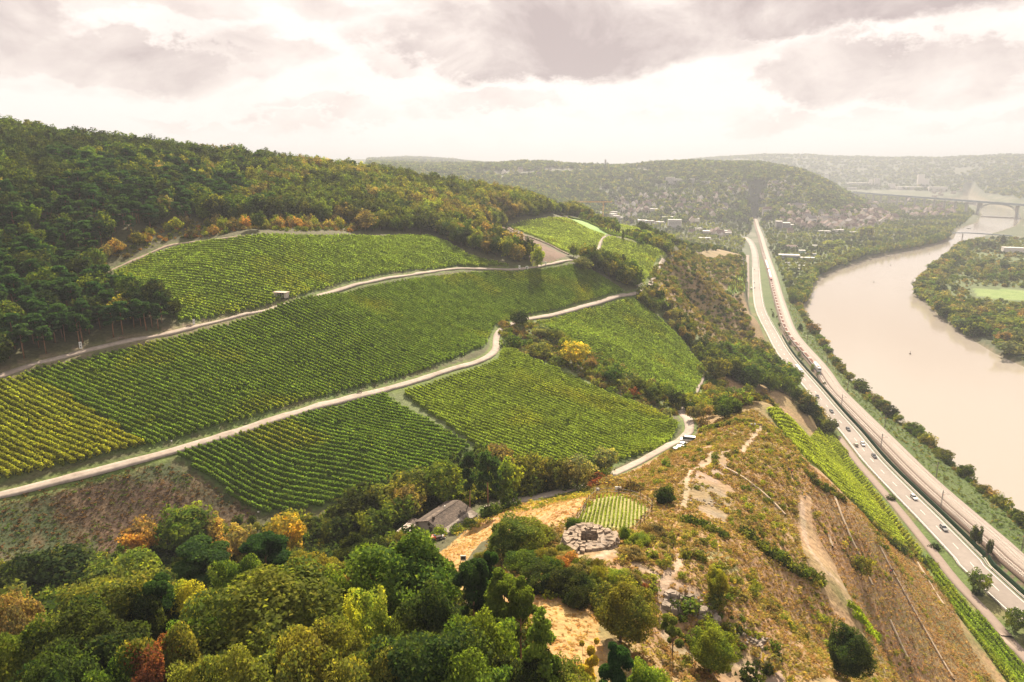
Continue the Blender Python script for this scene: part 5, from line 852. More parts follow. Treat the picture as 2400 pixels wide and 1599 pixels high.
print(mix_scatter('bank_grass', [(1900, 720), (1950, 800), (2060, 930), (2190, 1050), (2400, 1230), (2400, 1330), (2150, 1110), (2020, 965), (1930, 850), (1850, 760), (1840, 700)], 1.9, 39, [OLIVE, (.15, .20, .05), GREEN, TAN], (.3, 1.5), (1, 1.8), 'rough grass and low growth on the railway embankment', 'grass', TUFTS, lambda x, y: (dline(x, y, RLs) > 9.5) & (river_sd(x, y) > 1), .12)[1])
print(mix_scatter('meadow_growth', [(1150, 1195), (1230, 1180), (1330, 1158), (1395, 1140), (1400, 1160), (1340, 1175), (1200, 1205), (1110, 1240), (1060, 1260), (1080, 1235)], 1.2, 40, [(.42, .34, .07), OLIVE, (.40, .30, .09), YG], (.3, 1.2), (1, 1.6), 'tall yellow grass between the valley road and the mown meadow', 'grass', TUFTS, lambda x, y: dline(x, y, C_w) > 2.6, .2)[1])
# valley floor, town and far hills: trees far off
TOWN_T = [(1300, 505), (1370, 470), (1420, 455), (1500, 440), (1650, 430), (1800, 425), (1900, 440), (2000, 450), (2260, 478), (2285, 500), (2235, 545), (2140, 575), (2040, 596), (1940, 632), (1895, 660), (1878, 700), (1858, 720), (1838, 700), (1822, 640), (1800, 590), (1788, 545), (1765, 510), (1760, 540), (1750, 560), (1740, 590), (1620, 600), (1560, 570), (1500, 545), (1400, 505)]
offroad = lambda x, y: (dline(x, y, HWs) > 11) & (dline(x, y, RLs) > 13) & (river_sd(x, y) > 5)
townspots = []
print(mix_scatter('town_trees', TOWN_T, 9.5, 41, [DARK, GREEN, DARK, OLIVE, GREEN, OLIVE, YG], (4, 9.5), (.8, 1.2), 'trees filling the gardens and river side between the far houses', 'trees', RND2, offroad, .22, clumpy=120)[1])
print(mix_scatter('right_bank_growth', [(2190, 640), (2290, 560), (2600, 560), (2600, 960), (2400, 852), (2300, 790), (2210, 735), (2160, 690)], 9, 42, [OLIVE, GREEN, PALE, TAN, DARK], (2, 7), (.8, 1.2), 'bushes filling the gardens on the right bank', 'bushes', SHR, lambda x, y: ~inpoly(x, y, Gl([(2270, 670), (2600, 685), (2600, 725), (2400, 712), (2280, 700)])) & (river_sd(x, y) > 3), .36, clumpy=60)[1])
def far_woods():
    g = np.random.default_rng(77); n = 60000; a = -.62 + 1.32 * g.random(n); r = np.exp(np.log(1700) + np.log(7200 / 1700) * g.random(n)); x = np.sin(a) * r; y = np.cos(a) * r; z = H(x, y); px, py, zc = proj(np.stack([x, y, z], -1))
    n4 = fbm(x, y, 180, 41); top = Gl([(1320, 392), (1480, 390), (1560, 398), (1620, 404), (1570, 408), (1440, 405), (1330, 402)])
    k = ((z > 26) | ((y > 1850) & (px < 1850) & (z > 3.5) & (dline(x, y, RLs) > 11))) & (px > 860) & (px < 2480) & (n4 < .70) & (~inpoly(x, y, top) | (g.random(n) < .5)) & (river_sd(x, y) > 20); house = (z < 115) & (y < 2500) & (px > 1400) & (px < 1900); k &= ~house | (g.random(n) < .5); x, y, z = x[k], y[k], z[k]
    v = far_visible(x, y, np.full(len(x), 14.)); x, y, z = x[v], y[v], z[v]; m = len(x); r = np.hypot(x, y); w_ = (9 + 7 * g.random(m)) * (1 + r / 9000.); h = 11 + 6 * g.random(m)
    tint = np.array([DARK, GREEN, DARK, OLIVE])[g.integers(4, size=m)] * (.8 + .5 * g.random((m, 1)))
    scatter('hill_woods', RND3[:4], np.stack([x, y, z - 1], -1), np.stack([w_, w_, h], -1), g.integers(4, size=m), tint, kind='stuff', label='woods covering the hazy hills on the horizon', category='woods'); print('far', m)
far_woods()
# ------------------------------------------------------------ materials for built things
def paint(name, col, rough=.45, var=.06, **k): return new_mat(name, col, rough, var, 3, **k)
M_tin = paint('white_panel', (.62, .60, .57), .5); M_black = paint('black_rubber', (.02, .02, .022), .7); M_glass = paint('dark_glass', (.03, .04, .05), .12, spec=.6); M_wood = new_mat('grey_wood', (.16, .12, .09), .9, .3, 4); M_darkwood = new_mat('dark_wood', (.07, .05, .04), .9, .3, 4)
M_tile = new_mat('old_roof_tiles', (.095, .070, .056), .92, .55, 2.2, bump=.05, hue=(.6, .6, .62), big=.5); M_plaster = new_mat('pale_plaster', (.46, .40, .34), .9, .12, 1.5); M_red = paint('red_paint', (.48, .06, .03)); M_green_p = paint('green_fence_paint', (.03, .09, .05), .6); M_steel = paint('galvanised_steel', (.38, .37, .36), .45, metal=.3); M_stone = new_mat('limestone', (.27, .205, .15), .95, .5, 1.6, bump=.08, hue=(.62, .6, .6), big=.45); M_rockface = new_mat('shade_toned_rock', (.25, .20, .16), .95, .5, 1.2, bump=.1, hue=(.6, .6, .55), big=.3); M_stone2 = new_mat('terrace_stone', (.38, .29, .20), .95, .3, 1.5, bump=.05)  # rock face base darkened to hold the shade of the cliff
M_objwall = new_mat('house_wall', (0, 0, 0), .9, .06, .5, objcol=True); M_roofred = new_mat('roof_red_brown', (.16, .105, .09), .9, .25, .4); M_roofgrey = new_mat('roof_grey', (.15, .13, .13), .9, .25, .4); M_roofpale = new_mat('roof_pale', (.48, .45, .43), .8, .1, .3)
M_bridge = paint('bluish_bridge_paint', (.24, .28, .33), .6); M_pier = new_mat('bridge_concrete', (.33, .31, .30), .9, .1, .1); M_crane = paint('yellow_crane_paint', (.60, .33, .05)); M_skin = paint('skin', (.45, .27, .19), .6); M_letter = paint('dark_lettering', (.03, .03, .03), .7)
# ------------------------------------------------------------ vehicles
def car_meshes(kind):
    """painted hull, glazed cabin, painted roof, wheel; x forward"""
    L, Wd, hb, ht = {'hatch': (4.2, 1.78, .92, 1.46), 'estate': (4.7, 1.83, .94, 1.46), 'suv': (4.6, 1.88, 1.06, 1.68), 'van': (5.1, 1.95, 1.15, 1.98)}[kind]; h = L / 2
    hull = MB().prism([(-h, .42), (-h, hb - .12), (-h + .12, hb), (h * .30, hb), (h * .86, hb - .16), (h, hb - .30), (h, .40)], -Wd / 2, Wd / 2); hull.v = [(p[1], p[0], p[2]) for p in hull.v]; hull.f = [tuple(reversed(q)) for q in hull.f]
    x0, x1 = -h + (.10 if kind != 'hatch' else .06), h * (.36 if kind != 'van' else .74); x2, x3 = x0 + (.38 if kind != 'van' else .08), x1 - (.82 if kind != 'van' else .75); y0, y1 = Wd / 2 - .05, Wd / 2 - .24
    cab = MB().add([(x0, -y0, hb), (x1, -y0, hb), (x1, y0, hb), (x0, y0, hb), (x2, -y1, ht), (x3, -y1, ht), (x3, y1, ht), (x2, y1, ht)], [(0, 1, 5, 4), (1, 2, 6, 5), (2, 3, 7, 6), (3, 0, 4, 7)])
    roof = MB().add([(x2 - .06, -y1 - .03, ht), (x3 + .06, -y1 - .03, ht), (x3 + .06, y1 + .03, ht), (x2 - .06, y1 + .03, ht), (x2, -y1 + .05, ht + .06), (x3 - .1, -y1 + .05, ht + .06), (x3 - .1, y1 - .05, ht + .06), (x2, y1 - .05, ht + .06)], [(0, 1, 5, 4), (1, 2, 6, 5), (2, 3, 7, 6), (3, 0, 4, 7), (4, 5, 6, 7), (3, 2, 1, 0)])
    return hull, cab, roof, MB().bar((0, -.1, 0), (0, .1, 0), .33, 0, 12), L, Wd
CAR = {}
def car(kind, x, y, z, a, col, label, cname, group=None, cat='car'):
    if kind not in CAR: hu, g, rf, w_, L, Wd = car_meshes(kind); m = new_mat('car_paint', (0, 0, 0), .4, .02, 2, objcol=True, spec=.4); CAR[kind] = (hu.me('body', [m]), g.me('window', [M_glass]), rf.me('roof', [m]), w_.me('wheel', [M_black]), L, Wd)
    b, g, rf, w_, L, Wd = CAR[kind]; r = empty(kind + '_car' if kind != 'van' else 'van', (x, y, z), a, label=label, category=cat)
    if group: r['group'] = group
    o = ob('body', b, r); o.color = (*col, 1); ob('window', g, r); o = ob('roof', rf, r); o.color = (*col, 1)
    for sx in (-1.32, 1.36):
        for sy in (-1, 1): ob('wheel', w_, r, loc=(sx, sy * (Wd / 2 - .08), .33))
    lm = PROTO.setdefault('hl', MB().box((0, 0, 0), (.05, .32, .14)).me('headlight', [M_tin])); tm = PROTO.setdefault('tl', MB().box((0, 0, 0), (.05, .28, .16)).me('tail_light', [M_red]))
    for sy in (-1, 1): ob('headlight', lm, r, loc=(L / 2 - .01, sy * (Wd / 2 - .24), .72)); ob('tail_light', tm, r, loc=(-L / 2 - .0, sy * (Wd / 2 - .22), .85))
    return r
def hw_angle(x, y, line=HWl): i = int(np.argmin((line[:, 0] - x) ** 2 + (line[:, 1] - y) ** 2)); i = min(max(i, 1), len(line) - 2); d = line[i + 1] - line[i - 1]; return math.atan2(d[1], d[0])
BLK, WHT, SIL, GLD = (.02, .02, .024), (.62, .61, .60), (.24, .235, .235), (.46, .40, .28)
for px, py, k, c_, away, lb in [(1916, 929, 'hatch', BLK, 1, 'black hatchback just emerging beside the reddish tree'), (1949, 964, 'estate', BLK, 1, 'black estate car third behind the truck on the highway'), (1961, 993, 'hatch', WHT, 0, 'white car half hidden by the roadside trees'), (1988, 1006, 'estate', BLK, 1, 'black estate car ahead of the pale pair side by side'),
        (2006, 1042, 'hatch', GLD, 0, 'pale gold hatchback on the hill side of the highway, beside a white car'), (2022, 1041, 'suv', WHT, 1, 'white car on the river side of the highway, beside the gold one'), (2049, 1069, 'estate', BLK, 1, 'black estate car following the white and gold pair'), (2142, 1166, 'suv', WHT, 1, 'white car alone where the noise fence begins'), (2212, 1238, 'suv', SIL, 1, 'silver-grey car nearest the camera on the highway'),
        (1768.4, 632, 'hatch', BLK, 1, 'dark car farthest away on the highway'), (1768, 663, 'estate', BLK, 1, 'dark car second farthest on the highway'), (1768.5, 675, 'estate', BLK, 1, 'dark car third farthest on the highway')]:
    p = P(px, py, 6.6); a = hw_angle(p[0], p[1]); car(k, p[0], p[1], 6.01, a if away == 0 else a + pi, c_, lb, 0, 'cars on the highway')
p = P(1760.6, 676, 6.9); car('van', p[0], p[1], 6.25, hw_angle(p[0], p[1]), WHT, 'white van parked in the lay-by under the far cliff', 0, cat='van')
for px, py, k, c_, lb in [(1577, 1053, 'hatch', SIL, 'silver hatchback parked first along the valley road'), (1585, 1048, 'estate', WHT, 'white estate parked between two others on the valley road'), (1593, 1042, 'suv', SIL, 'grey car parked last in the row on the valley road')]:
    g_ = G(px, py + 3)[0]; a = hw_angle(g_[0], g_[1], C_w); car(k, g_[0] + 1.2 * math.sin(a), g_[1] - 1.2 * math.cos(a), g_[2] + .1, a, c_, lb, 0, 'cars parked on the valley road')
g_ = G(1612, 1036)[0]; car('van', g_[0], g_[1], g_[2] + .1, 2.9, WHT, 'white van parked across the verge at the valley road', 0, cat='van')
def truck():
    p = P(1876, 872, 7.5); a = hw_angle(p[0], p[1]) + pi; r = empty('truck', (p[0], p[1], 6.01), a, label='white articulated truck with two box bodies on the highway', category='truck')
    MB().box((-.9, 0, 2.45), (7.2, 2.5, 2.7)).build('front_box', [M_tin], r); MB().box((-9.4, 0, 2.45), (7.6, 2.5, 2.7)).build('trailer_box', [M_tin], r, label='white trailer box')
    MB().box((4.1, 0, 1.75), (2.1, 2.45, 2.5), taper=.92).build('cab', [paint('cab_grey', (.30, .30, .31))], r); MB().box((5.1, 0, 2.2), (.12, 2.0, .8)).build('windscreen', [M_glass], r); MB().box((-4, 0, .75), (17, .9, .35)).build('chassis', [M_black], r)
    wm = MB().bar((0, -.16, 0), (0, .16, 0), .5, 0, 12).me('wheel', [M_black])
    for sx in (4.2, -.5, -1.9, -7.6, -10.6, -11.9):
        for sy in (-1.05, 1.05): ob('wheel', wm, r, loc=(sx, sy, .5))
truck()
# ------------------------------------------------------------ railway: freight train, masts, wires
def train():
    S_, tr = along(RLl, 0)[3], -3.0; p = P(1917, 872, 7); i = int(np.argmin((RLl[:, 0] - p[0]) ** 2 + (RLl[:, 1] - p[1]) ** 2)); s0 = np.concatenate([[0], np.cumsum(np.linalg.norm(np.diff(RLl[:, :2], axis=0), axis=1))])[i]
    M_loco = paint('white_loco_paint', (.60, .60, .60)); M_lb = paint('loco_blue', (.10, .14, .22)); M_frame = paint('wagon_pale_steel', (.50, .42, .38)); M_rust = new_mat('wagon_rust', (.17, .07, .05), .9, .3, 1); M_hood = paint('white_tarpaulin', (.72, .68, .66)); M_box = new_mat('container_dark_red', (.30, .06, .07), .7, .15, 1)
    wh = MB().bar((0, -.75, 0), (0, .75, 0), .45, 0, 10).me('wheel_set', [M_black])
    def seat(nm, s, L, label, grp='wagons of the freight train', cat='wagon'):
        x, y, a = at_off(RLl, s + L / 2, tr); r = empty(nm, (x, y, 7.22), a, label=label, category=cat)
        if grp: r['group'] = grp
        for q in (-L / 2 + 2.2, -L / 2 + 4.2, L / 2 - 4.2, L / 2 - 2.2): ob('wheel_set', wh, r, loc=(q, 0, .45))
        return r
    r = seat('locomotive', s0, 18.9, 'white electric locomotive with dark windscreen at the head of the freight train', None, 'locomotive')
    MB().add([(x, y, z) for x in (-9.3, 9.3) for y, z in ((-1.45, .9), (-1.45, 3.2), (-1.2, 3.75), (1.2, 3.75), (1.45, 3.2), (1.45, .9))], [(0, 1, 2, 3, 4, 5), (11, 10, 9, 8, 7, 6)] + [(i, i + 6, (i + 1) % 6 + 6, (i + 1) % 6) for i in range(6)]).build('body', [M_loco], r)
    for sx in (-9.36, 9.36): MB().box((sx, 0, 2.9), (.1, 2.3, .9)).build('windscreen', [M_glass], r)
    MB().box((0, 0, .75), (17.6, 2.5, .5)).build('underframe', [M_lb], r); MB().box((-5, 0, 4.0), (1.6, 1.5, .12)).box((5, 0, 4.0), (1.6, 1.5, .12)).build('pantograph', [M_rust], r); MB().box((0, 0, 3.85), (5, 1.2, .25)).build('roof_equipment', [M_steel], r)
    fl = MB(); L = 18.0
    for sy in (-1.3, 1.3): fl.box((0, sy, 1.2), (L - .8, .22, .5))
    for k in range(5): fl.box((-L / 2 + .8 + k * (L - 1.6) / 4, 0, 1.25), (.5, 2.6, .35))
    for sx in (-1, 1): fl.box((sx * (L / 2 - .8), 0, 1.55), (1.2, 2.7, .9))
    flat = fl.me('frame', [M_frame]); load = MB()
    for k in range(4): load.box((-L / 2 + 2.9 + k * (L - 5.8) / 3, 0, 1.35), (2.5, 2.1, .9))
    load = load.me('load', [M_rust]); fr2 = MB().box((0, 0, 1.05), (L - .6, 2.6, .35)).me('frame', [M_rust]); hood = MB().prism([(-1.4, 1.25), (-1.4, 3.3), (-.9, 3.75), (.9, 3.75), (1.4, 3.3), (1.4, 1.25)], -8.4, 8.4).me('hood', [M_hood]); box = MB().box((0, 0, 2.5), (8.6, 2.45, 2.6)).me('container', [M_box]); s = s0 + 19.6
    for k in range(34):
        if k < 23: r = seat('flat_wagon', s, L, 'low pale-framed wagon with rust-brown load, in the near half of the freight train'); ob('frame', flat, r); ob('load', load, r)
        elif k in (23, 28): r = seat('container_wagon', s, L, 'wagon with a dark red container, between white hooded wagons' if k == 28 else 'wagon with a dark red container, where low wagons give way to white ones', None); ob('frame', fr2, r); ob('container', box, r, loc=(4.3, 0, 0)); ob('container', box, r, loc=(-4.4, 0, 0), label='white container').data.materials[0]
        else: r = seat('hooded_wagon', s, L, 'white hooded wagon in the far half of the freight train'); ob('frame', fr2, r); ob('hood', hood, r)
        s += L + .9
train()
def masts():
    M_m = paint('mast_grey', (.14, .12, .12)); mb = MB(); 
    for z0, z1 in ((0, 9.2),):
        for a_, b_ in ((-.18, -.18), (.18, -.18), (.18, .18), (-.18, .18)): mb.bar((a_, b_, z0), (a_ * .6, b_ * .6, z1), .05, 0, 4)
    for k in range(12): z = k * .76; s = 1 if k % 2 else -1; mb.bar((-.17 * s, -.17, z), (.16 * s, -.17, z + .76), .03, 0, 3); mb.bar((-.17 * s, .17, z), (.16 * s, .17, z + .76), .03, 0, 3)
    pole = mb.me('pole', [M_m]); arm = MB().bar((0, 0, 6.9), (0, -3.0, 7.3), .06, 0, 5).bar((0, 0, 8.4), (0, -2.9, 7.3), .05, 0, 5).me('arm', [M_m]); ins = MB().bar((0, -.3, 6.9), (0, -.7, 6.95), .12, 0, 6).me('insulator', [M_red]); pts = {-1: [], 1: []}
    lab = {-1: 'lattice mast on the highway side of the tracks', 1: 'lattice mast on the river side of the tracks'}
    for sd, off in ((-1, -6.2), (1, 8.0)):
        for k in range(17):
            s = 118 + k * 71 + (0 if sd < 0 else 34); x, y, a = at_off(RLl, s, off)
            if y > 1250: break
            r = empty('catenary_mast', (x, y, 6.2), a + (0 if sd < 0 else pi), label='overhead line ' + lab[sd], category='mast', group='masts beside the ' + ('highway side track' if sd < 0 else 'river side track')); ob('pole', pole, r); ob('arm', arm, r); ob('insulator', ins, r); x, y, a = at_off(RLl, s, -3 if sd < 0 else 4.9); pts[sd].append((x, y))
        mb = MB(); q = pts[sd]
        for (x0, y0), (x1, y1) in zip(q[:-1], q[1:]):
            for h0, sag in ((13.5, 0), (14.6, 1.2)):
                pr = [np.array([x0 + (x1 - x0) * t, y0 + (y1 - y0) * t, h0 - sag * 4 * t * (1 - t)]) for t in (0, .25, .5, .75, 1)]
                for a_, b_ in zip(pr[:-1], pr[1:]): mb.bar(a_, b_, .035, 0, 3)
        mb.build('overhead_wires', [M_m], label='thin overhead wires above the ' + ('track nearer the highway' if sd < 0 else 'track nearer the river'), category='wires')
masts()
def roadside():
    def strip(nm, off, s0, s1, build, step, **k):
        mb = MB(); s = s0
        while s < s1: x, y, a = at_off(HWl, s, off); build(mb, x, y, a, s); s += step
        return mb
    for sd, off, s0, s1 in ((1, 5.75, 20, 1300), (-1, -5.75, 20, 1200)):
        r = empty('guardrail', (*at_off(HWl, s0, off)[:2], 6.0), 0, label='steel guardrail on the river side of the highway' if sd > 0 else 'steel guardrail on the hill side of the highway', category='guardrail'); i = (HWl[:, 1] > 0); ln = HWl.copy(); e = ribbon('beam', ln, (off - .06, off + .06), M_steel, z=6.75, skirt=.32, kind=None); e.parent = r; e.location = [-v for v in r.location]
        mb = strip('', off, s0, 420, lambda m, x, y, a, s: m.box((x, y, 6.33), (.12, .12, .7), 0, a), 4.); q = mb.build('post', [M_steel], r, kind='stuff'); q.location = [-v for v in r.location]
    r = empty('noise_fence', (*at_off(HWl, 60, 8)[:2], 5.5), 0, label='dark green picket-like fence between highway and railway', category='fence')
    def bay(L_=8.): 
        mb = MB()
        for k in range(13): mb.box((-L_ / 2 + .31 + k * .615, 0, 1.15), (.13, .30, 2.3))
        return mb.box((0, .0, 1.0), (L_, .08, 1.6), 1).me('panel', [M_green_p, paint('fence_mesh', (.05, .12, .055), .7)])
    b = bay(); bar = MB().box((0, 0, .35), (8.0, .35, .7)).me('barrier', [M_plaster])
    for k in range(70):
        x, y, a = at_off(HWl, 30 + k * 8.0, 8.0); q = ob('panel', b, r, loc=(x - r.location.x, y - r.location.y, .1), rot=a)
    r = empty('concrete_barrier', (*at_off(HWl, 60, 6.8)[:2], 5.7), 0, label='low pale concrete barrier between guardrail and green fence', category='barrier')
    for k in range(70): x, y, a = at_off(HWl, 30 + k * 8.0, 6.8); ob('barrier_block', bar, r, loc=(x - r.location.x, y - r.location.y, 0), rot=a)
roadside()
# ------------------------------------------------------------ the winegrower's house with pavilion, table and machine
def house():
    g0 = P(1040, 1214, 76.8); x0, y0 = g0[0], g0[1]; z0 = float(H(-18.5, 160)) + .1; A = radians(58); r = empty('farmhouse', (x0, y0, z0 - .2), A, label='long low house with old brown tiled roof and pale gable beside the mown meadow', category='house')
    L, Wd, he, hr = 13.0, 7.6, 2.5, 3.75
    MB().prism([(-Wd / 2, -1), (-Wd / 2, he), (0, hr - .12), (Wd / 2, he), (Wd / 2, -1)], -L / 2 + .5, L / 2 - .4).build('wall', [new_mat('house_plaster', (.34, .29, .25), .9, .12, 1.5)], r)  # plaster darkened: the gable's shade is put into its colour
    rf = empty('roof', (0, 0, 0)); rf.parent = r; sl = math.atan2(hr - he + .2, Wd / 2 + .5)
    # courses of tiles, each a slab overlapping the next
    tm = MB(); 
    tile = MB().box((0, 0, 0), (1.06, .62, .06)).me('tile_slab', [M_tile]); gk = np.random.default_rng(4)
    for s in (-1, 1):
        for i in range(8):
            for j in range(13):
                d = .30 + i * .54; yy = s * d * math.cos(sl); zz = hr + .12 - d * math.sin(sl); q = ob('tile_slab', tile, rf, loc=(-L / 2 + .5 + j * 1.02 + (i % 2) * .1, yy, zz + gk.random() * .03), rot=(s * -sl + s * .05, (gk.random() - .5) * .03, (gk.random() - .5) * .03))
    MB().box((0, 0, hr + .15), (L + .3, .35, .14)).build('ridge_tiles', [M_tile], rf)
    MB().prism([(-Wd / 2 - .3, he - .12), (0, hr - .02), (Wd / 2 + .3, he - .12), (0, hr - .14)], -L / 2 + .1, L / 2 - .1).build('roof_deck', [M_darkwood], rf)
    MB().bar((1.2, .5, hr - .5), (1.2, .5, hr + .75), .16, 0, 8).build('chimney', [M_tin], rf); MB().box((-4.6, -.4, hr + .3), (.5, .5, .8)).build('chimney', [M_darkwood], rf, label='dark square chimney')
    for i in range(3): MB().box((-4.3 + i * 2.0, .0, 0), (1.3, .9, .06)).build('skylight', [M_wood], rf, loc=(0, 1.35, hr + .16 - 1.35 * math.tan(sl)), rot=(-sl, 0, 0))
    MB().box((-L / 2 + .46, -.5, 1.05), (.1, 1.0, 2.1)).build('door', [M_darkwood], r); MB().box((-L / 2 + .46, -2.3, 1.4), (.1, 1.0, 1.0)).build('window', [M_glass], r); MB().bar((-L / 2 + .47, 0, 2.75), (-L / 2 + .36, 0, 2.75), .36, 0, 20).build('wheel_ornament', [M_darkwood], r)
    MB().prism([(-Wd / 2 + .0, 2.6), (-Wd / 2 - 2.6, 1.9), (-Wd / 2 - 2.6, 1.8), (-Wd / 2, 2.5)], -L / 2 + .8, L / 2 - .2).build('lean_to_roof', [new_mat('mossy_corrugated', (.22, .18, .15), .8, .5, 1.2, hue=(.55, .5, .45), big=.4)], r)
    for k in range(5): MB().box((-L / 2 + 1.2 + k * 2.8, -Wd / 2 - 2.4, .5), (.15, .15, 2.8)).build('post', [M_wood], r)
    MB().box((-L / 2 + .2, Wd / 2 + 1.0, 1.0), (2.6, 2.4, 2.2)).build('annex_wall', [M_plaster], r); MB().box((-L / 2 + .2, Wd / 2 + 1.0, 2.2), (3.0, 2.8, .14)).build('annex_roof', [M_tile], r)
    # paved yard before the gable
    ly = lambda x, y, z=0: (x0 + x * math.cos(A) - y * math.sin(A), y0 + x * math.sin(A) + y * math.cos(A), z0 + z)
    yd = MB(); 
    yv = [ly(-L / 2 + .3, -3.6, -.05), ly(-L / 2 + .3, 5.4, -.05), ly(-L / 2 - 7.5, 5.4, -.05), ly(-L / 2 - 7.5, -3.6, -.05)]; yv = yv + [(a, b, c_ - 2.5) for a, b, c_ in yv]; yd.add(yv, [(3, 2, 1, 0), (0, 1, 5, 4), (1, 2, 6, 5), (2, 3, 7, 6), (3, 0, 4, 7)]).build('yard', [new_mat('yard_paving', (.13, .10, .085), .95, .25, 1.2)], kind='structure')
    q = ly(-L / 2 - 4.0, 3.4); r2 = empty('garden_pavilion', q, A + .1, label='small pavilion with pale flat roof edged in red and white, left of the house yard', category='pavilion')
    MB().box((0, 0, 2.45), (4.2, 2.6, .12)).build('roof', [paint('sandy_roof', (.27, .19, .14))], r2)
    e = MB()
    for c_, d in (((0, 1.35, 2.5), (4.5, .22, .26)), ((0, -1.35, 2.5), (4.5, .22, .26)), ((2.2, 0, 2.5), (.22, 2.5, .26)), ((-2.2, 0, 2.5), (.22, 2.5, .26))): e.box(c_, d)
    e.build('roof_edge', [M_plaster], r2); e = MB()
    for c_, d in (((0, -1.48, 2.3), (4.5, .06, .3)), ((-2.34, 0, 2.3), (.06, 2.9, .3))): e.box(c_, d)
    e.build('fascia', [new_mat('red_brown_paint', (.30, .07, .05), .7, .1, 2)], r2)
    for a_ in (-1.9, 1.9):
        for b_ in (-1.1, 1.1): MB().box((a_, b_, 1.15), (.14, .14, 2.4)).build('post', [M_darkwood], r2)
    q = ly(-L / 2 - 3.6, -.4); r3 = empty('garden_table', q, 0, label='round pale table with a central post in the house yard', category='table'); MB().bar((0, 0, .95), (0, 0, 1.03), .85, 0, 20).build('tabletop', [M_tin], r3); MB().bar((0, 0, 0), (0, 0, .95), .35, 0, 10).build('leg', [M_darkwood], r3); MB().bar((0, 0, 1.03), (0, 0, 2.2), .06, 0, 6).bar((0, 0, 2.15), (0, 0, 2.45), .16, 0, 8).build('umbrella_pole', [M_tin], r3)
    g1 = G(1022, 1268)[0]; r4 = empty('tractor', g1, .45, label='small red tractor at the corner of the mown meadow', category='tractor')
    MB().box((-.9, 0, 1.0), (1.5, 1.3, 1.0), taper=.9).build('body', [M_red], r4); MB().box((.5, 0, .85), (1.6, .8, .6)).build('bonnet', [M_darkwood], r4); MB().box((-.3, 0, 1.45), (.5, .6, .5)).build('seat', [M_black], r4); MB().bar((1.9, -.8, .5), (1.9, .8, .5), .3, 0, 8).build('mower_head', [M_steel], r4)
    for sx, rr in ((-.9, .62), (1.0, .42)):
        for sy in (-.75, .75): MB().bar((sx, sy - .12, rr), (sx, sy + .12, rr), rr, 0, 14).build('wheel', [M_black], r4)
house()
# ------------------------------------------------------------ ring of limestone masonry on the spur
def ring():
    cx, cy, _ = RINGC; cy += 3.4; zb = float(H(cx, cy)) - 1.2; gk = np.random.default_rng(12); r = empty('stone_ring', (cx, cy, zb), 0, label='thick round wall of rough limestone blocks with a square pit in the middle', category='ruin'); var = []
    for k in range(7):
        g2 = np.random.default_rng(k); mb = MB().box((0, 0, 0), (1, 1, 1)); v = np.array(mb.v) * (1 - .38 * g2.random((8, 3))); mb.v = [tuple(a) for a in v]; var.append(mb.me('stone', [M_stone]))
    n = 0; R, Hh = 4.5, 3.1
    def st(x, y, z, a, s):
        nonlocal n; n += 1; t = math.atan2(y, x); w_ = 1 + .10 * math.sin(2 * t + .6) + .07 * math.sin(3 * t + 2) + .05 * math.sin(5 * t); x *= w_; y *= w_
        if gk.random() < .05: return
        z -= .5 * max(0, math.sin(t * 1.0 + 2.6)) * (z > 1.8)
        ob('stone', var[gk.integers(7)], r, loc=(x, y, z), rot=((gk.random() - .5) * .25, (gk.random() - .5) * .25, a), scale=s)
    for c_ in range(5):
        z = .3 + c_ * .62; rr = R + .35 - c_ * .16; m = 26
        for k in range(m):
            a = 6.283 * (k + .5 * (c_ % 2)) / m + (gk.random() - .5) * .05
            if math.sin(a) > .75 and c_ < 3: continue
            st(rr * math.cos(a) * 1.0, rr * math.sin(a) * .95, z, a, (1.0, 1.25 * (.8 + .4 * gk.random()), .66 * (.85 + .3 * gk.random())))
    for rr, m in ((3.95, 24), (3.2, 19), (2.5, 13)):
        for k in range(m):
            a = 6.283 * (k + gk.random() * .4) / m; x, y = rr * math.cos(a), rr * math.sin(a) * .95
            if max(abs(x), abs(y)) < 1.75: continue
            st(x, y, Hh - .28 - (4.5 - rr) * .06 + (gk.random() - .5) * .28, a, (.95, 1.1 * (.5 + .8 * gk.random()), .55 * (.7 + .8 * gk.random())))
    for k in range(4):
        for j in range(3):
            for q in (-1.1, 0, 1.1): a = k * pi / 2; x = 1.62 * math.cos(a) - q * math.sin(a); y = 1.62 * math.sin(a) + q * math.cos(a); st(x, y, 1.3 + j * .75, a, (.5, 1.15, .78))
    V = []; m = 32
    for z, rr in ((0, R), (Hh - .62, R - .5), (Hh - .45, 1.95), (.6, 1.9)):
        for k in range(m): a = 6.283 * k / m; sq = rr / max(abs(math.cos(a)), abs(math.sin(a))) if rr < 2 else rr; V.append((sq * math.cos(a), sq * math.sin(a) * (.95 if rr > 2 else 1), z))
    f = [(j * m + i, j * m + (i + 1) % m, (j + 1) * m + (i + 1) % m, (j + 1) * m + i) for j in range(3) for i in range(m)] + [tuple(3 * m + i for i in range(m))]; ob('rubble_core', mesh('rubble_core', V, f, [new_mat('earth_mortar', (.24, .19, .15), .95, .4, 2)]), r); print('stones', n)
ring()
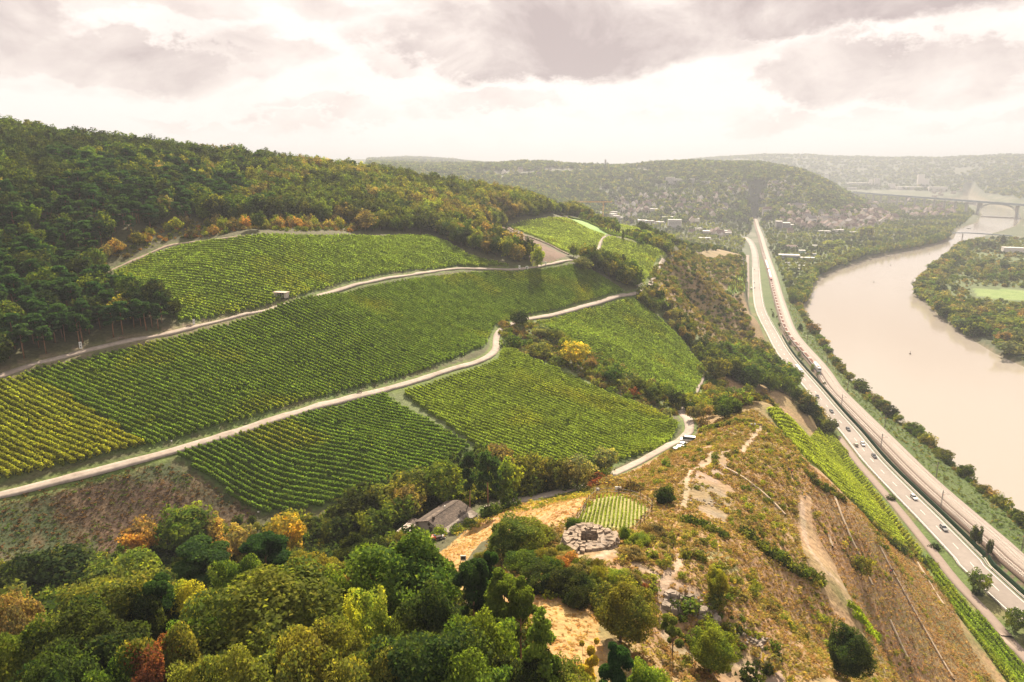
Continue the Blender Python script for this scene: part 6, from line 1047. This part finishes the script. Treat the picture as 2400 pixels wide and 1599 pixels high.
def outcrop(px, py, wpx, hpx, n, seed, label):
    """stepped rock faces"""
    c_ = G(px, py)[0]; zc = proj(c_)[2]; w_ = wpx * zc / F; h = hpx * zc / F; gk = np.random.default_rng(seed); V = []; Fs = []
    for k in range(n):
        x = c_[0] + (gk.random() - .5) * w_; y = c_[1] + (gk.random() - .5) * w_ * .35; z = float(H(x, y)); s = h * (.16 + .34 * gk.random() ** 2); mb = MB().box((0, 0, 0), (s * 1.6, s * 1.1, s), taper=.75); v = np.array(mb.v) * (1 + (gk.random((8, 3)) - .5) * .45); a = gk.random() * 3; v[:, :2] = v[:, :2] @ np.array([[math.cos(a), -math.sin(a)], [math.sin(a), math.cos(a)]]); v += [x, y, z + s * .15]; b = len(V); V += v.tolist(); Fs += [tuple(i + b for i in q) for q in mb.f]
    return ob('rock_outcrop', mesh('rock_outcrop', V, Fs, [M_rockface]), label=label, category='rocks')
for i, a in enumerate([(1620, 1425, 130, 34, 80, 'dark limestone face below the spur path'), (1445, 1385, 60, 20, 26, 'low rock face under the stone ring'), (1690, 1060, 90, 10, 22, 'pale rock slabs near the top of the spur'), (1660, 1180, 90, 9, 40, 'broken pale rock on the left flank of the spur'), (1770, 1500, 120, 18, 50, 'dark rock ledges by the path at the picture bottom'), (1860, 1150, 60, 7, 16, 'small rocks beside the walkers'), (1612, 1172, 20, 8, 8, 'rocks beside the narrow footpath'), (1550, 1345, 50, 8, 10, 'pale rocks at the path fork'), (1840, 1290, 70, 7, 20, 'scattered rocks on the middle of the slope')]): outcrop(*a[:5], 90 + i, a[5])
# ------------------------------------------------------------ terrace walls on the steep slope
for pts, lb in [([(1952, 1160), (1972, 1210), (1990, 1254), (2002, 1280), (2015, 1304)], 'straight pale terrace wall running down the middle of the slope'), ([(2062, 1284), (2080, 1320), (2103, 1362), (2140, 1430), (2178, 1498), (2236, 1596)], 'longest terrace wall, passing the pair of walkers'), ([(1942, 1258), (1951, 1285)], 'short terrace wall left of the straight one'), ([(2086, 1457), (2110, 1510), (2132, 1556)], 'terrace wall low on the slope at the picture bottom'), ([(2150, 1320), (2180, 1370), (2212, 1420)], 'terrace wall nearest the lower vines'), ([(2035, 1355), (2045, 1375)], 'tiny terrace wall under the small tree'), ([(1700, 1100), (1790, 1160), (1840, 1210)], 'faint terrace edge below the rocks')]:
    w_ = smooth(Gl(pts), 1.5); ribbon('terrace_wall', w_, (-.28, .28), M_stone2, lift=.55, skirt=1.1, kind=None, label=lb, category='wall')
def drystone(): 
    w_ = smooth(Gl([(1333, 598), (1290, 576), (1250, 560), (1205, 543), (1192, 533)]), 3); ribbon('field_wall', w_, (-.4, .4), M_stone, lift=.8, skirt=1.3, kind=None, label='long pale wall between the brown strip and the far hilltop vines', category='wall')
drystone()
# ------------------------------------------------------------ boards, posts, benches, hut
def board(px, py, wpx, hpx, label, posts=2, dark=None, legs=.5, name='signboard', yaw=None, cat='sign'):
    g_ = G(px, py)[0]; zc = proj(g_)[2]; w_ = wpx * zc / F; h = hpx * zc / F; r = empty(name, g_, (-math.atan2(g_[0], g_[1])) if yaw is None else yaw, label=label, category=cat)
    MB().box((0, 0, h * legs + h * (1 - legs) / 2 + .0), (w_, .12, h * (1 - legs))).build('board', [M_tin], r)
    if dark: 
        for a_, b_, c_, d in dark: MB().box((a_ * w_, -.075, h * legs + h * (1 - legs) * b_), (c_ * w_, .03, h * (1 - legs) * d)).build('lettering', [M_letter], r)
    for k in range(posts): x = 0 if posts == 1 else (k - .5) * w_ * .92; MB().box((x, .09, h * .48), (max(.1, w_ * .05), .06, h * .98)).build('post', [M_wood], r)
    return r
board(1086, 1326, 13, 27, 'information board on two posts standing in the mown meadow', legs=.5, dark=[(0, .5, .8, .6)])
board(1400, 1157, 8, 14, 'small white board at the left corner of the fenced plot', legs=.15, posts=1, dark=[(.1, .6, .3, .4)])
board(1449, 1155, 16, 15, 'wide white board with a dark middle behind the fenced plot', legs=.1, dark=[(-.05, .5, .12, .7), (.12, .5, .14, .7)])
board(190, 818, 6, 17, 'tall white letter board nearest the left edge on the upper track', legs=.05, posts=1, dark=[(0, .7, .3, .18), (0, .3, .3, .25)])
board(455, 761, 5, 13, 'tall white letter board where the upper track meets the wood corner', legs=.05, posts=1, dark=[(0, .5, .3, .2)])
board(592, 556, 3, 8, 'white board at the top edge of the upper vineyard', legs=.1, posts=1); board(1217.5, 632, 4, 10, 'narrow white letter board under the clump on the upper track', legs=.1, posts=1, dark=[(0, .45, .3, .2)]); board(1235, 632, 6, 8, 'square white letter board under the clump on the upper track', legs=.1, posts=1, dark=[(0, .5, .4, .5)]); board(1279, 622, 2.5, 9, 'thin white post right of the upper clump', legs=.05, posts=1)
board(1761, 1000, 4, 8, 'left white panel of the pair on the spur head', legs=.2, posts=1); board(1769, 1000, 4, 8, 'right white panel of the pair on the spur head', legs=.2, posts=1); board(403, 1040, 3, 8, 'small white marker at the yellow vines by the road', legs=.6, posts=1); board(606, 1204, 4, 6, 'white marker where the vine field meets the wood', legs=.5, posts=1)
for px, py, h, lb in [(1200.5, 1206, 14, 'lone dark post in the mown meadow'), (1577, 1290, 20, 'thin post beside the footpath on the spur')]: g_ = G(px, py)[0]; MB().bar((0, 0, -.2), (0, 0, h * proj(g_)[2] / F), .07, 0, 6).build('post', [M_darkwood], loc=g_, label=lb, category='post')
def plot_fence():
    ln = smooth(Gl([(1345, 1238), (1368, 1200), (1398, 1163), (1450, 1160), (1500, 1172), (1528, 1192), (1518, 1215), (1490, 1245)]), 3.0); r = empty('plot_fence', ln[0], 0, label='fence of thin dark posts round the small vine plot', category='fence'); pm = MB().bar((0, 0, -.3), (0, 0, 2.4), .06, 0, 5).me('post', [M_darkwood]); mb = MB()
    for a_, b_ in zip(ln[:-1], ln[1:]): o = ob('post', pm, r, loc=a_ - ln[0]); [mb.bar(a_ - ln[0] + [0, 0, h], b_ - ln[0] + [0, 0, h], .02, 0, 3) for h in (.8, 1.6)]
    mb.build('wire', [M_steel], r)
    pts = spots(F6, 2.2, .1, 6); 
plot_fence()
def hut():
    g_ = G(660, 697)[0]; r = empty('vineyard_hut', g_, -.25, label='flat-roofed open hut among the vines above the upper track', category='hut'); s = proj(g_)[2] / F * 34
    MB().box((0, .0, 2.35), (s, 3.6, .16)).build('roof', [new_mat('hut_roof', (.38, .30, .25), .8, .2, 2)], r); MB().box((-s * .32, .1, 1.1), (s * .3, 2.8, 2.3)).build('wall', [M_plaster], r, label='left wall block'); MB().box((s * .40, .1, 1.1), (s * .16, 2.8, 2.3)).build('wall', [M_plaster], r, label='right wall block'); MB().box((s * .05, 1.2, 1.1), (s * .5, .3, 2.3)).build('back_wall', [M_darkwood], r)
    for k in (-.05, .16): MB().box((s * k, -1.2, 1.1), (.18, .18, 2.3)).build('post', [M_plaster], r)
    g_ = G(697, 704)[0]; r = empty('small_trailer', g_, .35, label='low grey trailer beside the track right of the hut', category='trailer'); MB().box((0, 0, .35), (3.4, .9, .7)).build('stack', [M_wood], r)  # small trailer, drawn only as a plain block
    def bench(px, py, lb, yaw):
        g_ = G(px, py)[0]; r = empty('bench', g_, yaw, label=lb, category='bench'); MB().box((0, 0, .45), (1.8, .42, .06)).build('seat', [M_wood], r); MB().box((0, .24, .75), (1.8, .06, .4)).build('backrest', [M_wood], r)
        for k in (-.7, .7): MB().box((k, 0, .22), (.1, .38, .44)).build('leg', [M_wood], r)
    bench(283, 796, 'bench at the wood edge near the left letter board', .4); bench(443, 767, 'bench beside the letter board at the wood corner', .4); bench(843, 922, 'bench on the upper side of the concrete road', .5); bench(1780, 1000, 'bench beside the pair of white panels', 0); bench(1994, 1262, 'bench on the terrace wall of the slope', 1.0)
hut()
# ------------------------------------------------------------ walkers: one skinned body each
def person(px, py, label, shirt, legs=(.03, .035, .06), yaw=0., pose=0, h=1.75):
    g_ = G(px, py)[0]; s = h / 1.75; r = empty('person', (g_[0], g_[1], g_[2] + .05), yaw, s, label=label, category='person'); st = .18 if pose == 0 else .30
    J = [(0, 0, .98, .14), (0, 0, 1.20, .13), (0, 0, 1.42, .15), (0, 0, 1.52, .06), (0, 0, 1.60, .085), (0, .01, 1.69, .095), (.09, 0, .92, .10), (.10, st, .50, .065), (.10, st * .6, .09, .045), (.10, st * .6 - .14, .04, .04), (-.09, 0, .92, .10), (-.10, -st * .3, .50, .065), (-.10, -st, .09, .045), (-.10, -st - .14, .04, .04),
         (.21, 0, 1.42, .065), (.27, -.04, 1.14, .045), (.25, -.20 - pose * .15, .92 + pose * .2, .035), (-.21, 0, 1.42, .065), (-.27, .04, 1.14, .045), (-.25, -.10, .90, .035)]
    E = [(0, 1), (1, 2), (2, 3), (3, 4), (4, 5), (0, 6), (6, 7), (7, 8), (8, 9), (0, 10), (10, 11), (11, 12), (12, 13), (2, 14), (14, 15), (15, 16), (2, 17), (17, 18), (18, 19)]
    def skin(nm, keep, mat_, grow, par):
        idx = sorted({i for e in keep for i in e}); mp = {i: k for k, i in enumerate(idx)}; me = bpy.data.meshes.new(nm); me.from_pydata([J[i][:3] for i in idx], [(mp[a], mp[b]) for a, b in keep], []); me.update(); me.materials.append(mat_); o = ob(nm, me, par); md = o.modifiers.new('skin', 'SKIN'); sv = me.skin_vertices[0].data if me.skin_vertices else None
        if sv is None: return o
        for i in idx: q = J[i][3] * grow; sv[mp[i]].radius = (q, q)
        sv[mp[min(idx)]].use_root = True; o.modifiers.new('sub', 'SUBSURF').levels = 1; o.modifiers['sub'].render_levels = 1; return o
    import bmesh
    def mk(nm, keep, mat_, grow):
        idx = sorted({i for e in keep for i in e}); mp = {i: k for k, i in enumerate(idx)}; bm = bmesh.new(); ly = bm.verts.layers.skin.verify(); vs = []
        for i in idx: v = bm.verts.new(J[i][:3]); v[ly].radius = (J[i][3] * grow,) * 2; v[ly].use_root = (i == idx[0]); vs.append(v)
        for a, b in keep: bm.edges.new((vs[mp[a]], vs[mp[b]]))
        me = bpy.data.meshes.new(nm); bm.to_mesh(me); bm.free(); me.materials.append(mat_); o = ob(nm, me, r); o.modifiers.new('skin', 'SKIN'); m2 = o.modifiers.new('sub', 'SUBSURF'); m2.levels = m2.render_levels = 1; return o
    mk('body', E, M_skin, 1.0); mk('jacket', [E[0], E[1], E[13], E[14], E[16], E[17]], paint('jacket_cloth', shirt, .9), 1.22); mk('trousers', [E[5], E[6], E[7], E[9], E[10], E[11]], paint('trouser_cloth', legs, .9), 1.2)
    bm = MB().bar((0, .03, 1.70), (0, .03, 1.80), .10, 0, 8, .06); bm.build('hair', [M_darkwood], r); return r
person(1848, 1108, 'walker in dark clothes, left one of the pair high on the slope', (.03, .03, .05), yaw=.3); person(1855, 1112, 'walker in a bright orange-red jacket high on the slope', (.62, .09, .03), yaw=.5, pose=1)
person(2086, 1347, 'person in dark red top at the terrace wall, with a companion in black', (.42, .06, .04), yaw=-.5, pose=1); person(2090, 1345, 'person in black standing behind the one in dark red', (.02, .02, .025), yaw=-.4); person(1041, 1268, 'person with yellow waistcoat behind the small tractor', (.55, .38, .05), yaw=1.2, pose=1)
# ------------------------------------------------------------ bridges
def viaduct():
    a = P(1938, 446, 46); b = P(2400, 480, 46); d = (b - a); Ln = np.linalg.norm(d); d /= Ln; n = np.array([-d[1], d[0], 0]); r = empty('valley_viaduct', a, math.atan2(d[1], d[0]), label='long straight motorway-like viaduct crossing the valley and river in the distance', category='bridge'); L2 = Ln + 500
    MB().box((L2 / 2, 0, -2), (L2, 12, 4)).build('deck', [M_bridge], r); MB().box((L2 / 2, 6.1, .8), (L2, .3, 1.8)).box((L2 / 2, -6.1, .8), (L2, .3, 1.8)).build('parapet', [M_bridge], r)
    for k in range(int(L2 / 58)):
        s = 60 + k * 58; q = a + d * s; g_ = float(H(q[0], q[1])); px = proj(q)[0]
        if 2300 < px < 2385: continue
        hgt = 46 - 5 - max(g_, -2) + 2; MB().box((s, 0, -5 - hgt / 2), (4.5, 8, hgt), taper=.85).build('pier', [M_pier], r)
    ss = np.linspace(0, L2, 800); pxs = proj(a[None] + d[None] * ss[:, None])[0]; s0 = float(np.interp(2291, pxs, ss)); s1 = float(np.interp(2396, pxs, ss)); mb = MB(); N = 20; pr = [np.array([s0 + (s1 - s0) * t, 0, -44 + 39 * (1 - (2 * t - 1) ** 4)]) for t in np.linspace(0, 1, N)]
    for u, v in zip(pr[:-1], pr[1:]): mb.bar(u + [0, 3, 0], v + [0, 3, 0], 1.1, 0, 4); mb.bar(u + [0, -3, 0], v + [0, -3, 0], 1.1, 0, 4)
    mb.build('arch', [M_bridge], r)
    for k in (2, 17): p_ = pr[k]; MB().box((p_[0], 0, (p_[2] - 5) / 2), (2, 7, -5 - p_[2])).build('spandrel_column', [M_pier], r)
viaduct()
def footbridge():
    a = P(2195, 549, 10); b = P(2262, 546, 15); c_ = P(2372, 553, 9); ln = smooth(np.array([a, b, c_]), 12); r = empty('footbridge', ln[0], 0, label='slender curved footbridge with one mid-river pier', category='bridge'); mb = MB()
    for u, v in zip(ln[:-1], ln[1:]): mb.bar(u - ln[0], v - ln[0], 1.3, 0, 6)
    mb.build('deck', [M_bridge], r); p_ = P(2257, 547, 13.5); MB().bar(np.array([p_[0], p_[1], -2]) - ln[0], p_ - ln[0] + [0, 0, -.5], 1.2, 0, 8).build('pier', [M_pier], r)
footbridge()
w1, w2 = P(2300, 507, 1.5), P(2402, 512, 1.5); MB().bar(w1, w2, 1.6, 0, 6).build('weir', [M_pier], label='low weir line across the far river', category='weir')
# ------------------------------------------------------------ houses of the far villages
def house_mesh(roof, L, Wd, he, hr, flat=False):
    mb = MB(); mb.box((0, 0, he / 2 - 1), (L, Wd, he + 2), 0)
    if flat: mb.box((0, 0, he + .25), (L + .4, Wd + .4, .5), 1)
    else: mb.add([(-L / 2, -Wd / 2, he), (-L / 2, Wd / 2, he), (-L / 2, 0, hr), (L / 2, -Wd / 2, he), (L / 2, Wd / 2, he), (L / 2, 0, hr)], [(0, 2, 1), (3, 4, 5)], 0); e = .5; k = (hr - he) / (Wd / 2); mb.add([(-L / 2 - e, -Wd / 2 - e, he - e * k + .1), (L / 2 + e, -Wd / 2 - e, he - e * k + .1), (L / 2 + e, 0, hr + .1), (-L / 2 - e, 0, hr + .1), (L / 2 + e, Wd / 2 + e, he - e * k + .1), (-L / 2 - e, Wd / 2 + e, he - e * k + .1)], [(0, 1, 2, 3), (3, 2, 4, 5)], 1)
    for s in (-1, 1):
        for x in np.arange(-L / 2 + 1.6, L / 2 - .8, 2.6):
            for z in np.arange(1.6, he - .3, 2.8): mb.box((x, s * (Wd / 2 + .01), z), (1.1, .06, 1.2), 2)
    return mb.me('house', [M_objwall, roof, M_glass])
HM = [house_mesh(M_roofred, 11, 8.5, 5.6, 9.6), house_mesh(M_roofgrey, 10, 8, 5.4, 9.8), house_mesh(M_roofred, 13, 9, 6.5, 11), house_mesh(M_roofpale, 13, 10, 6, 6, True), house_mesh(M_roofgrey, 16, 10, 8, 12), house_mesh(M_roofred, 9, 8, 4.2, 8.8)]
WALLC = [(.62, .56, .50), (.70, .66, .62), (.55, .45, .36), (.60, .50, .42), (.46, .38, .34), (.68, .62, .52)]
WN = ['cream', 'white', 'tan', 'beige', 'grey-brown', 'pale yellow']; RN = ['red-brown gabled roof', 'grey gabled roof', 'big red-brown roof', 'flat pale roof', 'long grey roof', 'steep red-brown roof']
HQ = []
def village(poly, sp, seed, place, p_keep=.8, kinds=(0, 1, 2, 5, 0, 1), ycut=None):
    x, y = spots(Gl(poly), sp, .38, seed); g = np.random.default_rng(seed); k = (g.random(len(x)) < p_keep) & offroad(x, y)
    for xx, yy in zip(x[k], y[k]): HQ.append((xx, yy, int(kinds[g.integers(len(kinds))]), int(g.integers(6)), [.0, .3, 1.57, 1.2][g.integers(4)] + .2 * g.random(), 1.1 + .45 * g.random(), place))
village([(1700, 437), (1850, 428), (1860, 445), (1840, 470), (1760, 475), (1700, 470)], 22, 1, 'high under the dark ridge', .8)
village([(1440, 465), (1560, 455), (1700, 460), (1720, 500), (1640, 512), (1560, 500), (1440, 500)], 25, 2, 'left of the far railway', .75)
village([(1850, 485), (1960, 500), (2060, 490), (2100, 520), (2010, 540), (1900, 540), (1820, 520)], 24, 3, 'right of the far railway', .75, (0, 2, 2, 5, 0, 4))
village([(1170, 402), (1290, 400), (1320, 412), (1250, 420), (1180, 412)], 60, 4, 'above the wood end', .7, (3, 1, 3))
village([(2110, 490), (2230, 480), (2250, 500), (2200, 515), (2120, 510)], 38, 5, 'near the viaduct', .6)
village([(1950, 452), (2200, 445), (2260, 452), (2200, 466), (1960, 462)], 62, 6, 'beyond the viaduct', .7, (3, 4, 3, 1))
village([(1600, 540), (1720, 545), (1700, 562), (1640, 560), (1590, 548)], 30, 7, 'among trees behind the hilltop', .5, (3, 0, 1))
village([(1420, 500), (1500, 505), (1500, 520), (1420, 512)], 26, 8, 'close behind the hilltop vines', .6, (3, 0, 1))
village([(2250, 425), (2400, 432), (2400, 445), (2280, 440)], 70, 9, 'on the far right shore', .5)
village([(1560, 495), (1640, 510), (1640, 530), (1560, 520)], 30, 10, 'in the flat village centre', .55, (4, 3, 2))
def place_houses():
    q = sorted(HQ, key=lambda h: math.hypot(h[0], h[1]) / h[5]); seen = []
    for i, (x, y, k, c_, a, s, place) in enumerate(q):
        z = float(H(x, y))
        if i < 290: o = ob('house', HM[k], loc=(x, y, z), rot=a, scale=s, label=f'{WN[c_]} house with {RN[k]} {place}', category='house', group='houses ' + place); o.color = (*WALLC[c_], 1)
        else: seen.append((x, y, z, k, c_, a, s))
    if seen:
        V = []; Fs = []; mi = []; b = 0
        for x, y, z, k, c_, a, s in seen:
            me = HM[k]; v = np.empty(len(me.vertices) * 3); me.vertices.foreach_get('co', v); v = v.reshape(-1, 3) * s; v[:, :2] = v[:, :2] @ np.array([[math.cos(a), math.sin(a)], [-math.sin(a), math.cos(a)]]); v += [x, y, z]; V.append(v); Fs += [tuple(i + b for i in p.vertices) for p in me.polygons]; mi += [p.material_index for p in me.polygons]; b += len(v)
        ob('far_houses', mesh('far_houses', np.vstack(V), Fs, [M_plaster, M_roofred, M_glass], mi), kind='stuff', label='scattered smallest houses of the far town', category='houses')
    print('houses', len(q))
place_houses()
def block(px, py, wpx, hpx, label, roof=M_roofpale, col=(.62, .56, .52), depth=.5, gable=False, name='apartment_block', rows=True, steps=None):
    g_ = G(px, py)[0]; s = proj(g_)[2] / F; w_ = wpx * s; h = hpx * s; d = max(8, w_ * depth); r = empty(name, (g_[0], g_[1] + d / 2, g_[2]), -math.atan2(g_[0], g_[1]) * .6, label=label, category='building'); parts = [(0, w_, h)] if not steps else [((a + b) / 2 * w_ - w_ / 2, (b - a) * w_, h * k) for a, b, k in steps]
    for x, ww, hh in parts:
        o = MB().box((x, 0, hh / 2 - 2), (ww, d, hh + 4)).build('wall', [M_objwall], r); o.color = (*col, 1)
        if gable: MB().add([(x - ww / 2 - .5, -d / 2 - .5, hh), (x + ww / 2 + .5, -d / 2 - .5, hh), (x + ww / 2 - d * .25, 0, hh * 1.5), (x - ww / 2 + d * .25, 0, hh * 1.5), (x + ww / 2 + .5, d / 2 + .5, hh), (x - ww / 2 - .5, d / 2 + .5, hh)], [(0, 1, 2, 3), (3, 2, 4, 5), (0, 3, 5), (1, 4, 2)]).build('roof', [roof], r)
        else: MB().box((x, 0, hh + .3), (ww + .5, d + .5, .6)).build('roof', [roof], r)
        if rows:
            st = max(2.9, hh / 7)
            for z in np.arange(1.8, hh - .8, st): MB().box((x, -d / 2 - .03, z), (ww * .88, .1, 1.2)).build('window_band', [M_glass], r)
for a in [(1571, 432, 20, 15, 'left high pale apartment block on the far hillside'), (1589, 432, 16, 12, 'right high pale apartment block on the far hillside'), (1622, 432, 11, 13, 'narrow hazy block right of the two pale ones'), (1650, 434, 30, 9, 'long low hazy block on the far hillside')]: block(*a)
block(1528, 527, 60, 10, 'long white flat-roofed building behind the hilltop vines', steps=[(0, .25, 1), (.25, .62, .85), (.62, 1, .6)]); block(1582, 535, 31, 19, 'white cube-like block behind the hilltop vines'); block(1570, 518, 34, 9, 'grey flat building behind the white cube-like block', col=(.45, .42, .40)); block(1594, 496, 16, 13, 'white four-storey house in the village left of the railway', gable=True, roof=M_roofred); block(1616, 499, 15, 11, 'broad white house beside the four-storey one', gable=True, roof=M_roofgrey)
block(1642, 499, 11, 8, 'small bright gabled house left of the railway', gable=True, roof=M_roofred); block(1670, 551, 40, 7, 'flat white school-like building left of the railway', steps=[(0, .4, 1.2), (.4, 1, .8)]); block(1700, 553, 30, 7, 'second flat white building left of the railway'); block(1653, 564, 26, 6, 'low white house among shrubs left of the railway'); block(1520, 497, 44, 7, 'long white factory roof in the village', roof=M_roofpale); block(1455, 515, 30, 5, 'low white roofs just over the hilltop')
block(1903, 495, 21, 8, 'stately villa with dark hipped roof above the village', gable=True, roof=M_roofgrey); block(1842, 536, 40, 16, 'terraced building with three window bands right of the railway', col=(.36, .32, .31), steps=[(0, .35, 1), (.35, .8, .8), (.8, 1, .55)]); block(1800, 503, 22, 12, 'big white half-timbered house right of the railway', gable=True, roof=M_roofred); block(1934, 547, 27, 5, 'left long white roof by the riverside trees', rows=False); block(1966, 545, 25, 6, 'middle long white roof by the riverside trees', rows=False); block(2000, 548, 20, 4, 'right long white roof by the riverside trees', rows=False); block(1853, 552, 14, 12, 'yellowish house with steep roof by the road', gable=True, roof=M_roofred, col=(.60, .48, .32))
block(2027, 502, 8, 12, 'left one of two church towers in the village', col=(.5, .42, .4), rows=False, depth=1); block(2043, 502, 7, 12, 'right one of two church towers in the village', col=(.5, .42, .4), rows=False, depth=1); block(2036, 507, 26, 8, 'church nave below the two towers', gable=True, roof=M_roofred, rows=False)
block(1853, 609, 46, 10, 'long low waterworks building with pale roof', roof=M_roofpale, col=(.42, .42, .45), rows=True); block(1881, 601, 14, 13, 'greenish square waterworks tower', col=(.30, .38, .36), rows=False, depth=.9); block(1894, 612, 32, 7, 'white flat hall beside the waterworks tower'); block(1896, 600, 36, 5, 'flat blue-grey hall behind the waterworks tower', col=(.40, .45, .48), rows=False); block(1856, 584, 30, 6, 'brown-roofed sheds north of the waterworks', gable=True, roof=M_roofred); block(1912, 580, 13, 4, 'tiny white hall near the riverside trees', rows=False)
block(2165, 437, 24, 27, 'tallest pale silo block of the town beyond the viaduct', steps=[(0, .55, 1), (.55, 1, .6)], rows=False); block(2091, 442, 14, 11, 'white cubic building of the far town', rows=False); block(2056, 434, 12, 16, 'pale tower block of the far town'); block(1937, 425, 8, 17, 'hazy tower block at the hill edge of the far town'); block(2041, 434, 8, 13, 'slim hazy tower of the far town', rows=False); block(2020, 436, 50, 7, 'long hazy factory of the far town'); block(2202, 448, 38, 9, 'round-roofed white hall beyond the viaduct', rows=False); block(2138, 444, 54, 6, 'long white warehouse beyond the viaduct', rows=False); block(1998, 445, 20, 5, 'white houses row just above the viaduct')
block(2380, 594, 42, 12, 'white boathouse at the right edge beyond the trees', rows=False); block(2277, 480, 26, 6, 'pale pink building under the viaduct'); block(1395, 503, 40, 5, 'low white roofs right of the wood end')
for k in range(11): px = 1846 + (k % 4) * 13; py = 619 + (k // 4) * 7; g_ = G(px, py)[0]; r = empty('camper', (g_[0], g_[1], g_[2]), .1 * k, label='white camper parked on the riverside lot below the waterworks', category='camper', group='campers parked below the waterworks'); MB().box((0, 0, 1.7), (7.5, 2.6, 2.6), taper=.95).build('body', [M_tin], r); MB().box((3.0, 0, 2.0), (1.6, 2.64, .8)).build('window', [M_glass], r); MB().box((-2, 0, .35), (.8, 2.5, .7)).box((2, 0, .35), (.8, 2.5, .7)).build('wheels', [M_black], r)
# ------------------------------------------------------------ crane, tower, masts, boats
def crane():
    d = 1480.; p = ray(1413.6, 503) * d; x, y = p[0], p[1]; z = float(H(x, y)); k = d / F; top_ = CAMZ + ray(1413.6, 474)[2] * d; r = empty('tower_crane', (x, y, z), 0, label='yellow tower crane over the village roofs', category='crane')
    def truss(a, b, w_, n):
        a = np.array(a, float); b = np.array(b, float); mb = MB(); ax = (b - a); o = [(w_, w_, 0), (-w_, w_, 0), (-w_, -w_, 0), (w_, -w_, 0)] if abs(ax[2]) > abs(ax[0]) else [(0, w_, w_), (0, -w_, w_), (0, -w_, -w_), (0, w_, -w_)]
        for q in o: mb.bar(a + q, b + q, .28, 0, 4)
        for i in range(n): u = a + ax * i / n; v = a + ax * (i + 1) / n; [mb.bar(u + np.array(o[j]), v + np.array(o[(j + 1) % 4]), .16, 0, 3) for j in range(4)]
        return mb
    truss((0, 0, 0), (0, 0, top_ - z), 1.0, 12).build('mast', [M_crane], r); truss((-63 * k, 0, top_ - z + 1), (20 * k, 0, top_ - z + 1), .9, 26).build('jib', [M_crane], r); MB().box((19 * k, 0, top_ - z - 1.5), (4, 2.2, 3)).build('counterweight', [M_pier], r); MB().box((1.6, 0, top_ - z - 1.4), (2, 2, 2.2)).build('cab', [M_glass], r)
crane()
def spike(px, pyb, pyt, d, r0, label, nm='radio_mast', m=None, t=1.):
    p = ray(px, pyb) * d; z = float(H(p[0], p[1])); q = CAMZ + ray(px, pyt)[2] * d; MB().bar((0, 0, 0), (0, 0, q - z), r0, 0, 8, r0 * t).build(nm, [m or M_pier], loc=(p[0], p[1], z), label=label, category='mast' if nm == 'radio_mast' else 'tower')
spike(1419, 384, 374, 2700, 3.2, 'stone lookout tower standing on the middle ridge', 'lookout_tower', M_pier); spike(1795.5, 368, 344, 6300, 1.6, 'tallest left radio mast on the far hazy hill', t=.5); spike(1880.5, 370, 345, 6300, 1.6, 'tallest right radio mast on the far hazy hill', t=.5); spike(1871, 370, 352, 6300, 1.3, 'shorter radio mast beside the tallest right one', t=.5); spike(1786, 367, 360, 6300, 2.5, 'short stout mast left of the tallest left one'); spike(1829.5, 368, 358, 6300, 1.2, 'short mast midway between the tall ones', t=.5)
def boat(px, py, L, label, col, yaw=0., group=None, mast=0):
    p = P(px, py, .0); r = empty('boat', (p[0], p[1], .0), yaw, label=label, category='boat', **({'group': group} if group else {})); W_ = L * .26; v = [(-L / 2, -W_ / 2, .9), (L * .2, -W_ / 2, .9), (L / 2, 0, 1.1), (L * .2, W_ / 2, .9), (-L / 2, W_ / 2, .9), (-L / 2 * .92, -W_ * .35, -.3), (L * .15, -W_ * .35, -.3), (L * .42, 0, -.3), (L * .15, W_ * .35, -.3), (-L / 2 * .92, W_ * .35, -.3)]
    MB().add(v, [(0, 1, 2, 3, 4), (5, 9, 8, 7, 6)] + [(i, i + 5, (i + 1) % 5 + 5, (i + 1) % 5) for i in range(5)]).build('hull', [paint('boat_paint', col)], r); MB().box((-L * .08, 0, 1.4), (L * .4, W_ * .7, 1.1), taper=.85).build('cabin', [M_tin], r)
    if mast: MB().bar((0, 0, 1), (0, 0, mast), .12, 0, 5).build('mast', [M_steel], r)
boat(2271, 536, 13, 'dark motor boat alone above the footbridge', (.05, .05, .06), .2)
for k in range(6): boat(2270 + k * 4, 519 - (k % 2) * 5, 11, 'white boat moored at the far left bank jetty', (.6, .6, .6), 1.3, 'boats moored at the far jetty')
for k, (px, py) in enumerate([(2383, 523), (2380, 527), (2377, 535)]): boat(px, py, 8, 'dark small boat near the right shore below the weir', (.06, .06, .07), .4 * k, 'small boats below the weir', 8)
for px, py, lb in [(2087, 622, 'buoy nearest the bend of the river'), (2048, 662, 'buoy in the middle of the broad river'), (2133, 830, 'dark buoy lowest in the picture'), (2178, 596, 'buoy farthest up the bend')]: p = P(px, py, 0); r = empty('buoy', (p[0], p[1], 0), 0, label=lb, category='buoy'); MB().bar((0, 0, -.3), (0, 0, .7), .8, 0, 10, .7).build('float', [M_darkwood], r); MB().bar((0, 0, .7), (0, 0, 2.6), .14, 0, 6).build('marker', [M_darkwood], r)
